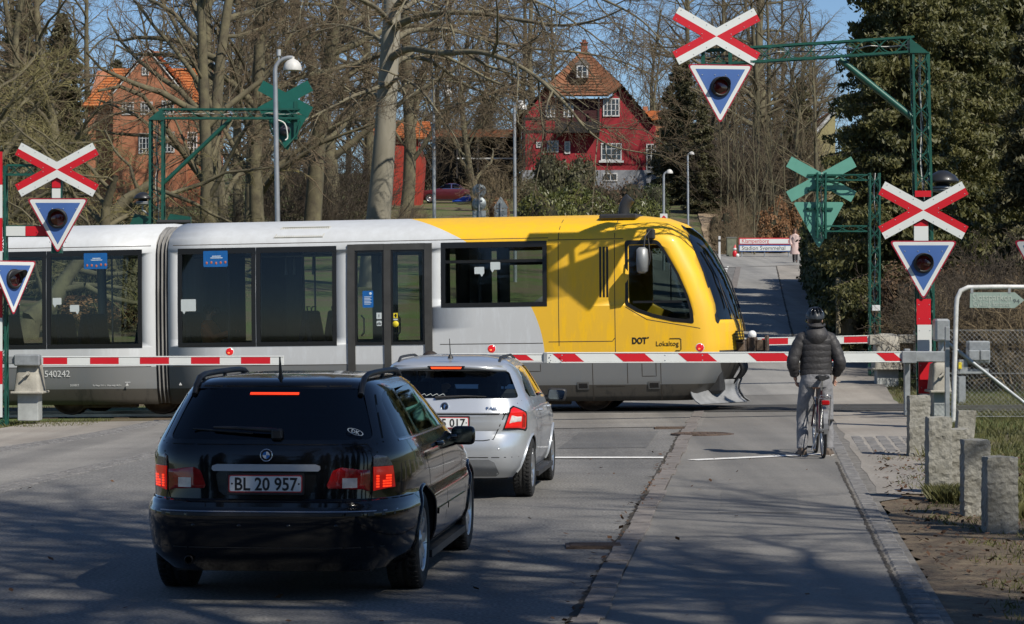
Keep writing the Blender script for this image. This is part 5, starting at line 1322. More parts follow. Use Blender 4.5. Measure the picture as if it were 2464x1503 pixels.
# ================================================================ barriers
def boom(mb, a, b_, h, t, n, skew, first=0, rail=.018):
    """white bar with red blocks on its face between a and b_, facing the camera side"""
    a, b_ = Vector(a), Vector(b_); X = (b_-a); L = X.length; X.normalize(); N = Vector((X.y, -X.x, 0)).normalized()
    if N.y > 0: N = -N
    Z = Vector((0,0,1)); 
    m4 = Matrix(((X.x, -N.x, 0, a.x), (X.y, -N.y, 0, a.y), (X.z, -N.z, 1, a.z), (0,0,0,1)))
    mb.bbox(0, L, -t/2, t/2, -h/2, h/2, .006, 0, m4)
    for z in (-h/2-rail, h/2): mb.bbox(0, L, -t/2-.008, t/2+.008, z, z+rail, .004, 0, m4)
    for (s0, s1, m) in n:
        x0, x1 = s0*L, s1*L; k = skew
        vs = [m4 @ Vector(p) for p in ((x0+k, -t/2-.003, -h/2+.004), (x1+k, -t/2-.003, -h/2+.004), (x1-k, -t/2-.003, h/2-.004), (x0-k, -t/2-.003, h/2-.004))]
        mb.add(vs, [[0,1,2,3] if X.x > 0 else [3,2,1,0]], m)
    return m4
def warn_lamp(c, parent, N=(0,-1,0)):
    mb = MB(); c = Vector(c); N = Vector(N)
    mb.lathe([(0,-.03),(.066,-.03),(.070,.0),(.070,.03),(.062,.034)], 24, c, N, 0); mb.lathe([(.062,.03),(.04,.045),(0,.05)], 20, c, N, 1)
    mb.sphere(c+N*.045+Vector((-.012,0,-.018)), (.02,.008,.013), 8, 5, 2); mb.tube([c-Vector((0,0,.06)), c-Vector((0,0,.10))], .015, 6, 0)
    return mb.build('warning_lamp', [SW, LENSON, BULB], parent, world=True)
def drive(parent, c, w, z0, z1, zt):
    x, y = c
    mb = MB(); mb.bbox(x-w*.33, x+w*.33, y-.2, y+.2, z0-.1, z1+.02, .01); mb.build('pedestal', M('pedestal', (.40,.42,.41), .7, .2, var=.2, scale=4), parent, world=True)
    mb = MB()
    def rr(hw, hd, z): return [Vector((x+a*hw, y+b_*hd, z)) for a, b_ in roundpoly([(-1,-1),(1,-1),(1,1),(-1,1)], .3, 3)]
    mb.bbox(x-w*.52, x+w*.52, y-.33, y+.33, z1, z1+.04, .01)
    h = zt-z1; mb.loft([rr(w*.44, .3, z1+.04), rr(w*.41, .28, z1+h*.3), rr(w*.36, .26, z1+h*.72), rr(w*.34, .25, z1+h*.9), rr(w*.28, .2, zt-.02), rr(w*.16, .12, zt)])
    mb.tube([(x+.02, y-.27, z1+h*.62), (x+.02, y-.34, z1+h*.62)], .035, 8); mb.tube([(x+.02, y-.33, z1+h*.62), (x-.06, y-.36, z1+h*.5)], .02, 6)
    mb.build('drive_housing', CAST, parent, world=True)
# left barrier
d = 45.0; c = P(72, 1000, d)
bl = thing('barrier', 'lowered barrier with square red blocks reaching in from the left', 'barrier', (c.x, d, gz(c.x, d)), group='lowered crossing barriers')
drive(bl, (c.x, d), .52, P(0,998,d).z, P(0,947,d).z, P(0,868,d).z)
mb = MB(); q0, q1 = P(42,0,d).x, P(104,0,d).x; mb.bbox(q0, q1, d-.36, d-.18, P(0,880,d).z, P(0,853,d).z, .02); mb.bbox(P(-5,0,d).x, q0, d-.3, d-.2, P(0,876,d).z, P(0,857,d).z, .01); mb.build('arm_clamp', ZINC, bl, world=True)
mb = MB(); a, b_ = P(102, 869, d-.27), P(683, 868, d-.4); L = 581
reds = [(105,163),(218,287),(338,408),(461,530),(581,651)]
boom(mb, a, b_, .115, .07, [((s-102)/L, (e-102)/L, 1) for s, e in reds], 0.0); mb.build('barrier_arm', [SW, SR], bl, world=True)
warn_lamp(P(553, 847, d-.36), bl)
# right barrier
d = 43.2; c = P(2262, 1000, d)
br_ = thing('barrier', 'lowered barrier with slanted red blocks crossing in front of the yellow cab', 'barrier', (c.x, d, gz(c.x, d)), group='lowered crossing barriers')
drive(br_, (c.x, d+.1), .36, P(0,998,d).z, P(0,945,d).z, P(0,872,d).z)
mb = MB(); mb.bbox(P(2180,0,d).x, P(2275,0,d).x, d-.05, d+.1, P(0,872,d).z, P(0,846,d).z, .015); mb.bbox(P(2165,0,d).x, P(2200,0,d).x, d-.26, d-.1, P(0,874,d).z, P(0,845,d).z, .01)
mb.bbox(P(2250,0,d).x, P(2285,0,d).x, d-.05, d+.3, P(0,822,d).z, P(0,768,d).z, .03); mb.tube([P(2264,822,d+.15), P(2264,1000,d+.15)], .05, 8)
mb.bbox(P(2176,0,d).x, P(2190,0,d).x, d-.02, d+.1, gz(c.x,d), P(0,840,d).z, .01)
mb.build('arm_clamp', ZINC, br_, world=True)
mb = MB(); a, b_ = P(2182, 859.5, d-.16), P(1308, 861.5, d-.5); L = 874
reds = [(2160,2118),(2005,1930),(1895,1808),(1712,1640),(1560,1487),(1393,1340)]
boom(mb, a, b_, .135, .09, [((2182-s)/L, (2182-e)/L, 1) for s, e in reds], -.075); 
a2 = P(1312, 861.5, d-.5); b2 = P(1085, 861, d-.6); boom(mb, a2, b2, .095, .07, [((1312-1275)/227, (1312-1240)/227, 1), (.6,.85,1)], -.06)
q = P(1312, 861.5, d-.5); mb.bbox(q.x-.03, q.x+.03, q.y-.08, q.y+.06, q.z-.085, q.z+.085, .008, 2)
for u in (1325, 1352, 1600, 1690):
    for v in (856, 868): mb.lathe([(.012,0),(.010,.008),(0,.009)], 6, P(u, v, d-.565), (0,-1,0), 2)
mb.build('barrier_arm', [SW, SR, ZINC], br_, world=True)
warn_lamp(P(1684, 837, d-.38), br_); warn_lamp(P(1183, 840, d-.55), br_)
# far barrier
d = 54.2; c = P(2133, 925, d)
bf = thing('barrier', 'far lowered barrier with a white ball lamp, passing behind the cyclist', 'barrier', (c.x, d, gz(c.x, d)), group='lowered crossing barriers')
drive(bf, (c.x, d), .66, P(0,926,d).z, P(0,890,d).z, P(0,803,d).z)
mb = MB(); mb.bbox(P(2160,0,d).x, P(2215,0,d).x, d-.1, d+.1, P(0,828,d).z, P(0,806,d).z, .02); mb.bbox(P(2200,0,d).x, P(2225,0,d).x, d-.12, d+.14, P(0,900,d).z, P(0,795,d).z, .02); mb.build('counterweight', CAST, bf, world=True); mb = MB(); mb.bbox(P(2088,0,d).x, P(2112,0,d).x, d-.3, d-.15, P(0,830,d).z, P(0,806,d).z, .01); mb.build('arm_clamp', CAST, bf, world=True)
mb = MB(); a, b_ = P(2092, 817, d-.2), P(1500, 830, d-.4); L = 592
reds = [(2086,2030),(1895,1832),(1790,1760),(1690,1630),(1560,1510)]
boom(mb, a, b_, .125, .08, [((2092-s)/L, (2092-e)/L, 1) for s, e in reds], 0.0); mb.build('barrier_arm', [SW, SR], bf, world=True)
q = P(1810, 806, d-.36); mb = MB(); mb.sphere(q, .085, 18, 12); mb.lathe([(.03,-.07),(.03,-.11),(.09,-.13),(.09,-.15),(0,-.15)], 14, q); mb.build('warning_lamp', M('lamp_white', (.8,.8,.78), .35, var=0), bf, world=True)
# ================================================================ bollards and roadside furniture on the right
GRAN = M('granite_rough', (.19,.18,.145), .92, var=.35, scale=4.5, bump=.7, bscale=26, col2=(.37,.36,.32), det=8)
LICH = M('lichen', (.33,.27,.12), .95, var=.3, scale=30)
def bollard(u0, u1, vt, vb, d, label, tilt=0., dp=.22):
    a, b = P(u0, vb, d), P(u1, vb, d); w = b.x-a.x; h = P(u0, vt, d).z-P(u0, vb, d).z+.12; z0 = P(u0, vb, d).z-.12; cx = (a.x+b.x)/2
    rnd = random.Random(u0); t = thing('granite_bollard', label, 'bollard', (cx, d+dp/2, z0+.12), group='rough granite bollards beside the path')
    rings = []; n = 26
    nx, ny = 7, 6
    def outline():
        o = [(-w/2+w*i/nx, -dp/2) for i in range(nx)]+[(w/2, -dp/2+dp*i/ny) for i in range(ny)]+[(w/2-w*i/nx, dp/2) for i in range(nx)]+[(-w/2, dp/2-dp*i/ny) for i in range(ny)]
        return o
    for k in range(n+1):
        z = z0+h*k/n; sc = 1-.012*k/n-(.018 if k == n else 0); r_ = []
        for i, (x, y) in enumerate(outline()):
            corner = i in (0, nx, nx+ny, 2*nx+ny); j = .008
            j = .006; r_.append(Vector((cx+x*sc*(.97 if corner else 1)+rnd.uniform(-j, j)+tilt*(z-z0), d+dp/2+y*sc*(.97 if corner else 1)+rnd.uniform(-j, j), z+(rnd.uniform(-.008,.008) if 0 < k <= n else 0))))
        rings.append(r_)
    mb = MB(); mb.loft(rings, sm=False); mb.build('stone', GRAN, t, world=True)
bollard(2188, 2240, 953, 1103, 33.0, 'granite bollard in front of the foot of the striped post', dp=.25)
bollard(2284, 2328, 990, 1200, 31.0, 'tilted granite bollard whose top shows behind the front stones', .10, .2)
bollard(2234, 2292, 1006, 1208, 26.2, 'tall granite bollard with grass tuft at its foot, left end of the close row', dp=.26)
bollard(2278, 2335, 1034, 1190, 26.9, 'middle granite bollard of the close row, half hidden by its left neighbour', dp=.26)
bollard(2320, 2385, 1061, 1243, 24.3, 'right granite bollard of the close row, lichen spotted with clean top edge', dp=.26)
bollard(2375, 2452, 1102, 1283, 22.5, 'broad shaded granite bollard standing alone nearest the picture edge', dp=.3)
# white tube frame with the park sign, fence post, strut, wire
d = 41.5; q0 = P(2296, 1000, d); zt = P(0, 692, d).z
fr = thing('sign_frame', 'white painted tube frame carrying the pale green park sign', 'sign', (q0.x, d, gz(q0.x, d)))
pts = [(q0.x-.02, d, -.1), (P(2301,0,d).x, d, P(0,740,d).z)]+[tuple(P(u, v, d)) for u, v in ((2303,718),(2312,700),(2330,692),(2400,691))]+[(P(2600,0,d).x, d, zt), (P(2640,0,d).x, d, zt-.3), (P(2645,0,d).x, d, 0)]
MB().tube(pts, .036, 12).build('tube', M('paint_white_worn', (.62,.62,.6), .5, .1, var=.2, scale=9), fr, world=True)
sg = [(P(u,v,d-.0).x, P(u,v,d).z) for u, v in ((2334,704),(2441,704),(2464,723),(2441,742),(2333,741))]
mb = MB(); mb.prism(sg, (0,d-.03,0), (1,0,0), (0,0,1), (0,.03,0)); mb.build('sign_board', M('park_green', (.26,.33,.29), .55, var=.1), fr, world=True)
LT = M('letter_raised', (.42,.47,.42), .5, var=0); 
text_mesh('Slotsparken', .155, frame(P(2339, 724, d-.03), (1,0,0), (0,0,1)), .006, width=.60).build('sign_lettering', LT, fr, world=True)
text_mesh('Cykling forbudt', .115, frame(P(2341, 738, d-.03), (1,0,0), (0,0,1)), .006, width=.57).build('sign_lettering', LT, fr, world=True)
text_mesh('94', .09, frame(P(2437, 730, d-.03), (1,0,0), (0,0,1)), .005, width=.10).build('sign_lettering', M('ink_grey', (.09,.11,.11), .6, var=0), fr, world=True)
mb = MB()
for u in (2338, 2428): mb.box(P(u,0,d).x-.02, P(u,0,d).x+.02, d-.035, d-.02, P(0,706,d).z, P(0,693,d).z)
mb.build('sign_clip', ZINC, fr, world=True, split=True)
d = 42.2; q0 = P(2279, 1000, d); fe = thing('wire_fence', 'galvanised fence post with diagonal strut and chain link mesh beside the rails', 'fence', (q0.x, d, gz(q0.x, d)))
mb = MB(); mb.bbox(q0.x-.035, q0.x+.035, d-.035, d+.035, 0, P(0,787,d).z, .008); mb.build('post', ZINC, fe, world=True)
MB().tube([P(2283, 828, d), P(2560, 1045, d)], .03, 8).build('strut', ZINC, fe, world=True)
for x in (P(2620,0,d).x,): mb = MB(); mb.bbox(x-.035, x+.035, d-.035, d+.035, 0, 1.55, .008); mb.build('post', ZINC, fe, world=True)
mb = MB(); x0, x1 = q0.x, P(2620,0,d).x; z0, z1 = P(0,1003,d).z, P(0,795,d).z
for z in (z0, (z0+z1)/2, z1): mb.tube([(x0, d, z), (x1, d, z)], .004, 4)
k = -1.6; s_ = .075
while k < x1-x0:
    for sg_ in (1, -1):
        a0, a1 = k, k+(z1-z0); lo, hi = max(0, a0), min(x1-x0, a1)
        if hi > lo:
            za, zb_ = lo-a0, hi-a0; mb.tube([(x0+lo, d, (z0+za) if sg_ > 0 else (z1-za)), (x0+hi, d, (z0+zb_) if sg_ > 0 else (z1-zb_))], .0022, 3, cap=False)
    k += s_
mb.build('mesh', ZINC, fe, world=True)
d = 49.; q0 = P(2350, 900, d); cb = thing('relay_cabinet', 'grey steel relay cabinet on posts behind the chain link fence', 'cabinet', (q0.x, d, gz(q0.x, d)))
mb = MB(); mb.bbox(P(2327,0,d).x, P(2379,0,d).x, d-.15, d+.15, P(0,875,d).z, P(0,821,d).z, .02); mb.build('cabinet_box', ZINC, cb, world=True)
mb = MB(); mb.bbox(P(2326,0,d).x, P(2352,0,d).x, d-.22, d-.16, P(0,868,d).z, P(0,843,d).z, .015); mb.build('door', ZINC, cb, world=True)
mb = MB(); mb.bbox(P(2354,0,d).x, P(2378,0,d).x, d-.22, d-.16, P(0,868,d).z, P(0,843,d).z, .015); mb.build('door', ZINC, cb, world=True)
mb = MB(); mb.bbox(P(2305,0,d).x, P(2322,0,d).x, d-.08, d+.1, gz(q0.x,d)-.1, P(0,905,d).z, .01); mb.build('leg', ZINC, cb, world=True)
mb = MB(); mb.bbox(P(2305,0,d).x, P(2326,0,d).x, d-.12, d+.08, P(0,900,d).z, P(0,866,d).z, .01); mb.bbox(P(2316,0,d).x, P(2378,0,d).x, d-.06, d+.08, P(0,900,d).z, P(0,888,d).z, .01); mb.build('bracket', ZINC, cb, world=True)
mb = MB(); mb.bbox(P(2302,0,d).x, P(2310,0,d).x, d-.2, d-.12, P(0,888,d).z, P(0,872,d).z, .005); mb.build('yellow_marker', YEL, cb, world=True)
# wooden screen fence by the far hedge
d = 62.; q0 = P(2010, 800, d); wf = thing('plank_fence', 'weathered upright plank fence standing behind the far lattice post', 'fence', (q0.x, d, gz(q0.x, d)))
WOOD = M('weathered_wood', (.27,.23,.15), .9, var=.35, scale=3, stretch=(8,8,.7), bump=.4)
mb = MB(); n = 26
for i in range(n):
    u = lerp(2013, 2100, i/n); dd = d+i*.10; vt = lerp(672, 690, i/n); a = P(u, vt, dd); b = P(u+3.1, vt, dd); mb.bbox(a.x, b.x, dd, dd+.03, gz(a.x,dd)-.05, a.z, .004)
mb.build('planks', WOOD, wf, world=True)
for u, i in ((2011, 0), (2050, 13)):
    dd = d-.1+i*.1; a = P(u, 690 if i else 668, dd); mb = MB(); mb.bbox(a.x, a.x+.1, dd-.1, dd, gz(a.x,dd)-.1, a.z, .01); mb.build('post', WOOD, wf, world=True)
mb = MB()
for v in (705, 830): mb.tube([P(2013,v,d-.03), P(2100,v+8,d+2.5)], .04, 4)
mb.build('rail', WOOD, wf, world=True, split=True)
# ================================================================ people and the bicycle
SKINM = M('skin', (.50, .29, .21), .55, var=.06); HAIR = M('hair_dark', (.03, .022, .017), .6, var=.2, scale=60)
def skin(nodes, edges, root, sub=2):
    """one continuous surface grown round a skeleton; nodes: name -> (pos, rx, ry)"""
    ks = list(nodes); me = bpy.data.meshes.new('sk'); me.from_pydata([tuple(nodes[k][0]) for k in ks], [(ks.index(a), ks.index(b)) for a, b in edges], [])
    ob = bpy.data.objects.new('sk', me); COL.objects.link(ob); ob.modifiers.new('s', 'SKIN'); m = ob.modifiers.new('u', 'SUBSURF'); m.levels = m.render_levels = sub
    for i, k in enumerate(ks):
        d = me.skin_vertices[0].data[i]; d.radius = nodes[k][1:3]; d.use_root = (k == root)
    bpy.context.view_layer.update(); dg = bpy.context.evaluated_depsgraph_get(); o = bpy.data.meshes.new_from_object(ob.evaluated_get(dg))
    mb = MB(); mb.add([v.co.copy() for v in o.vertices], [list(p.vertices) for p in o.polygons], 0, True)
    bpy.data.objects.remove(ob); bpy.data.meshes.remove(o); return mb
def human(h):
    """h: joint positions; returns the bare body as one mesh (head, neck, trunk, limbs, fingers)"""
    N = {}; E_ = []
    def n(k, p, r, r2=None): N[k] = (Vector(p), r, r2 or r)
    n('pelvis', h['pelvis'], .13, .10); n('belly', lerp(Vector(h['pelvis']), Vector(h['chest']), .5), .12, .09); n('chest', h['chest'], .14, .10); n('neck0', h['neck'], .06, .06)
    n('neck1', lerp(Vector(h['neck']), Vector(h['head']), .45), .052); n('skull0', lerp(Vector(h['neck']), Vector(h['head']), .8), .068, .075); n('skull1', h['head'], .082, .092); n('skull2', Vector(h['head'])+(Vector(h['head'])-Vector(h['neck'])).normalized()*.075, .062, .07)
    E_ += [('pelvis','belly'),('belly','chest'),('chest','neck0'),('neck0','neck1'),('neck1','skull0'),('skull0','skull1'),('skull1','skull2')]
    for s in 'LR':
        n('sh'+s, h['sh'+s], .062); n('el'+s, h['el'+s], .045); n('wr'+s, h['wr'+s], .030, .026)
        d = (Vector(h['wr'+s])-Vector(h['el'+s])).normalized(); hd = Vector(h.get('hand'+s, Vector(h['wr'+s])+d*.07)); n('ha'+s, hd, .040, .022)
        n('hip'+s, h['hip'+s], .095); n('kn'+s, h['kn'+s], .06); n('ca'+s, lerp(Vector(h['kn'+s]), Vector(h['an'+s]), .35), .058); n('an'+s, h['an'+s], .04); n('to'+s, h['to'+s], .035, .03)
        E_ += [('chest','sh'+s),('sh'+s,'el'+s),('el'+s,'wr'+s),('wr'+s,'ha'+s),('pelvis','hip'+s),('hip'+s,'kn'+s),('kn'+s,'ca'+s),('ca'+s,'an'+s),('an'+s,'to'+s)]
    mb = skin(N, E_, 'pelvis')
    for s in 'LR':
        wr, ha = Vector(h['wr'+s]), N['ha'+s][0]; d = (ha-wr).normalized(); sd = Vector(h.get('spread', (0,1,0))); sd = (sd-d*sd.dot(d)).normalized(); cu = Vector(h['curl'+s]) if 'curl'+s in h else d.cross(sd)
        for k, (off, ln) in enumerate(((-.030,.065),(-.010,.075),(.010,.07),(.029,.055))):
            p = ha+sd*off+d*.015; q = p+d*ln*.5+cu*.006; r = q+d*ln*.35+cu*.022; t = r+d*ln*.1+cu*.02; mb.tube([p, q, r, t], [.010,.009,.008,.006], 7)
        p = ha-sd*.028-d*.02; mb.tube([p, p-sd*.022+d*.028+cu*.008, p-sd*.024+d*.055+cu*.018], [.012,.010,.007], 7)
    hd = Vector(h['head']); f = Vector(h.get('face', (0,1,0))).normalized(); rt = f.cross(Vector((0,0,1)))
    mb.sphere(hd+f*.098+Vector((0,0,-.025)), (.014,.018,.02), 8, 6)
    for s_ in (-1, 1): mb.sphere(hd+rt*(s_*.083)+Vector((0,0,-.02)), (.012,.02,.03), 8, 6)
    return mb
def face(h, parent):
    hd = Vector(h['head']); f = Vector(h.get('face', (0,1,0))).normalized(); rt = f.cross(Vector((0,0,1))); mb = MB()
    for s_ in (-1, 1): mb.sphere(hd+f*.083+rt*(s_*.032)+Vector((0,0,.004)), (.012,.008,.007), 8, 5)
    mb.build('eye', M('eye_dark', (.03,.025,.02), .3, var=0), parent, world=True, split=True)
    mb = MB(); mb.sphere(hd+f*.080+Vector((0,0,-.062)), (.024,.012,.007), 8, 5); mb.build('mouth', M('lips', (.36,.13,.11), .5, var=0), parent, world=True)
# ---- cyclist
cx, cyy = 3.74, 33.22; g0 = gz(cx, cyy)
B = Vector((cx, cyy, g0))
def b3(x, y, z): return B+Vector((x, y, z))
cyc = thing('person', 'cyclist in black puffer jacket, grey trousers and dark helmet waiting at the barrier', 'person', B)
H = dict(pelvis=b3(0,0,.98), chest=b3(0,.02,1.32), neck=b3(0,.03,1.50), head=b3(-.005,.07,1.685), shL=b3(-.19,.02,1.43), shR=b3(.19,.02,1.43), elL=b3(-.29,-.02,1.15), elR=b3(.29,-.02,1.14),
         wrL=b3(-.255,.06,.985), wrR=b3(.255,.10,1.0), hipL=b3(-.095,0,.92), hipR=b3(.095,0,.92), knL=b3(-.155,.07,.50), knR=b3(.135,.03,.51), anL=b3(-.175,-.03,.09), anR=b3(.15,.0,.09), toL=b3(-.20,.12,.045), toR=b3(.19,.13,.045), spread=(.2,1,0))
human(H).build('body', SKINM, cyc, world=True)
JK = M('puffer_black', (.034,.032,.033), .6, var=.25, scale=14, bump=.35, bscale=26); TR = M('trouser_grey', (.22,.22,.23), .85, var=.2, scale=10, bump=1., bscale=13)
def ell(c, rx, ry, n=22, up=(0,0,1)): return [Vector(c)+Vector((rx*math.cos(2*math.pi*k/n), ry*math.sin(2*math.pi*k/n), 0)) for k in range(n)]
mb = MB(); rings = []; n = 56
prof = [(0,.188,.130),(.03,.200,.138),(.12,.195,.135),(.25,.198,.138),(.36,.212,.142),(.44,.222,.142),(.49,.205,.13),(.53,.15,.11),(.56,.10,.09)]
for i in range(n+1):
    t = .56*i/n; rx = pl([(a, b_) for a, b_, c in prof], t); ry = pl([(a, c) for a, b_, c in prof], t)
    k = 1+.045*(abs(math.sin(math.pi*t/.078))**.55-.6); w_ = 1 if t < .47 else .3
    rings.append([p+Vector((0, 0, .006*math.sin(5*kk+i*.9))) for kk, p in enumerate(ell(b3(0, .01+.02*t, .985+t), rx*(1+(k-1)*w_), ry*(1+(k-1)*w_)))])
mb.loft(rings)
for s_, S__ in ((-1,'L'), (1,'R')):
    sh, el_, wr = H['sh'+S__]+Vector((-s_*.02,0,.0)), H['el'+S__], H['wr'+S__]
    c = smooth_curve([sh+Vector((-s_*.06,0,.03)), sh, lerp(sh, el_, .5)+Vector((s_*.015,0,0)), el_, lerp(el_, wr, .55), wr], 8); L = len(c); rs = []
    for i in range(L):
        t = i/(L-1); r = pl([(0,.075),(.2,.088),(.5,.078),(.7,.07),(.95,.056),(1,.045)], t); rs.append(r*(1+.07*(abs(math.sin(t*8*math.pi))**.6-.5)))
    mb.tube(c, rs, 16)
hd = []                                                     # hood lying on the shoulders
for i in range(9):
    t = i/8; z = lerp(1.38, 1.635, t); k = math.sin(math.pi*min(1, .12+t*.88)); hd.append(ell(b3(0, -.055+.05*t, z), (.06+.085*k), .04+.085*k))
mb.loft(hd); mb.tube(smooth_curve([b3(-.10,-.02,1.62), b3(-.07,-.10,1.60), b3(0,-.125,1.595), b3(.07,-.10,1.60), b3(.10,-.02,1.62)], 4), .016, 6)
mb.build('jacket', JK, cyc, world=True)
mb = MB(); rings = []
for z, rx, ry in ((1.02,.185,.125),(.96,.19,.135),(.90,.188,.138),(.85,.178,.128)): rings.append(ell(b3(0,.0,z), rx, ry))
mb.loft(rings)
for s_, S__ in ((-1,'L'), (1,'R')):
    hp, kn, an = H['hip'+S__], H['kn'+S__], H['an'+S__]; c = smooth_curve([hp+Vector((0,0,.05)), lerp(hp, kn, .5), kn, lerp(kn, an, .4), lerp(kn, an, .9), an+Vector((0,0,.0))], 7); L = len(c); rs = []
    for i in range(L):
        t = i/(L-1); rs.append(pl([(0,.085),(.12,.104),(.3,.090),(.5,.073),(.62,.074),(.8,.068),(.95,.064),(1,.062)], t)*(1+.02*math.sin(t*31)+(.035*math.sin(t*60) if t > .8 else 0)))
    mb.tube(c, rs, 18)
mb.build('trousers', TR, cyc, world=True)
SHOE = M('shoe_tan', (.13,.098,.075), .75, var=.3, scale=14, bump=.3)
for S__ in 'LR':
    an, to = H['an'+S__], H['to'+S__]; d = (to-an); d.z = 0; d.normalize(); sd = Vector((d.y, -d.x, 0)); rg = []
    for t, w_, h0, h1 in ((-.09,.028,.01,.075),(-.075,.04,0,.10),(-.02,.043,0,.115),(.04,.044,.01,.095),(.11,.05,0,.07),(.165,.045,0,.055),(.195,.025,.005,.04)):
        c = Vector((an.x, an.y, g0))+d*t; rg.append([c+sd*(w_*a)+Vector((0,0,lerp(h0, h1, b_))) for a, b_ in ((-1,.0),(1,0),(1.05,.35),(.8,.8),(.4,1),(-.4,1),(-.8,.8),(-1.05,.35))])
    mb = MB(); mb.loft(rg); o = mb.build('shoe', SHOE, cyc, world=True)
    mb = MB(); mb.loft([[p+Vector((0,0,-.0)) for p in ([Vector((an.x, an.y, g0+.001+z_))+d*t+sd*(w_*a) for a in (-1.08,1.08) for z_ in ((0,.018) if a < 0 else (.018,0))])] for t, w_ in ((-.092,.03),(-.02,.044),(.04,.044),(.11,.051),(.197,.027))]); mb.build('sole', M('sole_pale', (.42,.40,.37), .8, var=.1), o, world=True)
hc = H['head']+Vector((0,-.005,.035))
mb = MB(); mb.sphere(hc+Vector((0,-.005,-.035)), (.088,.10,.095), 18, 10); mb.build('hair', HAIR, cyc, world=True)
mb = MB(); HEL = M('helmet_shell', (.03,.034,.04), .4, var=.2, scale=30)
n, k = 28, 10; vs = []; fs = []
for i in range(k+1):
    th = R(97)*i/k
    for j in range(n):
        ph = 2*math.pi*j/n; rdg = 1+.035*math.cos(ph*8)*math.sin(th); vs.append(hc+Vector((.112*math.sin(th)*math.cos(ph)*rdg, (.145*math.sin(th)*math.sin(ph)*rdg), .118*math.cos(th)-.025*math.sin(th)*max(0,-math.sin(ph)))))
for i in range(k):
    for j in range(n): fs.append([i*n+j, (i+1)*n+j, (i+1)*n+(j+1) % n, i*n+(j+1) % n])
mb.add(vs, fs, 0, True); 
for ph in (-.65,-.2,.25,.7):
    pts = [hc+Vector((.116*math.sin(ph)*math.sin(t)*1.0, -.150*math.sin(t)*math.cos(ph*.6), .121*math.cos(t))) for t in (.35,.6,.85,1.1,1.3)]; mb.tube(pts, [.004,.012,.014,.012,.004], 6, 1)
mb.build('helmet', [HEL, BLKG], cyc, world=True)
mb = MB(); mb.tube([hc+Vector((-.085,.0,-.06)), hc+Vector((-.07,.04,-.13)), hc+Vector((0,.06,-.17)), hc+Vector((.07,.04,-.13)), hc+Vector((.085,0,-.06))], .006, 5); mb.build('helmet_strap', BLK, cyc, world=True)
# ---- bicycle
bi = thing('bicycle', 'dark red city bicycle between the cyclist legs, rear rack and red rear light', 'bicycle', (3.775, 32.75, gz(3.77, 32.75)), R(90)-R(1.5))
MAR = M('paint_maroon', (.055,.008,.014), .3, .3, var=.1, coat=.6); STEEL = M('bike_steel', (.5,.5,.5), .25, .9, var=.15); r_ = .345
def bwheel(x):
    mb = MB(); mb.lathe([(r_*math.cos(0)-.018+.018*math.cos(t), .018*math.sin(t)) for t in [2*math.pi*k/10 for k in range(11)]], 44, (x,0,r_), (0,1,0)); o = mb.build('wheel', RUBBER, bi)
    mb = MB(); mb.lathe([(r_-.034,-.012),(r_-.05,-.009),(r_-.05,.009),(r_-.034,.012)], 44, (x,0,r_), (0,1,0)); mb.tube([(x,-.05,r_),(x,.05,r_)], .018, 10)
    for k in range(28):
        t = 2*math.pi*k/28; mb.tube([(x+.018*math.cos(t+.5), (.03 if k % 2 else -.03), r_+.018*math.sin(t+.5)), (x+(r_-.045)*math.cos(t), 0, r_+(r_-.045)*math.sin(t))], .0015, 3, cap=False)
    mb.build('rim', STEEL, o)
    mb = MB(); pts = [(x+(r_+.022)*math.cos(t), 0, r_+(r_+.022)*math.sin(t)) for t in [R(a) for a in (range(25, 186, 10) if x < .5 else range(60, 200, 10))]]
    for i in range(len(pts)-1):
        a, b_ = Vector(pts[i]), Vector(pts[i+1]); mb.add([a+Vector((0,-.026,-.0)), a+Vector((0,.026,0)), b_+Vector((0,.026,0)), b_+Vector((0,-.026,0))], [[0,1,2,3]], 0, True)
    mb.build('mudguard', M('mudguard_grey', (.30,.30,.30), .3, .7, var=.2), bi)
bwheel(0.0); bwheel(1.08)
bb, st, hd0, hd1 = Vector((.45,0,.28)), Vector((.27,0,.82)), Vector((.86,0,.62)), Vector((.82,0,.84))
mb = MB()
for a, b_, r in ((bb, st, .015), (bb, hd0, .017), (st+Vector((.03,0,-.09)), hd1, .015), (hd0, hd1, .019), (hd0, Vector((.90,0,.70))*1, .015)): mb.tube([a, b_], r, 10)
for y in (-1, 1): mb.tube([bb+Vector((0,y*.02,0)), Vector((0,y*.055,r_))], .010, 8); mb.tube([st+Vector((.03,y*.015,-.09)), Vector((0,y*.055,r_))], .008, 8); mb.tube([hd0+Vector((.01,y*.03,0)), Vector((1.08,y*.05,r_))], .012, 8)
mb.build('frame', MAR, bi)
mb = MB(); mb.tube([st, Vector((.23,0,.94))], .013, 8); mb.build('seat_post', STEEL, bi)
rg = []
for x, w_, z in ((.07,.05,.975),(.09,.085,.985),(.15,.09,.975),(.21,.06,.965),(.28,.03,.965),(.34,.018,.96)): rg.append([Vector((x, w_*a, z+b_*.03)) for a, b_ in ((-1,-.3),(-.9,.5),(-.5,.9),(0,.6),(.5,.9),(.9,.5),(1,-.3),(.4,-1),(-.4,-1))])
mb = MB(); mb.loft(rg); mb.build('saddle', BLK, bi)
mb = MB()
for y in (-.07,-.025,.025,.07): mb.tube([(-.26,y,.735),(.22,y,.74)], .006, 6)
mb.tube([(-.26,-.07,.735),(-.29,-.06,.775),(-.29,.06,.775),(-.26,.07,.735)], .007, 6); mb.tube([(-.2,-.07,.735),(-.2,.07,.735)], .006, 6)
for y in (-1, 1): mb.tube([(-.2,y*.07,.735),(-.01,y*.065,r_)], .006, 6)
mb.build('rack', STEEL, bi)
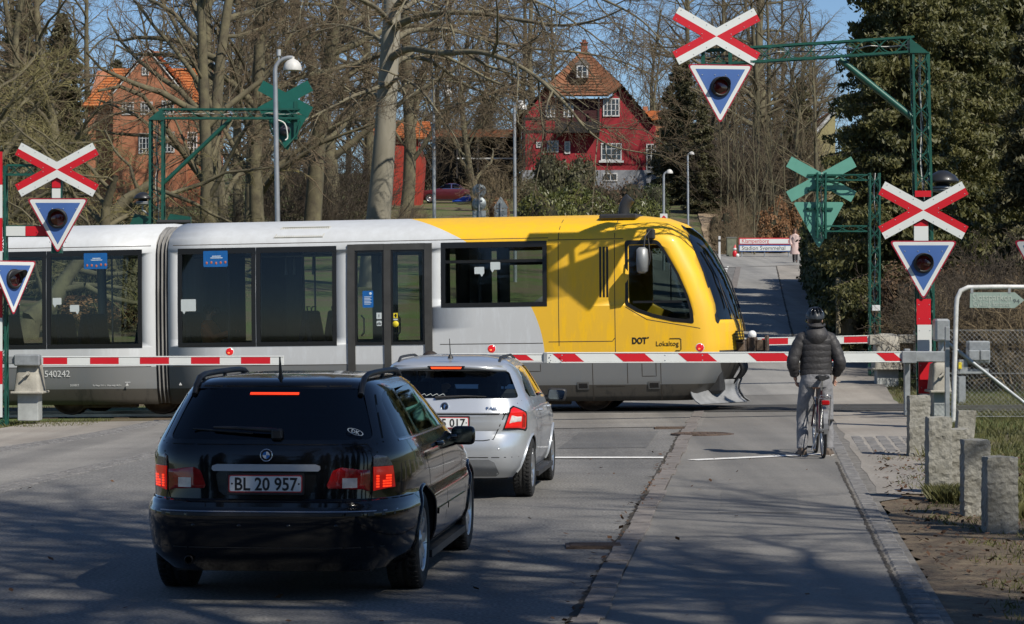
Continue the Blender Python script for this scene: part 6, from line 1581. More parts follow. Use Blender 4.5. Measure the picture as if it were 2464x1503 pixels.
mb = MB(); mb.bbox(-.30,-.26,-.05,.05,.655,.715,.012); mb.build('rear_light', REDL, bi)
mb = MB(); mb.tube(smooth_curve([(.62,-.29,1.03),(.70,-.27,1.04),(.82,-.1,1.02),(.83,0,1.0),(.82,.1,1.02),(.70,.27,1.04),(.62,.29,1.03)], 4), .012, 8); mb.tube([(.82,0,.84),(.83,0,1.0)], .014, 8); mb.build('handlebar', STEEL, bi)
mb = MB(); mb.lathe([(.03,-.02),(.09,-.02),(.09,-.015),(.03,-.015)], 24, bb, (0,1,0)); mb.tube([bb+Vector((0,-.07,0)), bb+Vector((0,.07,0))], .012, 8)
for s_ in (-1, 1): mb.tube([bb+Vector((0,s_*.06,0)), bb+Vector((.03*s_,s_*.075,-.165*s_+.0))], .010, 6)
mb.build('crank', STEEL, bi)
for s_ in (-1, 1):
    c = bb+Vector((.03*s_,s_*.12,-.165*s_)); mb = MB(); mb.bbox(c.x-.04,c.x+.04,c.y-.045,c.y+.045,c.z-.012,c.z+.012,.004); mb.build('pedal', BLK, bi)
mb = MB(); mb.bbox(-.05,.52,-.055,-.045,.33,.40,.004, 0, Matrix.Rotation(.12, 4, 'Y')); mb.build('chain_guard', BLK, bi)
mb = MB(); mb.tube([(.1,.06,.3),(.05,.14,.10)], .008, 6); mb.build('kickstand', STEEL, bi)
# ---- woman in a pale coat by the junction
wx, wy = (1913-U0)*134/F, 134.; B = Vector((wx, wy, gz(wx, wy)+.02))
wo = thing('person', 'woman in a belted pale pink coat and black trousers walking down the far footpath', 'person', B)
H2 = dict(pelvis=b3(0,0,.92), chest=b3(0,0,1.24), neck=b3(0,0,1.41), head=b3(0,-.03,1.56), shL=b3(-.17,0,1.35), shR=b3(.17,0,1.35), elL=b3(-.23,.0,1.08), elR=b3(.23,0,1.08), wrL=b3(-.20,-.10,.88), wrR=b3(.20,-.08,.88),
          hipL=b3(-.085,0,.86), hipR=b3(.085,0,.86), knL=b3(-.07,.06,.47), knR=b3(.07,-.1,.47), anL=b3(-.05,.14,.10), anR=b3(.06,-.12,.08), toL=b3(-.05,.02,.05), toR=b3(.06,-.25,.04), face=(0,-1,0), spread=(0,1,0))
human(H2).build('body', SKINM, wo, world=True); face(H2, wo)
COAT = M('coat_pink', (.56,.42,.39), .85, var=.08, scale=6, bump=.2); mb = MB()
mb.loft([ell(b3(0,0,z), rx, ry) for z, rx, ry in ((.42,.24,.18),(.60,.23,.175),(.80,.21,.16),(.96,.175,.135),(1.0,.17,.13),(1.15,.195,.14),(1.32,.20,.135),(1.40,.13,.10),(1.44,.075,.075))])
for S__ in 'LR': mb.tube(smooth_curve([H2['sh'+S__]-Vector((0,0,.0)), H2['el'+S__], H2['wr'+S__]], 6), [.078]*4+[.07]*4+[.06]*5, 12)
for s_ in (-1, 1): mb.add([b3(0,-.142,1.05), b3(s_*.03,-.15,1.40), b3(s_*.13,-.150,1.30)], [[0,1,2]])
mb.build('coat', COAT, wo, world=True)
mb = MB(); mb.loft([ell(b3(0,0,z), .178, .138) for z in (.965,1.005)], caps=False); mb.bbox(wx-.06,wx-.0,B.y-.16,B.y-.14,B.z+.78,B.z+1.0,.01); mb.build('belt', COAT, wo, world=True)
mb = MB()
for S__ in 'LR': mb.tube([H2['hip'+S__], H2['kn'+S__], H2['an'+S__]], [.095,.07,.055], 12)
mb.build('trousers', BLK, wo, world=True)
mb = MB(); hc = H2['head']; mb.sphere(hc+Vector((0,.03,.025)), (.098,.105,.11), 16, 10); mb.tube([hc+Vector((-.075,.02,.02)), hc+Vector((-.09,.02,-.12)), hc+Vector((-.08,.0,-.2))], [.04,.045,.025], 8); mb.tube([hc+Vector((.075,.02,.02)), hc+Vector((.09,.02,-.12)), hc+Vector((.08,.0,-.2))], [.04,.045,.025], 8); mb.build('hair', M('hair_auburn', (.11,.055,.03), .6, var=.2, scale=40), wo, world=True)
for S__ in 'LR':
    an, to = H2['an'+S__], H2['to'+S__]; mb = MB(); mb.tube([an+Vector((0,.05,-.03)), an+Vector((0,-.03,-.03)), to+Vector((0,0,.0))], [.04,.045,.035], 10); mb.build('shoe', M('sneaker_dark', (.05,.05,.055), .6, var=.2), wo, world=True)
# ---- driver of the silver car and a passenger behind the train window (dim shapes behind glass)
def seated(label, M4, jac, cat='person'):
    def q(x, y, z): return M4 @ Vector((x, y, z))
    t = thing('person', label, cat, q(0,0,0)); f = (M4.to_3x3() @ Vector((1,0,0)))
    h = dict(pelvis=q(0,0,.1), chest=q(-.08,0,.42), neck=q(-.10,0,.60), head=q(-.06,0,.77), shL=q(-.09,.19,.53), shR=q(-.09,-.19,.53), elL=q(.08,.24,.30), elR=q(.08,-.24,.30), wrL=q(.32,.17,.38), wrR=q(.32,-.17,.38), hipL=q(.03,.09,.08), hipR=q(.03,-.09,.08), knL=q(.42,.12,.16), knR=q(.42,-.12,.16), anL=q(.56,.12,-.2), anR=q(.56,-.12,-.2), toL=q(.68,.12,-.22), toR=q(.68,-.12,-.22), face=f, spread=(0,0,1))
    human(h).build('body', SKINM, t, world=True); face(h, t); mb = MB()
    mb.loft([ell(q(x,0,z), rx, ry) for x, z, rx, ry in ((0,.05,.17,.17),(-.03,.2,.16,.17),(-.07,.4,.16,.19),(-.09,.54,.13,.17),(-.1,.61,.075,.075))])
    for S__ in 'LR': mb.tube([h['sh'+S__], h['el'+S__], h['wr'+S__]], [.07,.06,.045], 10)
    mb.build('jacket', jac, t, world=True); mb = MB(); mb.sphere(h['head']-f*.02+Vector((0,0,.025)), (.098,.1,.10), 14, 8); mb.build('hair', HAIR, t, world=True); return t
seated('driver of the silver hatchback, a dark head and shoulders seen through its rear glass', WM[silver.name] @ Matrix.Translation((1.98,.37,.52)), M('jacket_navy', (.03,.035,.05), .8, var=.2))
seated('passenger in an orange jacket sitting behind the train window next to the bellows', WM[train.name] @ Matrix.Translation((-5.35,-.85,1.06)), M('jacket_orange', (.5,.13,.03), .8, var=.2))
# ================================================================ trees and other plants
BARK = M('bark_bare', (.075,.062,.042), .95, col2=(.17,.15,.085), var=.5, scale=2.2, bump=.5, bscale=18, det=6)
BEECH = M('bark_beech', (.17,.155,.115), .85, col2=(.32,.295,.235), var=.5, scale=.9, bump=.25, bscale=6, det=6, stretch=(1,1,.35))
TWIG = M('twig_brown', (.105,.075,.05), .95, col2=(.19,.145,.085), var=.5, scale=.7, det=3)
TWIGY = M('twig_lichen', (.11,.095,.05), .95, col2=(.25,.215,.085), var=.5, scale=.9, det=3)
SHADEB = M('twig_dark', (.055,.042,.032), .95, col2=(.11,.085,.055), var=.5, scale=.7, det=3)
def frusta(P0, P1, R0, R1, k):
    D = P1-P0; L = np.linalg.norm(D, axis=1, keepdims=True); L[L < 1e-6] = 1; D = D/L
    up = np.where(np.abs(D[:, 2:3]) < .9, np.array([[0,0,1.]]), np.array([[1.,0,0]])); A = np.cross(D, up); A /= np.linalg.norm(A, axis=1, keepdims=True); B = np.cross(D, A)
    n = len(P0); V = np.empty((n, 2*k, 3)); t = 2*np.pi*np.arange(k)/k
    for i in range(k):
        o = A*math.cos(t[i])+B*math.sin(t[i]); V[:, i] = P0+o*R0[:, None]; V[:, k+i] = P1+o*R1[:, None]
    b = (np.arange(n)*2*k)[:, None, None]; q = np.array([[i, (i+1) % k, k+(i+1) % k, k+i] for i in range(k)])[None]
    return V.reshape(-1, 3), (q+b).reshape(-1, 4)
def join(parts):
    V, Q, o = [], [], 0
    for v, q in parts: V.append(v); Q.append(q+o); o += len(v)
    return np.concatenate(V), np.concatenate(Q)
class Tree:
    """a branching skeleton; levels[l] = (children, length ratio, angle, wiggle, droop, segments)"""
    def __init__(s, seed, levels, rmin=.006): s.r = random.Random(seed); s.lv = levels; s.seg = []; s.rmin = rmin
    def grow(s, p, d, L, r, l, path=None):
        R_ = s.r; n_ch, ratio, ang, wig, droop, ns = s.lv[l]; pts = [(p.copy(), r)]
        if path is not None:
            pts = path; 
            for (a, ra), (b, rb) in zip(pts, pts[1:]): s.seg.append((a, b, ra, rb, l))
        else:
            d = d.normalized()
            for i in range(ns):
                d = Vector((d.x+R_.gauss(0, wig), d.y+R_.gauss(0, wig), d.z+R_.gauss(0, wig)-droop*(i+1)/ns)).normalized()
                q = p+d*(L/ns); r2 = max(s.rmin*.7, r*(1-.75*(i+1)/ns)); s.seg.append((p, q, pts[-1][1], r2, l)); p = q; pts.append((p.copy(), r2))
        if l+1 >= len(s.lv): return
        m = len(pts)-1; n = max(1, int(n_ch*R_.uniform(.75, 1.25)))
        for c in range(n):
            t = (s.t0 if l == 0 else .15)+(1-(s.t0 if l == 0 else .15))*(c+R_.random())/n; x = t*m; i = min(m-1, int(x)); f = x-i
            a, b = pts[i], pts[i+1]; q = a[0].lerp(b[0], f); rr = lerp(a[1], b[1], f); dd = (b[0]-a[0]).normalized()
            ax = Vector((R_.gauss(0,1), R_.gauss(0,1), R_.gauss(0,.6))); ax = (ax-dd*ax.dot(dd)).normalized(); an = R(ang)*R_.uniform(.7, 1.3)
            nd_ = dd*math.cos(an)+ax*math.sin(an); LL = L*ratio*R_.uniform(.6, 1.2)*(1-.45*t)
            s.grow(q, nd_, LL, max(s.rmin, min(rr*.65, LL*(.021 if l == 0 else .013))), l+1)
    t0 = .3
    def meshes(s, bark=BARK, twig=TWIG, split=2, limb=None):
        out = []; L0 = [(lambda l: l < split, 7, 'trunk', bark)] if limb is None else [(lambda l: l < 1, 9, 'trunk', bark), (lambda l: 1 <= l < split, 6, 'limbs', limb)]
        for sel, k, name, m in L0+[(lambda l: l >= split, 3, 'crown', twig)]:
            g = [x for x in s.seg if sel(x[4])]
            P0 = np.array([x[0][:] for x in g]); P1 = np.array([x[1][:] for x in g]); R0 = np.array([x[2] for x in g]); R1 = np.array([x[3] for x in g])
            V, Q = frusta(P0, P1, R0, R1, k); out.append((name, npmesh(name, V, Q, m, smooth=(k > 3))))
        return out
def plant(kind, meshes, label, cat, loc, rz=0, sc=1, group=None, sxy=None):
    t = thing(kind, label, cat, loc, rz, group); t.scale = (sxy or sc, sxy or sc, sc)
    for n, me in meshes: link(n, me, t)
    return t
# a few different bare trees, shared by many copies
def bare(seed, H, r, lv, t0=.3, tw=TWIG, bark=BARK, lean=(0,0)):
    T = Tree(seed, lv, .0062); T.t0 = t0; T.grow(Vector((0,0,-.3)), Vector((lean[0], lean[1], 1)), H, r, 0); return T.meshes(bark, tw)
W1 = bare(1, 19, .34, [(20,.40,50,.05,0,9),(13,.45,48,.14,-.03,6),(13,.5,45,.18,.06,4),(10,.55,42,.2,.08,3)], .14)
W2 = bare(2, 17, .28, [(22,.36,42,.06,0,9),(13,.45,48,.14,-.05,6),(13,.5,45,.2,.05,4),(10,.55,42,.2,.05,3)], .1)
W3 = bare(3, 21, .42, [(18,.46,55,.06,0,9),(14,.44,48,.16,.05,6),(13,.5,45,.2,.12,4),(10,.55,42,.2,.1,3)], .13)
W4 = bare(4, 16, .30, [(22,.40,52,.05,0,9),(14,.45,48,.14,-.08,6),(13,.5,45,.18,0,4),(9,.55,42,.2,0,3)], .42)
GN = bare(5, 3.4, .30, [(10,1.4,58,.2,0,5),(13,.42,50,.22,.10,7),(12,.5,48,.25,.1,5),(9,.5,45,.25,.08,3)], .35, TWIGY)
GN2 = bare(6, 4.0, .26, [(11,1.2,62,.25,0,5),(13,.45,50,.24,.05,7),(12,.5,48,.25,.12,5),(9,.5,45,.25,.08,3)], .25, TWIGY)
SAP = bare(7, 8.5, .06, [(13,.30,30,.05,0,9),(7,.45,35,.1,-.1,4),(5,.5,35,.12,-.05,3)], .25, TWIG)
SAP2 = bare(8, 7.5, .05, [(16,.26,35,.07,0,9),(8,.45,38,.12,-.08,4),(5,.5,35,.12,-.05,3)], .12, TWIG)
def shrub(seed, n, H, lv, tw):
    T = Tree(seed, lv, .005); T.t0 = .1; R_ = T.r
    for i in range(n):
        a = R_.uniform(0, 6.28); q = R_.uniform(0, .5)*H*.5; T.grow(Vector((q*math.cos(a), q*math.sin(a), -.1)), Vector((.7*math.cos(a)*R_.random(), .7*math.sin(a)*R_.random(), 1)), H*R_.uniform(.7, 1.1), .016, 0)
    V = T.seg; P0 = np.array([x[0][:] for x in V]); P1 = np.array([x[1][:] for x in V]); R0 = np.array([x[2] for x in V]); R1 = np.array([x[3] for x in V])
    v, q = frusta(P0, P1, R0, R1, 3); return [('twigs', npmesh('twigs', v, q, tw))]
SH1 = shrub(11, 34, 2.3, [(9,.5,35,.12,.05,5),(7,.45,40,.15,.05,4),(4,.5,40,.15,0,2)], SHADEB)
SH2 = shrub(12, 30, 2.0, [(9,.5,40,.16,.1,5),(7,.45,45,.2,.1,4),(4,.5,40,.2,0,2)], M('twig_straw', (.16,.12,.07), .95, col2=(.26,.20,.12), var=.5, scale=.9))
def at(u, v, d): q = P(u, v, d); return Vector((q.x, d, gz(q.x, d)))
rnd = random.Random(77)
# ---- the great beech in the middle: limbs laid where they sweep
d0 = 97.
def limb(pts, r0, r1, dz): 
    r0, r1 = r0*.78, r1*.6; c = smooth_curve([P(u, v, d0+dd) for u, v, dd in pts], 5); n = len(c); return [(q, lerp(r0, r1, (i/(n-1))**.8)) for i, q in enumerate(c)]
T = Tree(21, [(0,.4,45,.05,0,8),(20,.30,52,.12,.05,6),(11,.5,48,.17,.12,5),(9,.55,42,.2,.18,4),(4,.5,40,.2,.1,2)], .0075)
bx0 = P(908, 560, d0); trunk = [(Vector((P(903,0,d0).x, d0, gz(bx0.x, d0)-.4)), .66)]+[(P(u, v, d0), w_*d0/F/2) for u, v, w_ in ((905,600,74),(911,520,60),(918,440,57),(925,340,53),(930,250,50),(936,150,47),(942,60,44),(948,-60,40),(952,-200,32),(955,-380,22))]
for (a, ra), (b, rb) in zip(trunk, trunk[1:]): T.seg.append((a, b, ra, rb, 0))
LIMBS = [([(948,70,0),(985,48,-2),(1060,32,-4),(1160,34,-5),(1260,50,-6),(1350,62,-7),(1430,50,-8),(1500,22,-9)], .20, .04),
 ([(945,100,0),(990,75,2),(1080,72,4),(1180,98,5),(1290,118,6),(1400,128,6),(1500,150,6),(1580,190,6)], .17, .03),
 ([(940,140,0),(985,118,-3),(1060,128,-6),(1150,126,-8),(1220,146,-9),(1290,186,-10),(1360,250,-11),(1410,310,-11),(1470,352,-11),(1570,372,-11)], .19, .03),
 ([(938,170,0),(975,140,3),(1040,150,5),(1120,205,7),(1190,235,8),(1250,300,9),(1290,350,9)], .15, .025),
 ([(935,200,0),(900,215,-2),(850,232,-4),(790,262,-6),(730,292,-7),(660,318,-8)], .13, .03),
 ([(940,120,0),(905,90,3),(850,68,5),(790,60,6),(720,75,7),(640,90,8)], .14, .03),
 ([(930,240,0),(880,222,2),(820,222,3),(770,240,4),(700,285,5)], .10, .02),
 ([(950,20,0),(1000,-30,-4),(1100,-60,-7),(1250,-55,-9),(1400,-20,-10),(1530,40,-11),(1600,110,-11)], .17, .03),
 ([(945,60,0),(890,10,-3),(800,-20,-5),(700,-10,-6),(600,30,-6)], .15, .03),
 ([(946,40,0),(1010,0,6),(1120,-30,9),(1280,0,11),(1420,80,12),(1520,170,12)], .15, .03),
 ([(934,210,0),(960,190,-3),(1010,215,-6),(1060,280,-8),(1100,340,-9),(1130,420,-9)], .10, .02)]
for pts, r0, r1 in LIMBS:
    c = limb(pts, r0, r1, 0); L = sum((b[0]-a[0]).length for a, b in zip(c, c[1:])); T.grow(c[0][0], Vector((1,0,0)), L*1.0, r0, 1, c)
b = Vector((bx0.x, d0, gz(bx0.x, d0)))
T.seg = [(p-b, q-b, r0, r1, l) for p, q, r0, r1, l in T.seg]
plant('beech_tree', T.meshes(BEECH, TWIG, 3, M('bark_limb', (.10,.085,.06), .95, col2=(.23,.205,.13), var=.5, scale=1.6, bump=.4, bscale=14, det=6)), 'great grey beech with long sweeping limbs standing behind the train', 'tree', b)
# ---- trunks left of it (d, base u, lean, scale)
for i, (u, d, m, sc, sxy, lb) in enumerate(((745,118,W3,1.1,1.0,'bare tree with pale leaning trunk just left of the great beech'), (628,112,W1,1.15,1.0,'bare tree with stout trunk right of the dome lamp post, twin of its neighbour'), (597,116,W2,1.2,1.05,'slimmer bare tree next to the dome lamp post'),
        (486,104,W1,1.0,.85,'bare tree in front of the right end of the brick house'), (512,108,W3,.95,.75,'thin bare tree beside the brick house, second from its corner'), (545,135,W2,1.2,1.0,'bare tree farther back between brick house and lamp post'))):
    plant('bare_tree', m, lb, 'tree', at(u, 0, d), rnd.uniform(0, 6.28), sc, 'tall bare trees behind the train', sxy)
# ---- gnarled orchard-like trees in front of the brick house
for u, d, m, sc, lb in ((60,74,GN,1.25,'gnarled lichen covered tree behind the left crossing signal'), (-40,84,GN2,1.6,'gnarled tree at the far left edge of the wood'), (215,80,GN2,1.25,'gnarled tree with dark limbs in front of the brick house'), (300,88,GN,1.0,'low gnarled tree below the brick house windows'), (130,96,GN,1.7,'tall gnarled tree left of the brick house'), (20,105,GN2,1.9,'broad gnarled tree behind the left signal post')):
    plant('gnarled_tree', m, lb, 'tree', at(u, 0, d), rnd.uniform(0, 6.28), sc, 'gnarled trees on the left')
# ---- wood behind, row after row
k = 0
for d, us in ((150, (-60,70,170,560,680,800,1000)), (175, (-20,130,560,640,760,860,1120,1250)), (235, (-90,20,120,230,330,430,530,620,720,820,900,1010,1100,1190,1270,1660)), (285, (-60,70,190,290,390,480,580,680,780,870,960,1060,1150,1240,1330,1560,1640,1740))):
    for u in us:
        u += rnd.uniform(-30, 30); m = (W1, W2, W3)[k % 3]; k += 1
        if d < 200 and (190 < u < 510 or 1240 < u < 1590): continue
        plant('bare_tree', m, 'bare leafless tree in the wood behind the houses', 'tree', at(u, 0, d), rnd.uniform(0, 6.28), rnd.uniform(.85, 1.2)*(1.0 if d < 200 else .95), 'bare trees of the wood behind')
for u, d in ((1930,160),(1962,157),(1905,163)): plant('bare_tree', W2, 'bare tree veiling the pale yellow house', 'tree', at(u, 0, d), rnd.uniform(0, 6.28), .62, 'bare trees of the wood behind')
plant('bare_tree', W3, 'tall fine branched bare tree against the sky right of the upper saltire', 'tree', at(1845, 0, 190), 1.2, 1.05, 'bare trees of the wood behind')
plant('bare_tree', W1, 'bare tree against the sky behind the upper saltire sign', 'tree', at(1740, 0, 215), 2.2, .95, 'bare trees of the wood behind')
# ---- saplings beside the dirt path
for i, (u, d) in enumerate(((1752,158),(1775,152),(1792,156),(1806,149),(1822,160),(1838,152),(1855,157),(1870,150),(1888,154),(1905,160),(1765,166),(1800,168),(1845,167),(1880,165),(1735,164),(1715,188),(1815,147),(1930,150))):
    plant('sapling', (SAP, SAP2)[i % 2], 'slim bare sapling in the thicket right of the dirt path', 'tree', at(u, 0, d), rnd.uniform(0, 6.28), rnd.uniform(.85, 1.25), 'saplings right of the dirt path')
# ---- scrub: behind the train and on the right
for i, (u, d, m, sc) in enumerate(((780,122,SH1,1.6),(850,126,SH1,1.8),(690,120,SH1,1.5),(560,118,SH1,1.3),(420,112,SH1,1.5),(330,105,SH1,1.3),(985,128,SH1,.8),(1010,150,SH2,.6),(1095,140,SH2,.5),(1150,140,SH2,.45),(1195,165,SH2,1.5),(965,140,SH2,.8),(800,170,SH1,2.2),(880,175,SH1,2.2),(720,172,SH1,2.2),(1060,208,SH1,2.6),(1130,210,SH1,2.8),(1000,205,SH1,2.4),(1200,207,SH1,2.6),(1100,225,SH1,2.6),(1170,226,SH1,2.8),(1240,224,SH1,2.5),(640,165,SH1,2.3),(100,100,SH1,1.8),(180,98,SH1,1.6),(20,100,SH1,1.8),(250,110,SH1,1.7))):
    plant('bare_shrub', m, 'bare brown shrub in the undergrowth behind the train', 'shrub', at(u, 0, d), rnd.uniform(0, 6.28), sc, 'bare shrubs behind the train')
for i, (u, d, sc) in enumerate(((2290,53,.9),(2335,54.5,1.0),(2385,53,1.05),(2430,54,1.0),(2475,52,1.1),(2310,57,1.1),(2360,58,1.2),(2420,58,1.2),(2480,57,1.2),(2260,56,.9),(2225,57,.85))):
    plant('bare_shrub', (SH1, SH2)[i % 3 == 1], 'tangled bare shrub behind the fence on the right', 'shrub', at(u, 0, d), rnd.uniform(0, 6.28), sc, 'bare shrubs behind the fence')
for i, (u, d, sc) in enumerate(((1752,146,1.0),(1764,148,1.1),(1780,150,1.1),(1758,153,1.0),(1768,156,1.2),(1790,158,1.2))):
    plant('bare_shrub', SH2, 'straw coloured bare shrub at the foot of the dirt path', 'shrub', at(u, 0, d), rnd.uniform(0, 6.28), sc, 'bare shrubs by the dirt path')
# ---- leaf clouds
def leaves(pts, nrm, size, rng, asp=.5, droop=0., flat=.5):
    n = len(pts); N = nrm+rng.normal(0, flat, (n, 3)); N /= np.linalg.norm(N, axis=1, keepdims=True)
    A = np.cross(N, rng.normal(0, 1, (n, 3))); A /= np.linalg.norm(A, axis=1, keepdims=True)
    if droop: A = A*(1-droop)+np.array([[0,0,-droop]]); A /= np.linalg.norm(A, axis=1, keepdims=True)
    B = np.cross(N, A); B /= np.maximum(1e-6, np.linalg.norm(B, axis=1, keepdims=True)); s = size*rng.uniform(.6, 1.3, (n, 1))
    V = np.stack([pts-A*s*.5, pts+B*s*asp*.5+A*s*.05, pts+A*s*.5, pts-B*s*asp*.5+A*s*.05], 1).reshape(-1, 3)
    return V, np.arange(4*n).reshape(n, 4)
def foliage_mat(name, c1, c2, scale=1.2, rough=.55, trans=.25):
    m = bpy.data.materials.new(name); m.use_nodes = True; nt = m.node_tree; b = nt.nodes['Principled BSDF']; L = nt.links.new
    g = nd(nt, 'ShaderNodeTexCoord'); n = nd(nt, 'ShaderNodeTexNoise', Scale=scale, Detail=5., Roughness=.7); L(g.outputs['Object'], n.inputs['Vector'])
    n2 = nd(nt, 'ShaderNodeTexWhiteNoise'); sn = nd(nt, 'ShaderNodeVectorMath', operation='SNAP'); sn.inputs[1].default_value = (.12,.12,.12); L(g.outputs['Object'], sn.inputs[0]); L(sn.outputs[0], n2.inputs['Vector'])
    ad = nd(nt, 'ShaderNodeMath', operation='MULTIPLY_ADD'); ad.inputs[1].default_value = .35; L(n2.outputs['Value'], ad.inputs[0]); L(n.outputs['Fac'], ad.inputs[2])
    r = nd(nt, 'ShaderNodeValToRGB'); r.color_ramp.elements[0].position = .42; r.color_ramp.elements[1].position = .85; r.color_ramp.elements[0].color = tuple(c1)+(1,); r.color_ramp.elements[1].color = tuple(c2)+(1,)
    L(ad.outputs[0], r.inputs[0]); L(r.outputs[0], b.inputs['Base Color']); b.inputs['Roughness'].default_value = rough
    if trans:
        tr = nd(nt, 'ShaderNodeBsdfTranslucent'); L(r.outputs[0], tr.inputs['Color']); mx = nd(nt, 'ShaderNodeMixShader'); mx.inputs[0].default_value = trans
        L(b.outputs[0], mx.inputs[1]); L(tr.outputs[0], mx.inputs[2]); L(mx.outputs[0], nt.nodes['Material Output'].inputs['Surface'])
    return m
CONIF = foliage_mat('needles_dark', (.05,.06,.02), (.185,.175,.062), .8, .55, .4)
CONIF2 = foliage_mat('needles_far', (.06,.06,.028), (.15,.135,.06), .6)
RHODO = foliage_mat('leaves_rhododendron', (.045,.058,.014), (.165,.17,.045), 1.6, .4)
HEDGE = foliage_mat('leaves_hedge', (.028,.04,.013), (.10,.115,.035), 1.5)
IVY = foliage_mat('leaves_ivy', (.045,.048,.022), (.12,.115,.05), 1.5)
DRYL = foliage_mat('leaves_dry', (.14,.065,.025), (.36,.19,.085), 1.5, .7)
BROWNH = foliage_mat('leaves_brown_hedge', (.06,.038,.022), (.16,.10,.055), 1.8, .8)
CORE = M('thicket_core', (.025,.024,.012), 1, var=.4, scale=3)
def conifer(seed, H, Rm, z0, n_w, per, mat_, size=.24, bare_low=.0):
    rng = np.random.default_rng(seed); pr = random.Random(seed); mb = MB(); mb.tube([(0,0,-.3),(0,0,H*.5),(0,0,H*.97)], [H*.016, H*.010, .02], 10); pts = []; nr = []; br = MB()
    for i in range(n_w):
        t = (i+pr.random())/n_w; z = lerp(z0, H*.99, t); L = Rm*((1-t)**.62)*pr.uniform(.65, 1.15)+.15; a = pr.uniform(0, 6.283)
        if t < bare_low: L *= .8
        d = Vector((math.cos(a), math.sin(a), 0)); up = lerp(.05, .55, t); c = []
        for k in range(7):
            s = k/6; c.append(Vector((0,0,z))+d*(L*s)+Vector((0,0,L*(up*s-.42*s*s+.12*s**4))))
        if i % 2 == 0: br.tube(c, [.03*(1-.85*k/6)*(.4+L/Rm) for k in range(7)], 4, cap=False)
        m = int(per*(L/Rm)**1.1)+4
        for _ in range(m):
            s = pr.random()**.65; x = s*6; k = min(5, int(x)); q = c[k].lerp(c[k+1], x-k); w_ = .32*L*(1-s*.6)*pr.gauss(0, .55)
            q = q+Vector((-d.y, d.x, 0))*w_+Vector((0,0,-abs(pr.gauss(0,.16))-.1*abs(w_))); pts.append(q[:]); nr.append((d.x*.4, d.y*.4, .8))
    V, Q = leaves(np.array(pts), np.array(nr), size, rng, .36, .45, .6)
    v2 = np.array([v[:] for v in br.v]); q2 = np.array(br.f)
    return [('trunk', mb.mesh('trunk', M('bark_conifer', (.10,.07,.05), .95, var=.4, scale=4, bump=.5))), ('branches', npmesh('branches', v2, q2, M('branch_dead', (.09,.065,.045), .95, var=.3))), ('crown', npmesh('crown', V, Q, mat_))]
C1 = conifer(1, 17, 2.9, .5, 420, 330, CONIF, .21); C2 = conifer(2, 19, 3.2, 1.6, 420, 330, CONIF, .22, .2); C3 = conifer(3, 14, 2.2, .3, 300, 220, CONIF2, .26)
for u, d, m, sc, lb in ((2158,62.5,C1,.72,'dark conifer at the left edge of the evergreen group'), (2240,66,C2,.76,'conifer with bare lower trunk behind the upper part of the lattice portal post'), (2318,70,C1,.80,'broad dark conifer behind the warning bell'), (2398,74,C2,.86,'dark conifer above the park sign'), (2475,78,C1,.92,'large dark conifer at the right picture edge'),
                        (2205,76,C2,.86,'conifer in the back row above the pale green saltire'), (2285,82,C1,.95,'conifer in the back row behind the corner of the portal'), (2365,87,C2,1.0,'conifer in the back row between portal and picture edge'), (2445,92,C1,1.1,'conifer farthest right in the back row of evergreens'), (2492,60,C3,.6,'small conifer low at the right picture edge')):
    plant('conifer', m, lb, 'tree', at(u, 0, d), rnd.uniform(0, 6.28), sc, 'dark conifers on the right')
k = 0
for u, d in [(u, d) for d, us in ((178,(1745,1800,1850,1905)), (196,(1700,1760,1815,1870,1930)), (225,(1680,1730,1790,1850,1910,1960)), (262,(1600,1690,1750,1810,1880,1950))) for u in us]:
    k += 1; plant('bare_tree', (W1, W2, W3)[k % 3], 'bare tree of the brown wood between dirt path and dark conifers', 'tree', at(u+rnd.uniform(-15, 15), 0, d), rnd.uniform(0, 6.28), rnd.uniform(.5, .75) if d < 230 else .8, 'bare trees beyond the dirt path')
for i, (u, d) in enumerate(((1760,172),(1800,175),(1840,172),(1880,176),(1920,170),(1720,190),(1780,192),(1830,190),(1885,192),(1940,185),(1690,200),(1750,205),(1810,206),(1870,204),(1930,200))):
    plant('bare_shrub', SH1, 'bare brown shrub in the thicket above the direction boards', 'shrub', at(u, 0, d), rnd.uniform(0, 6.28), rnd.uniform(1.6, 2.4), 'bare shrubs beyond the dirt path')
for u, d, sc, lb in ((1640,182,.74,'far dark conifer right of the red house'), (1612,186,.58,'shorter far conifer touching the red house garden'), (283,230,.78,'pointed dark conifer behind the brick house roof'), (1165,232,.58,'round topped dark evergreen left of the red house'), (1690,172,.5,'small far evergreen beside the dirt path'), (60,190,1.1,'dark conifer in the wood at the far left'), (150,200,1.0,'conifer in the wood left of the brick house'), (1925,172,.62,'evergreen behind the saplings')):
    plant('conifer', C3, lb, 'tree', at(u, 0, d), rnd.uniform(0, 6.28), sc, None, sc*1.25)
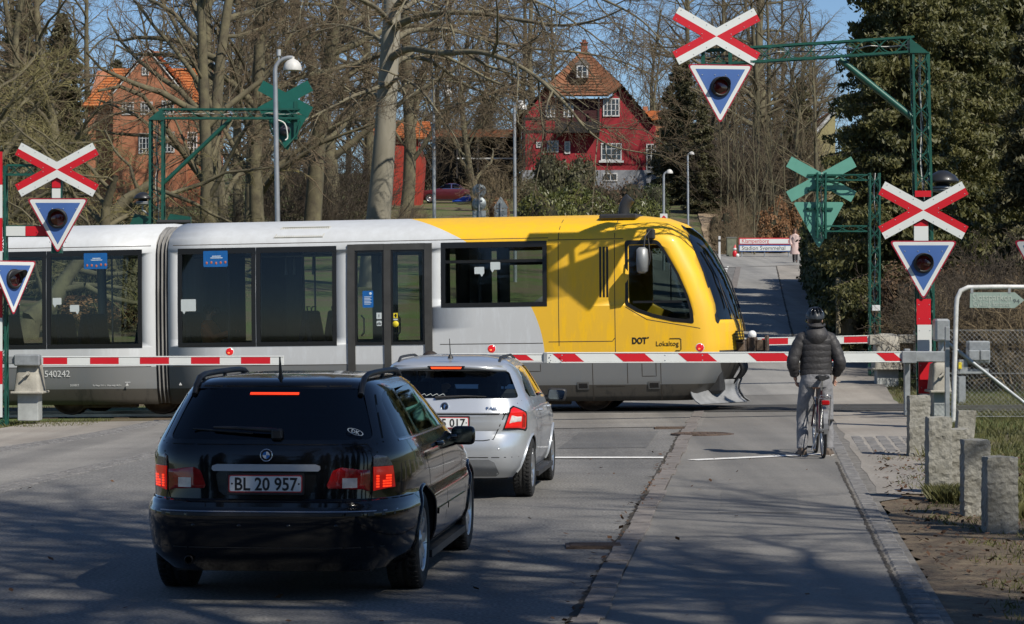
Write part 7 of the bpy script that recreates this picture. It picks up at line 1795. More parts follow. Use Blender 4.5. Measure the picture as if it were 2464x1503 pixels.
def bush(seed, n, size, mat_, lumps=9, asp=.5, core=True, flat=.55):
    """unit bush about 1 wide (radius) and 1 high: overlapping leafy lobes on a dark inner mass"""
    rng = np.random.default_rng(seed); pr = random.Random(seed); P_, N_ = [], []; mb = MB()
    for i in range(lumps):
        a = pr.uniform(0, 6.28); q = pr.uniform(.1, .62); c = np.array([q*math.cos(a), q*math.sin(a), pr.uniform(.28, .62)]); r = pr.uniform(.28, .45); m = n//lumps
        g = rng.normal(0, 1, (m, 3)); g /= np.linalg.norm(g, axis=1, keepdims=True); rr = r*rng.uniform(.72, 1.08, (m, 1)); p = c+g*rr; p[:, 2] = np.maximum(p[:, 2], .0); P_.append(p); N_.append(g)
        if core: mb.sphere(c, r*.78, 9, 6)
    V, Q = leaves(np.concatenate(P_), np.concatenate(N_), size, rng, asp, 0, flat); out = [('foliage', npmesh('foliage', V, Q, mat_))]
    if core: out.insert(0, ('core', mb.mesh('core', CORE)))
    return out
BR1 = bush(31, 9000, .085, RHODO, 11, .4); BR2 = bush(32, 8000, .07, IVY, 12, .7); BR3 = bush(33, 6500, .07, DRYL, 10, .6); BR4 = bush(34, 6500, .06, HEDGE, 10, .5); BR5 = bush(35, 6000, .06, BROWNH, 10, .5)
def place(m, u, d, w, h, lb, group=None, kind='evergreen_bush', cat='bush'):
    t = plant(kind, m, lb, cat, at(u, 0, d), rnd.uniform(0, 6.28), 1, group); t.scale = (w, w, h); return t
place(BR1, 1308, 126, 1.9, 2.9, 'broad glossy rhododendron in front of the red house, left half'); place(BR1, 1375, 132, 2.3, 3.0, 'rounded rhododendron in the middle of the evergreen bank'); place(BR1, 1440, 130, 2.0, 2.7, 'rhododendron under the basement window of the red house')
place(BR5, 1490, 136, 2.0, 3.3, 'brown twiggy bush right of the rhododendrons', None, 'brown_bush'); place(BR1, 1550, 132, 1.9, 2.9, 'low green bush behind the exhaust pipe of the train'); place(BR4, 1500, 138, 1.4, 2.7, 'dark bush between the rhododendrons and the path')
place(BR2, 1345, 172, 2.2, 3.9, 'ivy dark bush standing before the left wall of the red house'); place(BR2, 1400, 176, 1.4, 3.6, 'ivy covered bush beside the grey house foundation'); place(BR2, 1280, 170, 1.5, 2.3, 'dark bush at the left corner of the red house')
place(BR1, 1118, 122, .75, 1.0, 'small evergreen bush in front of the blue tarpaulin'); place(BR3, 1198, 150, .9, 1.5, 'dry straw brown bush behind the triangular sign', None, 'dry_bush')
place(BR3, 1868, 150, 1.6, 2.6, 'copper leaved beech bush behind the place name sign', None, 'beech_bush'); place(BR3, 1895, 152, 1.3, 3.0, 'copper leaved beech bush next to the walking woman', None, 'beech_bush'); place(BR5, 1742, 148, .9, 2.6, 'brown clipped hedge bush at the foot of the dirt path', None, 'brown_bush')
place(BR4, 600, 122, 2.0, 1.2, 'low green bush behind the dome lamp post'); place(BR2, 780, 128, 1.8, 1.0, 'low ivy patch at the foot of the bare trees'); place(BR2, 290, 92, 1.7, 2.6, 'dark evergreen bush below the brick house'); place(BR2, 200, 90, 1.8, 2.4, 'dark evergreen bush right of the left saltire'); place(BR3, 250, 78, 1.8, 1.0, 'dry leaf heap of a beech hedge behind the train roof', None, 'dry_bush'); place(BR2, 90, 92, 2.0, 2.6, 'dark evergreen bush behind the left saltire')
place(BR4, 1560, 160, 1.8, 2.4, 'dark bush on the bank right of the red house')
# ---- clipped hedge along the far footpath, brown hedge by the rails
def hedge(name, label, fx0, fx1, y0, y1, hf, n, size, mat_, step=1.):
    rng = np.random.default_rng(int(y0*7)); t = thing(name, label, 'hedge', ((fx0(y0)+fx1(y0))/2, y0, gz(fx0(y0), y0))); mb = MB(); rings = []; pr = random.Random(3); m = int((y1-y0)/step)
    for i in range(m+1):
        y = lerp(y0, y1, i/m); a, b_ = fx0(y), fx1(y); z = gz(a, y); h = hf(y); j = lambda: pr.uniform(-.12, .12); ins = .14
        rings.append([Vector((a+ins+j(), y, z-.1)), Vector((b_-ins, y, z-.1)), Vector((b_-ins+j(), y, z+h*.7)), Vector((b_-ins+j(), y, z+h-ins+j())), Vector((a+ins+j()+.1, y, z+h-ins+j())), Vector((a+ins+j(), y, z+h*.55))])
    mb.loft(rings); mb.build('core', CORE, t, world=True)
    Y = rng.uniform(y0, y1, n); side = rng.random(n); P_ = np.zeros((n, 3)); N_ = np.zeros((n, 3))
    for i in range(n):
        y = Y[i]; a, b_ = fx0(y), fx1(y); z = gz(a, y); h = hf(y); w_ = .12*math.sin(y*1.7)+.1*math.sin(y*4.1+1)
        if side[i] < .58: P_[i] = (a+w_+rng.normal(0, .09), y, z+rng.uniform(0, h)); N_[i] = (-1, 0, .2)
        elif side[i] < .82: P_[i] = (rng.uniform(a, b_), y, z+h+w_+rng.normal(0, .09)); N_[i] = (0, 0, 1)
        else: P_[i] = (rng.uniform(a, b_), y0+rng.normal(0, .1), z+rng.uniform(0, h)); N_[i] = (0, -1, .2)
    Mi = np.array(WM[t.name].inverted()); P_ = P_ @ Mi[:3, :3].T+Mi[:3, 3]
    V, Q = leaves(P_, N_, size, rng, .6, 0, .6); link('foliage', npmesh('foliage', V, Q, mat_), t)
hedge('clipped_hedge', 'dark green hedge along the right side of the far footpath', lambda y: xr(y)+1.15, lambda y: xr(y)+3.4, 72, 111, lambda y: 2.3+.3*math.sin(y*.35), 36000, .20, HEDGE)
hedge('brown_hedge', 'brown leafless clipped hedge behind the far barrier drive', lambda y: xr(y)+1.9, lambda y: 15., 58.5, 60.5, lambda y: 1.9, 16000, .10, BROWNH, .5)
# ---- grass
def blades(name, regs, n, hmin, hmax, mat_, seed):
    rng = np.random.default_rng(seed); V = []
    tot = sum(r[4] for r in regs)
    for x0, x1, y0, y1, w_, test in regs:
        m = int(n*w_/tot); X = rng.uniform(x0, x1, m); Y = rng.uniform(y0, y1, m)
        for x, y in zip(X, Y):
            if test and not test(x, y, rng): continue
            z = gz(x, y)-.05; h = rng.uniform(hmin, hmax); a = rng.uniform(0, 6.28); wd = .004+.004*rng.random(); b1, b2 = rng.normal(0, .35, 2)*h
            ca, sa = math.cos(a)*wd, math.sin(a)*wd; V += [(x-ca, y-sa, z), (x+ca, y+sa, z), (x+b1*.4+ca*.7, y+b2*.4+sa*.7, z+h*.6), (x+b1, y+b2, z+h)]
    V = np.array(V); Q = np.arange(len(V)).reshape(-1, 4); o = link(name, npmesh(name, V, Q, mat_)); o['kind'] = 'stuff'
GRASS = foliage_mat('grass_blades', (.075,.08,.025), (.175,.17,.058), 1.0, .6, .3)
def noise2(x, y): return math.sin(x*2.1+1.3*math.sin(y*1.1))*math.sin(y*1.7+1.1*math.sin(x*1.9))
blades('grass', [(3.0,9,15,33,22,lambda x, y, r: x > xr(y)+.6+.3*noise2(x, y) and noise2(x*1.7, y*1.3) > .75-(x-xr(y))*1.15), (5.4,9.5,33,45,6,lambda x, y, r: x > xr(y)+1.5+.3*noise2(x, y)), (7.0,13,45.5,56,6,lambda x, y, r: x > xr(y)+1.7 and abs((x-TC.x)*EN.x+(y-TC.y)*EN.y) > 1.2),
                 (-10,-6.9,42.5,46.3,3,lambda x, y, r: y > 43.8+.25*noise2(x, y) and x < xl(y)-2.7), (-14,-2,52,60,2,None)], 95000, .03, .10, GRASS, 5)
blades('grass', [(4.05,4.32,25.8,26.3,5,None), (4.3,4.9,24.0,24.6,2,None), (4.6,5.0,22.2,22.6,2,None), (5.0,5.3,32.8,33.3,1,None)], 2600, .10, .24, GRASS, 6)
# ---- fallen leaves
rng = np.random.default_rng(9); q = []
for i in range(1500):
    y = rng.uniform(14, 34); s = rng.random()
    if s < .09: x = xk(y)-.03+rng.normal(0, .06); 
    elif s < .92: x = xr(y)+.35+abs(rng.normal(0, 1.1))
    else: x = rng.uniform(xl(y), xr(y))
    q.append((x, y, gz(x, y)+.02))
V, Q = leaves(np.array(q), np.tile([0,0,1.], (len(q), 1)), .055, rng, .6, 0, .3); o = link('fallen_leaves', npmesh('fallen_leaves', V, Q, M('leaf_dead', (.09,.045,.022), .9, var=.4, scale=30))); o['kind'] = 'stuff'
# ---- trees behind the viewpoint whose branch shadows fall across the foreground
for x, y, m, sc, a in ((5.7,9.0,W4,1.2,0.), (7.5,8,W4,1.15,1.), (8.4,12,W4,1.,3.), (6.1,6.5,W4,1.25,5.), (11.5,13,W4,.9,1.), (12,7,W4,1.,2.5), (7.2,4.8,W4,1.25,3.3), (10.5,8.5,W4,1.,5.2), (4.2,-3,W4,1.2,1.9), (-5.5,-4,W4,1.1,.4)):
    plant('bare_tree', m, 'bare roadside tree standing beside the viewpoint, known by its branch shadows on the road', 'tree', (x, y, 0), a, sc, 'roadside trees by the viewpoint')

for i in range(15):                      # evergreens closing the street behind the viewpoint, mirrored in the cars
    plant('conifer', (C1, C2)[i % 2], 'evergreen of the row closing the street behind the viewpoint, not in view', 'tree', (-30+i*4.2+rnd.uniform(-1, 1), -20+rnd.uniform(-3, 3), 0), rnd.uniform(0, 6.28), 1.0, 'evergreens behind the viewpoint')
# ================================================================ houses, lamps, signs and cars beyond the railway
BRICK = M('brick_red', (.33,.12,.058), .9, col2=(.46,.20,.11), var=.4, scale=3, det=8); TILE = M('roof_tile_orange', (.40,.12,.035), .8, col2=(.54,.19,.055), var=.4, scale=2.5, bump=.4, bscale=14)
TILE2 = M('roof_tile_brown', (.17,.07,.035), .85, col2=(.27,.115,.055), var=.4, scale=2.5, bump=.4, bscale=14); REDW = M('render_red', (.27,.016,.024), .85, var=.3, scale=1.2); TIMB = M('timber_black', (.02,.017,.016), .8, var=.2); FRW = M('window_white', (.58,.58,.57), .5, var=.04)
WGL = M('window_dark', (.025,.03,.035), .06, var=0, coat=.6); FOUND = M('foundation_grey', (.25,.26,.28), .9, var=.12, scale=3)
def win(parent, u, v, w, h, d, nx=2, ny=3, sill=False, name='window'):
    """casement window centred at picture point (u, v) on the wall plane at depth d; sizes in picture units"""
    c = P(u, v, d); k = d/F; W_, H_ = w*k, h*k; mb = MB(); t = .09
    mb.box(c.x-W_/2, c.x-W_/2+t, d-.06, d+.05, c.z-H_/2, c.z+H_/2); mb.box(c.x+W_/2-t, c.x+W_/2, d-.06, d+.05, c.z-H_/2, c.z+H_/2)
    for z in (c.z-H_/2, c.z+H_/2-t): mb.box(c.x-W_/2+t, c.x+W_/2-t, d-.06, d+.05, z, z+t)
    for i in range(1, nx): x = c.x-W_/2+W_*i/nx; mb.box(x-.035, x+.035, d-.055, d+.0, c.z-H_/2+t, c.z+H_/2-t)
    for i in range(1, ny): z = c.z-H_/2+H_*i/ny; mb.box(c.x-W_/2+t, c.x+W_/2-t, d-.05, d+.0, z-.02, z+.02)
    if sill: mb.box(c.x-W_/2-.15, c.x+W_/2+.15, d-.16, d+.02, c.z-H_/2-.16, c.z-H_/2-.002)
    o = mb.build(name, FRW, parent, world=True); g = MB(); g.box(c.x-W_/2+t, c.x+W_/2-t, d-.02, d+.04, c.z-H_/2+t, c.z+H_/2-t); g.build('pane', WGL, o, world=True); return o
def X(u, d): return P(u, 0, d).x
def Z(v, d): return P(0, v, d).z
def tiles(mb, a, b, c, d_, n=14, m=0, th=.12):
    """tiled roof slope a-b (eave) to d_-c (ridge): rows stepped like tile courses"""
    a, b, c, d_ = map(Vector, (a, b, c, d_)); nn = (b-a).cross(d_-a).normalized()
    for i in range(n):
        t0, t1 = i/n, (i+1)/n+.01; p, q, r, s = a.lerp(d_, t0), b.lerp(c, t0), b.lerp(c, t1), a.lerp(d_, t1)
        mb.add([p+nn*th, q+nn*th, r+nn*.05, s+nn*.05, p-nn*.02, q-nn*.02], [[0,1,2,3],[4,5,1,0]], m)
# ---- brick house
d = 185.; bz = gz(X(350,d), d+3)-1.5
bh = thing('brick_house', 'orange roofed brick house with white windows among the bare trees', 'house', (X(350,d), d, bz+1.5))
x0, x1, ze, zr = X(203,d), X(500,d), Z(248,d), Z(150,d); g0, g1 = X(272,d), X(444,d); xm = (g0+g1)/2; za = Z(122,d); zs = Z(226,d)
mb = MB(); mb.box(x0, x1, d+1.6, d+10, bz, ze); mb.prism([(g0,bz),(g1,bz),(g1,zs),(xm,za),(g0,zs)], (0,d,0), (1,0,0), (0,0,1), (0,1.7,0))
mb.prism([(d+1.6,ze),(d+10,ze),(d+5.8,zr-.1)], (x0,0,0), (0,1,0), (0,0,1), (x1-x0,0,0)); mb.build('wall', BRICK, bh, world=True)
mb = MB(); xi = 1.1; tiles(mb, (x0-.35,d+1.2,ze-.2), (x1+.35,d+1.2,ze-.2), (x1-xi,d+5.8,zr), (x0+xi,d+5.8,zr)); tiles(mb, (x1+.35,d+10.4,ze-.2), (x0-.35,d+10.4,ze-.2), (x0+xi,d+5.8,zr), (x1-xi,d+5.8,zr))
tiles(mb, (x0-.35,d+10.4,ze-.2), (x0-.35,d+1.2,ze-.2), (x0+xi,d+5.8,zr), (x0+xi,d+5.8,zr)); tiles(mb, (x1+.35,d+1.2,ze-.2), (x1+.35,d+10.4,ze-.2), (x1-xi,d+5.8,zr), (x1-xi,d+5.8,zr))
tiles(mb, (g0-.25,d+6,zs-.1), (g0-.25,d-.02,zs-.1), (xm,d-.02,za+.12), (xm,d+6,za+.12)); tiles(mb, (g1+.25,d-.02,zs-.1), (g1+.25,d+6,zs-.1), (xm,d+6,za+.12), (xm,d-.02,za+.12))
o = mb.build('roof', TILE, bh, world=True)
mb = MB(); xx = X(341,d); mb.box(xx-.42, xx+.42, d+5, d+6, zr-1, Z(113,d)); mb.box(xx-.48, xx+.48, d+4.94, d+6.06, Z(113,d), Z(111,d)+.1); mb.build('chimney', BRICK, o, world=True)
mb = MB()
for ga in (g0, g1):
    a, b = Vector((ga, d-.05, zs)), Vector((xm, d-.05, za)); mb.tube([a, b], .06, 4)
mb.build('gable_edge', FRW, bh, world=True, split=True)
win(bh, 350, 172, 17, 20, d, 2, 2)
for u, v in ((308,262), (353,261), (404,258)): win(bh, u, v, 29, 31, d, 3, 3)
for u, v, dd in ((347,346,d), (407,343,d), (462,343,d+1.6), (500-26,262,d+1.6)): win(bh, u, v, 26 if v > 300 else 14, 50 if v > 300 else 26, dd, 3 if v > 300 else 1, 4)
# ---- red timbered house
d = 200.; bz = gz(X(1420,d), d)-1.5
rh = thing('red_house', 'red rendered house with black timbers, half hipped orange roof and white windows', 'house', (X(1420,d), d, bz+1.5))
pf_ = [(1257,470),(1578,470),(1578,306),(1549,280),(1497,214),(1462,238),(1338,238),(1310,220),(1257,290)]
mb = MB(); mb.prism([(X(u,d), Z(v,d)) for u, v in pf_], (0,d,0), (1,0,0), (0,0,1), (0,11,0)); mb.build('wall', REDW, rh, world=True)
mb = MB(); mb.box(X(1257,d)-.03, X(1578,d)+.03, d-.06, d+11, bz, Z(410,d)); mb.build('foundation', FOUND, rh, world=True)
mb = MB(); pk = Vector((X(1408,d), d+2.6, Z(118,d)))
for (ua, va), (ub, vb) in (((1241,298),(1312,214)), ((1312,214),(1399,122))):
    tiles(mb, (X(ua,d),d+11.4,Z(va,d)), (X(ua,d),d-.5,Z(va,d)), (X(ub,d),d-.5 if vb > 150 else d+2.6,Z(vb,d)), (X(ub,d),d+11.4,Z(vb,d)), 10)
for (ua, va), (ub, vb) in (((1572,300),(1495,208)), ((1495,208),(1417,122))):
    tiles(mb, (X(ua,d),d-.5,Z(va,d)), (X(ua,d),d+11.4,Z(va,d)), (X(ub,d),d+11.4,Z(vb,d)), (X(ub,d),d-.5 if vb > 150 else d+2.6,Z(vb,d)), 10)
tiles(mb, (X(1338,d),d-.75,Z(234,d)), (X(1462,d),d-.75,Z(234,d)), (X(1418,d),d+2.6,Z(121,d)), (X(1398,d),d+2.6,Z(121,d)), 16)
tiles(mb, (X(1312,d),d-.5,Z(214,d)), (X(1338,d),d-.75,Z(234,d)), (X(1398,d),d+2.6,Z(121,d)), (X(1397,d),d+2.6,Z(121,d)), 12); tiles(mb, (X(1462,d),d-.75,Z(234,d)), (X(1495,d),d-.5,Z(208,d)), (X(1419,d),d+2.6,Z(121,d)), (X(1418,d),d+2.6,Z(121,d)), 12)
o = mb.build('roof', TILE2, rh, world=True)
mb = MB(); mb.box(X(1400,d), X(1416,d), d+2.4, d+3.0, Z(125,d), Z(97,d)); mb.box(X(1398,d), X(1418,d), d+2.3, d+3.1, Z(97,d)+.002, Z(95,d)); mb.box(X(1403,d), X(1413,d), d+2.5, d+2.9, Z(95,d)+.01, Z(88,d)); mb.build('chimney', M('chimney_red', (.3,.09,.05), .9, var=.2), o, world=True)
mb = MB(); mb.box(X(1386,d), X(1416,d), d-.35, d+1.6, Z(190,d), Z(157,d)); mb.prism([(X(1382,d),Z(157,d)),(X(1420,d),Z(157,d)),(X(1401,d),Z(140,d))], (0,d-.4,0), (1,0,0), (0,0,1), (0,2.2,0)); mb.build('dormer', M('dormer_grey', (.17,.16,.15), .8, var=.2), rh, world=True)
win(rh, 1401, 173, 27, 29, d-.4, 2, 2)
mb = MB()
for v in (286, 317): mb.box(X(1257,d), X(1345,d), d-.05, d+.02, Z(v+3,d), Z(v-3,d))
for u, v0, v1 in ((1262,240,410), (1308,240,317), (1345,236,330), (1440,236,330)): mb.box(X(u-2.5,d), X(u+2.5,d), d-.09, d-.052, Z(v1,d), Z(v0,d))
mb.build('timber', TIMB, rh, world=True, split=True)
mb = MB(); mb.box(X(1348,d), X(1437,d), d-.03, d+.02, Z(320,d), Z(238,d)); mb.build('balcony_shade', M('recess_shade', (.05,.012,.014), .9, var=.2), rh, world=True)  # flat panel on the wall, its dark red paints the shade of a recess
mb = MB(); mb.box(X(1335,d), X(1442,d), d-1.1, d-.1, Z(322,d), Z(317,d)); mb.box(X(1335,d), X(1442,d), d-1.1, d-1.02, Z(317,d)+.002, Z(296,d)); mb.build('balcony', TIMB, rh, world=True)
for u in (1337, 1440):
    mb = MB(); mb.box(X(u-2,d), X(u+2,d), d-1.0, d-.9, Z(296,d), Z(236,d)); mb.build('balcony_post', TIMB, rh, world=True)
for u, v, w_, h, nx, ny, sl_ in ((1471,259,40,44,4,3,False), (1325,268,24,30,2,3,False), (1368,266,24,34,2,3,False), (1297,349,13,14,1,2,False), (1330,353,28,28,2,2,False), (1365,356,14,30,1,3,False), (1471,366,50,42,4,3,True), (1567,382,24,70,2,5,False), (1469,427,34,20,2,1,False)): win(rh, u, v, w_, h, d-.07 if v > 420 else d-.02, nx, ny, sl_)
# ---- red shed with tiled roof, long carport roof
d = 188.; sz = gz(X(980,d), d)-1
sh_ = thing('red_shed', 'red board shed with orange roof right of the great beech trunk', 'shed', (X(975,d), d, sz+1))
mb = MB(); mb.prism([(X(900,d),sz),(X(1010,d),sz),(X(1020,d),Z(380,d)),(X(1003,d),Z(332,d)),(X(900,d),Z(326,d))], (0,d,0), (1,0,0), (0,0,1), (0,5,0)); mb.build('wall', M('boards_red', (.33,.035,.02), .85, var=.4, scale=3, stretch=(9,9,.5)), sh_, world=True)
mb = MB(); tiles(mb, (X(880,d),d-.4,Z(328,d)), (X(1040,d),d-.4,Z(336,d)), (X(1030,d),d+4,Z(286,d)), (X(880,d),d+4,Z(280,d)), 10); mb.build('roof', TILE, sh_, world=True)
d = 204.; cp_ = thing('carport', 'long low dark carport with brown tiled roof left of the red house', 'shed', (X(1140,d), d, gz(X(1140,d),d)))
mb = MB(); tiles(mb, (X(1040,d),d-.6,Z(331,d)), (X(1252,d),d-.6,Z(331,d)), (X(1250,d),d+4,Z(306,d)), (X(1040,d),d+4,Z(306,d)), 8); mb.build('roof', TILE2, cp_, world=True)
mb = MB(); mb.box(X(1045,d), X(1250,d), d+2, d+2.2, Z(430,d), Z(328,d)); mb.build('back_wall', TIMB, cp_, world=True)
for u in (1050, 1100, 1150, 1200, 1246):
    mb = MB(); mb.box(X(u-2,d), X(u+2,d), d-.2, d, Z(430,d), Z(330,d)); mb.build('post', TIMB, cp_, world=True)
mb = MB(); mb.box(X(1100,d), X(1245,d), d-.4, d-.3, Z(384,d), Z(381,d)); mb.build('rail', FRW, cp_, world=True)
d = 176.; yh = thing('yellow_house', 'pale yellow gabled house glimpsed between saplings and conifers', 'house', (X(1950,d), d, gz(X(1950,d),d)))
mb = MB(); mb.prism([(X(1905,d),Z(480,d)),(X(2010,d),Z(480,d)),(X(2010,d),Z(270,d)),(X(1905,d),Z(385,d))], (0,d,0), (1,0,0), (0,0,1), (0,8,0)); mb.build('wall', M('render_yellow', (.32,.28,.14), .9, var=.12, scale=2), yh, world=True)
mb = MB(); mb.tube([P(1896,394,d-.3), P(2012,264,d-.3)], .16, 4); mb.build('barge_board', FRW, yh, world=True)
mb = MB(); tiles(mb, (X(1894,d),d+8.3,Z(394,d)), (X(1894,d),d-.4,Z(394,d)), (X(2012,d),d-.4,Z(262,d)), (X(2012,d),d+8.3,Z(262,d)), 10); mb.build('roof', TILE2, yh, world=True)
d = 250.; fh = thing('far_house', 'distant orange roof showing between the red house and the conifer', 'house', (X(1575,d), d, gz(X(1575,d),d)))
mb = MB(); mb.box(X(1535,d), X(1625,d), d, d+6, Z(380,d), Z(286,d)); mb.build('wall', BRICK, fh, world=True)
mb = MB(); tiles(mb, (X(1530,d),d-.4,Z(290,d)), (X(1630,d),d-.4,Z(290,d)), (X(1622,d),d+3,Z(263,d)), (X(1538,d),d+3,Z(263,d)), 8); o = mb.build('roof', TILE, fh, world=True)
mb = MB(); mb.box(X(1550,d), X(1562,d), d+2.5, d+3.2, Z(268,d), Z(252,d)); mb.build('chimney', BRICK, o, world=True)
# ---- lamps
PIPE = M('lamp_post_grey', (.36,.38,.40), .5, .5, var=.15, scale=3); DOME = M('lamp_dome', (.60,.59,.56), .5, var=.14, scale=6)
def lamp(label, u0, u1, vt, d, ud, vd, wd, r=.055, top=False):
    a = P(u0, 700, d); b = P(u1, vt, d); z0 = gz(a.x, d); k = d/F; t = thing('street_lamp', label, 'street lamp', (a.x, d, z0), 0, 'street lamps beyond the railway')
    rr = abs(ud-u1)*k; s_ = 1 if ud > u1 else -1; pts = [Vector((a.x, d, z0-.1)), b]
    arc = [b+Vector((s_*rr*(1-math.cos(x))*.9, 0, rr*.75*math.sin(x))) for x in (.35,.7,1.05,1.4)]; end = Vector((P(ud,0,d).x, d, arc[-1].z)); 
    MB().tube(pts+arc+[end], [r*1.25, r]+[r*.85]*4+[r*.8], 12).build('pole', PIPE, t, world=True)
    w_ = wd*k/2; c = Vector((end.x, d, P(0, vd, d).z)); mb = MB(); h = max(.1, end.z-c.z)
    mb.lathe([(w_*1.0,-w_*.02),(w_*1.02,w_*.05),(w_*.99,w_*.35),(w_*.86,w_*.75),(w_*.6,w_*1.05),(w_*.3,w_*1.2),(.05,w_*1.25)], 26, c); mb.lathe([(w_*.95,0),(w_*.9,w_*.3),(.0,w_*.5)], 20, c); mb.tube([c+Vector((0,0,w_*1.2)), Vector((c.x,d,end.z+.02))], .05, 8); mb.build('lamp_shade', DOME, t, world=True)
    if top: mb = MB(); q = arc[1]+Vector((.0,0,.02)); mb.tube([q, q+Vector((0,0,.16))], .02, 6); mb.tube([q+Vector((0,0,.14)), q+Vector((0,0,.30))], .055, 10); mb.build('light_sensor', M('sensor', (.4,.42,.44), .4, var=.1), t, world=True)
lamp('grey lamp post with white dome shade leaning over the dark green saltire', 673, 662, 170, 70., 704, 170, 44, .06, True)
lamp('thin lamp post right of the great beech, its pale shade lost in branches', 1046, 1043, 222, 105., 1076, 231, 26, .06)
lamp('lamp post in front of the left corner of the red house', 1240, 1238, 258, 100., 1256, 264, 24, .055)
lamp('short lamp post at the foot of the dirt path with small house pictogram', 1597, 1597, 424, 118., 1611, 418, 16, .05)
lamp('farthest lamp post standing beside the dirt path', 1656, 1655, 376, 140., 1664, 373, 13, .05)
# ---- backs of road signs seen over the train
ALU = M('sign_back_alu', (.30,.34,.36), .5, .5, var=.12, scale=4)
d = 92.; q = at(1153, 0, d); t = thing('road_sign', 'back of two round road signs one above the other over the train roof', 'road sign', q)
MB().tube([q-Vector((0,0,.1)), Vector((q.x, d, Z(446,d)))], .03, 8).build('pole', PIPE, t, world=True)
for v in (460, 491):
    mb = MB(); c = P(1153, v, d+.06); mb.lathe([(0,0),(.235,0),(.24,.012),(.235,.02),(0,.02)], 28, c, (0,1,0)); mb.box(c.x-.12, c.x+.12, d+.03, d+.058, c.z+.10, c.z+.13); mb.box(c.x-.12, c.x+.12, d+.03, d+.058, c.z-.13, c.z-.10); mb.build('sign_disc', ALU, t, world=True)
mb = MB(); c = P(1153, 516, d+.06); mb.bbox(c.x-.23, c.x+.23, d+.055, d+.075, c.z-.18, c.z+.12, .005); mb.build('sign_plate', ALU, t, world=True)
q = at(1205, 0, d+2); t = thing('road_sign', 'back of a triangular road sign with a square plate under it', 'road sign', q); d += 2
MB().tube([q-Vector((0,0,.1)), Vector((q.x, d, Z(486,d)))], .03, 8).build('pole', PIPE, t, world=True)
mb = MB(); c = P(1205, 500, d+.05); mb.prism(roundpoly([(-.27,0),(.27,0),(0,.42)], .03), (c.x,d+.05,c.z-.03), (1,0,0), (0,0,1), (0,.015,0)); mb.box(c.x-.12, c.x+.12, d+.03, d+.048, c.z-.02, c.z+.01); mb.build('sign_triangle', ALU, t, world=True)
mb = MB(); mb.bbox(c.x-.22, c.x+.22, d+.05, d+.065, c.z-.40, c.z-.04, .005); mb.box(c.x-.12, c.x+.12, d+.03, d+.048, c.z-.13, c.z-.10); mb.build('sign_plate', ALU, t, world=True)
d = 117.; q = at(1597, 0, d); t = thing('path_sign', 'small white sign with a red house pictogram above the cab roof', 'road sign', q)
mb = MB(); c = P(1597, 524, d-.15); mb.bbox(c.x-.16, c.x+.16, d-.2, d-.18, c.z-.16, c.z+.16, .005); mb.build('sign_board', SW, t, world=True)
mb = MB(); mb.prism([(-.11,-.02),(0,.09),(.11,-.02),(.07,-.02),(.07,-.05),(.03,-.05),(0,-.01),(-.03,-.05),(-.07,-.05),(-.07,-.02)], (c.x,d-.203,c.z), (1,0,0), (0,0,1), (0,-.004,0)); mb.build('pictogram', SR, t, world=True)
MB().tube([q-Vector((0,0,.1)), Vector((q.x,d-.16,c.z+.1))], .025, 6).build('pole', PIPE, t, world=True)
# ---- place name boards at the junction
d = 143.; q = at(1845, 0, d); t = thing('direction_sign', 'two long white direction boards reading Klampenborg and Stadion Svømmehal', 'sign', q)
u0, u1 = 1778, 1906
for v0, v1, fr_, txt, ink, uw in ((573,589,SR,'Klampenborg',M('ink_red', (.5,.02,.03), .5, var=0),72), (590,606,SB,'Stadion Svømmehal',M('ink_black', (.03,.03,.035), .5, var=0),116)):
    mb = MB(); mb.box(X(u0,d), X(u1,d), d, d+.05, Z(v1,d)+.004, Z(v0,d)); mb.build('sign_board', fr_, t, world=True)
    mb = MB(); mb.box(X(u0+2,d), X(u1-1,d), d-.012, d-.002, Z(v1-2,d), Z(v0+2.5,d)); mb.build('sign_face', SW, t, world=True)
    text_mesh(txt, .30, frame(P(u0+6.5, v1-4.0, d-.013), (1,0,0), (0,0,1)), .003, width=uw*.9*d/F, bold=.0).build('sign_lettering', ink, t, world=True)
text_mesh('8', .26, frame(P(1896, 585.4, d-.013), (1,0,0), (0,0,1)), .003).build('sign_lettering', MATS['ink_red'], t, world=True)
for u in (1785, 1840, 1898):
    mb = MB(); mb.tube([Vector((X(u,d), d+.09, gz(X(u,d),d)-.1)), Vector((X(u,d), d+.09, Z(574,d)))], .035, 8); mb.build('post', PIPE, t, world=True)
q = at(1765, 0, d); t = thing('utility_box', 'mossy grey utility box left of the direction boards', 'cabinet', q)
mb = MB(); mb.bbox(X(1749,d), X(1772,d), d, d+.35, q.z-.1, Z(573,d), .02); mb.build('box', M('box_mossy', (.16,.17,.12), .9, var=.3, scale=4), t, world=True)
mb = MB(); mb.bbox(X(1748,d), X(1773,d), d-.03, d+.38, Z(573,d)+.003, Z(571,d), .005); mb.build('lid', M('lid_grey', (.2,.2,.18), .9, var=.2), t, world=True)
q = at(1731, 0, 138); t = thing('marker_post', 'white marker post at the start of the dirt path', 'post', q)
mb = MB(); mb.bbox(q.x-.055, q.x+.055, 137.95, 138.05, q.z-.1, Z(569,138), .01); mb.build('post', FRW, t, world=True); mb = MB(); mb.box(q.x-.057, q.x+.057, 137.94, 138.06, Z(582,138), Z(577,138)); mb.build('band', BLKP, t, world=True)
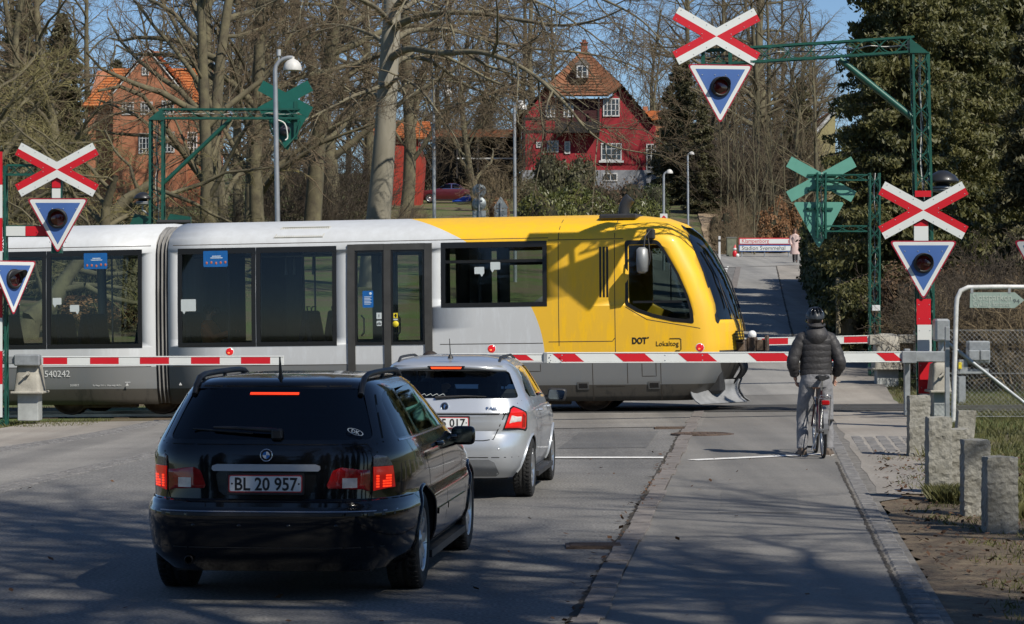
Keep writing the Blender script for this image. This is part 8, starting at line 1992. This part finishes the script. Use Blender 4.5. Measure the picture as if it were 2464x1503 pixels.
q = at(1768, 0, 142.6); t = thing('toy_figure', 'small red and white garden figure at the left end of the direction boards', 'figure', q); mb = MB(); mb.sphere(q+Vector((0,0,.18)), (.13,.1,.2), 12, 8, 0); mb.sphere(q+Vector((0,0,.45)), .10, 12, 8, 1); mb.tube([q+Vector((0,0,.5)), q+Vector((.03,0,.68))], [.09,.01], 10, 0); mb.sphere(q+Vector((.14,-.02,.1)), (.1,.1,.11), 10, 6, 1); mb.build('body', [SR, SW], t, world=True)
# ---- dirt path and gravel parking behind
mb = MB(); vs = []
for i in range(25):
    y = 146+i*2.2; c = lerp(10.9, 13.2, i/15)+.25*math.sin(i*.4); w_ = .75 if i < 8 else .62
    for s_ in (-1, 0, 1): vs.append(Vector((c+s_*w_, y, gz(c+s_*w_, y)+.03)))
mb.add(vs, [[i*3+j, i*3+1+j, i*3+4+j, i*3+3+j] for i in range(24) for j in range(2)]); mb.build('dirt_path', M('path_earth', (.34,.25,.16), 1, var=.25, scale=1.2, det=6))['kind'] = 'structure'
mb = MB(); vs = []
for i in range(14):
    x = -15+i*1.1
    for y in (132, 140, 146): vs.append(Vector((x, y+.6*math.sin(i), gz(x, y)+.04)))
mb.add(vs, [[i*3+j, i*3+3+j, i*3+4+j, i*3+1+j] for i in range(13) for j in range(2)]); mb.build('gravel_yard', M('gravel_grey', (.25,.24,.235), 1, var=.2, scale=2))['kind'] = 'structure'
# ---- parked saloon and tarpaulin boat
TS = {'r': [(.22,.2),(.4,.02),(.55,0),(.7,.03),(.85,.06),(.92,.10),(.95,.75),(1.0,.95),(1.2,1.25),(1.35,1.55),(1.4,1.8)], 'w': [(.22,.76),(.5,.84),(.8,.84),(.92,.80),(1.0,.76),(1.2,.68),(1.35,.60),(1.4,.4)], 'f': [(.22,4.2),(.4,4.45),(.6,4.45),(.75,4.40),(.84,4.2),(.9,3.6),(.95,3.1),(1.0,3.0),(1.2,2.62),(1.35,2.3),(1.4,2.0)]}
ZS = [.22,.3,.4,.5,.6,.7,.78,.85,.9,.93,.95,.97,1.0,1.05,1.1,1.2,1.3,1.35,1.4]
so_ = []
for s_ in (-1, 1):
    for q in (roundpoly([(1.12,1.0),(1.9,1.0),(1.9,1.32),(1.5,1.31)], .04), roundpoly([(1.97,1.0),(2.93,1.0),(2.5,1.29),(2.38,1.32),(1.97,1.32)], .04)): so_.append((q, (0, 3*s_, 0), (1,0,0), (0,-s_,0), 3.))
d = 193.; q = at(1078, 0, d)
saloon, bvS = make_car('old maroon saloon parked by the hedge beyond the train', (q.x+2.2, d, Z(489,d)), R(180), TS, ZS, M('paint_maroon_car', (.085,.012,.018), .3, .1, var=.1, coat=.5), dict(r=.30, x=(.8, 3.5), y=.73, w=.18, arch=.34, n=8, rim=.2), so_, glass('saloon_glass', .35), dict(seats=[(1.4,0,.55,1.0,0),(2.2,-.35,.22,1.0,1),(2.2,.35,.22,1.0,1)]), .68)
for s_ in (-1, 1):
    mb = MB()
    for p in ([(1.02,.985),(2.99,.985)], [(1.05,1.0),(1.47,1.33),(2.4,1.335),(3.0,.99)]): line_on(bvS, p, (0,3*s_,0), (1,0,0), (0,-s_,0), .035, .006, mb)
    line_on(bvS, [(1.935,.99),(1.935,1.33)], (0,3*s_,0), (1,0,0), (0,-s_,0), .05, .006, mb); mb.build('window_trim', CHROME, saloon)
mb = MB(); mb.bbox(4.32,4.47,-.75,.75,.36,.48,.02); mb.build('bumper', BLKP, saloon); mb = MB(); mb.bbox(-.04,.1,-.75,.75,.36,.48,.02); mb.build('bumper', BLKP, saloon)
for s_ in (-1, 1): mb = MB(); mb.bbox(4.25,4.44,s_*.62-.16,s_*.62+.16,.60,.74,.02); mb.build('headlight', WHL, saloon)
d = 176.; q = at(1122, 0, d); t = thing('covered_boat', 'small boat under a blue tarpaulin in front of the maroon saloon', 'boat', Vector((q.x, d, Z(497,d))))
B = Vector((q.x, d, Z(497,d)))
mb = MB(); mb.loft([[B+Vector((x, w_*a, h*b_+z0)) for a, b_ in ((-1,1),(-.9,.35),(0,0),(.9,.35),(1,1))] for x, w_, h, z0 in ((-.85,.05,.1,.2),(-.5,.45,.22,.1),(.3,.6,.28,.12),(.95,.55,.3,.3))]); mb.build('hull', M('hull_white', (.6,.6,.56), .5, var=.15), t, world=True)
mb = MB(); mb.loft([[B+Vector((x, w_*a, z0+h*b_+.03*math.sin(a*7+x*5))) for a, b_ in ((-1.05,-.3),(-1,.1),(-.5,.6),(0,1),(.5,.6),(1,.1),(1.05,-.3))] for x, w_, h, z0 in ((-.9,.1,.08,.28),(-.5,.48,.22,.32),(.1,.6,.32,.38),(.6,.6,.3,.48),(1.0,.55,.2,.6))]); mb.build('tarpaulin', M('tarp_blue', (.02,.07,.42), .4, var=.2, scale=5, bump=.5, bscale=8), t, world=True)
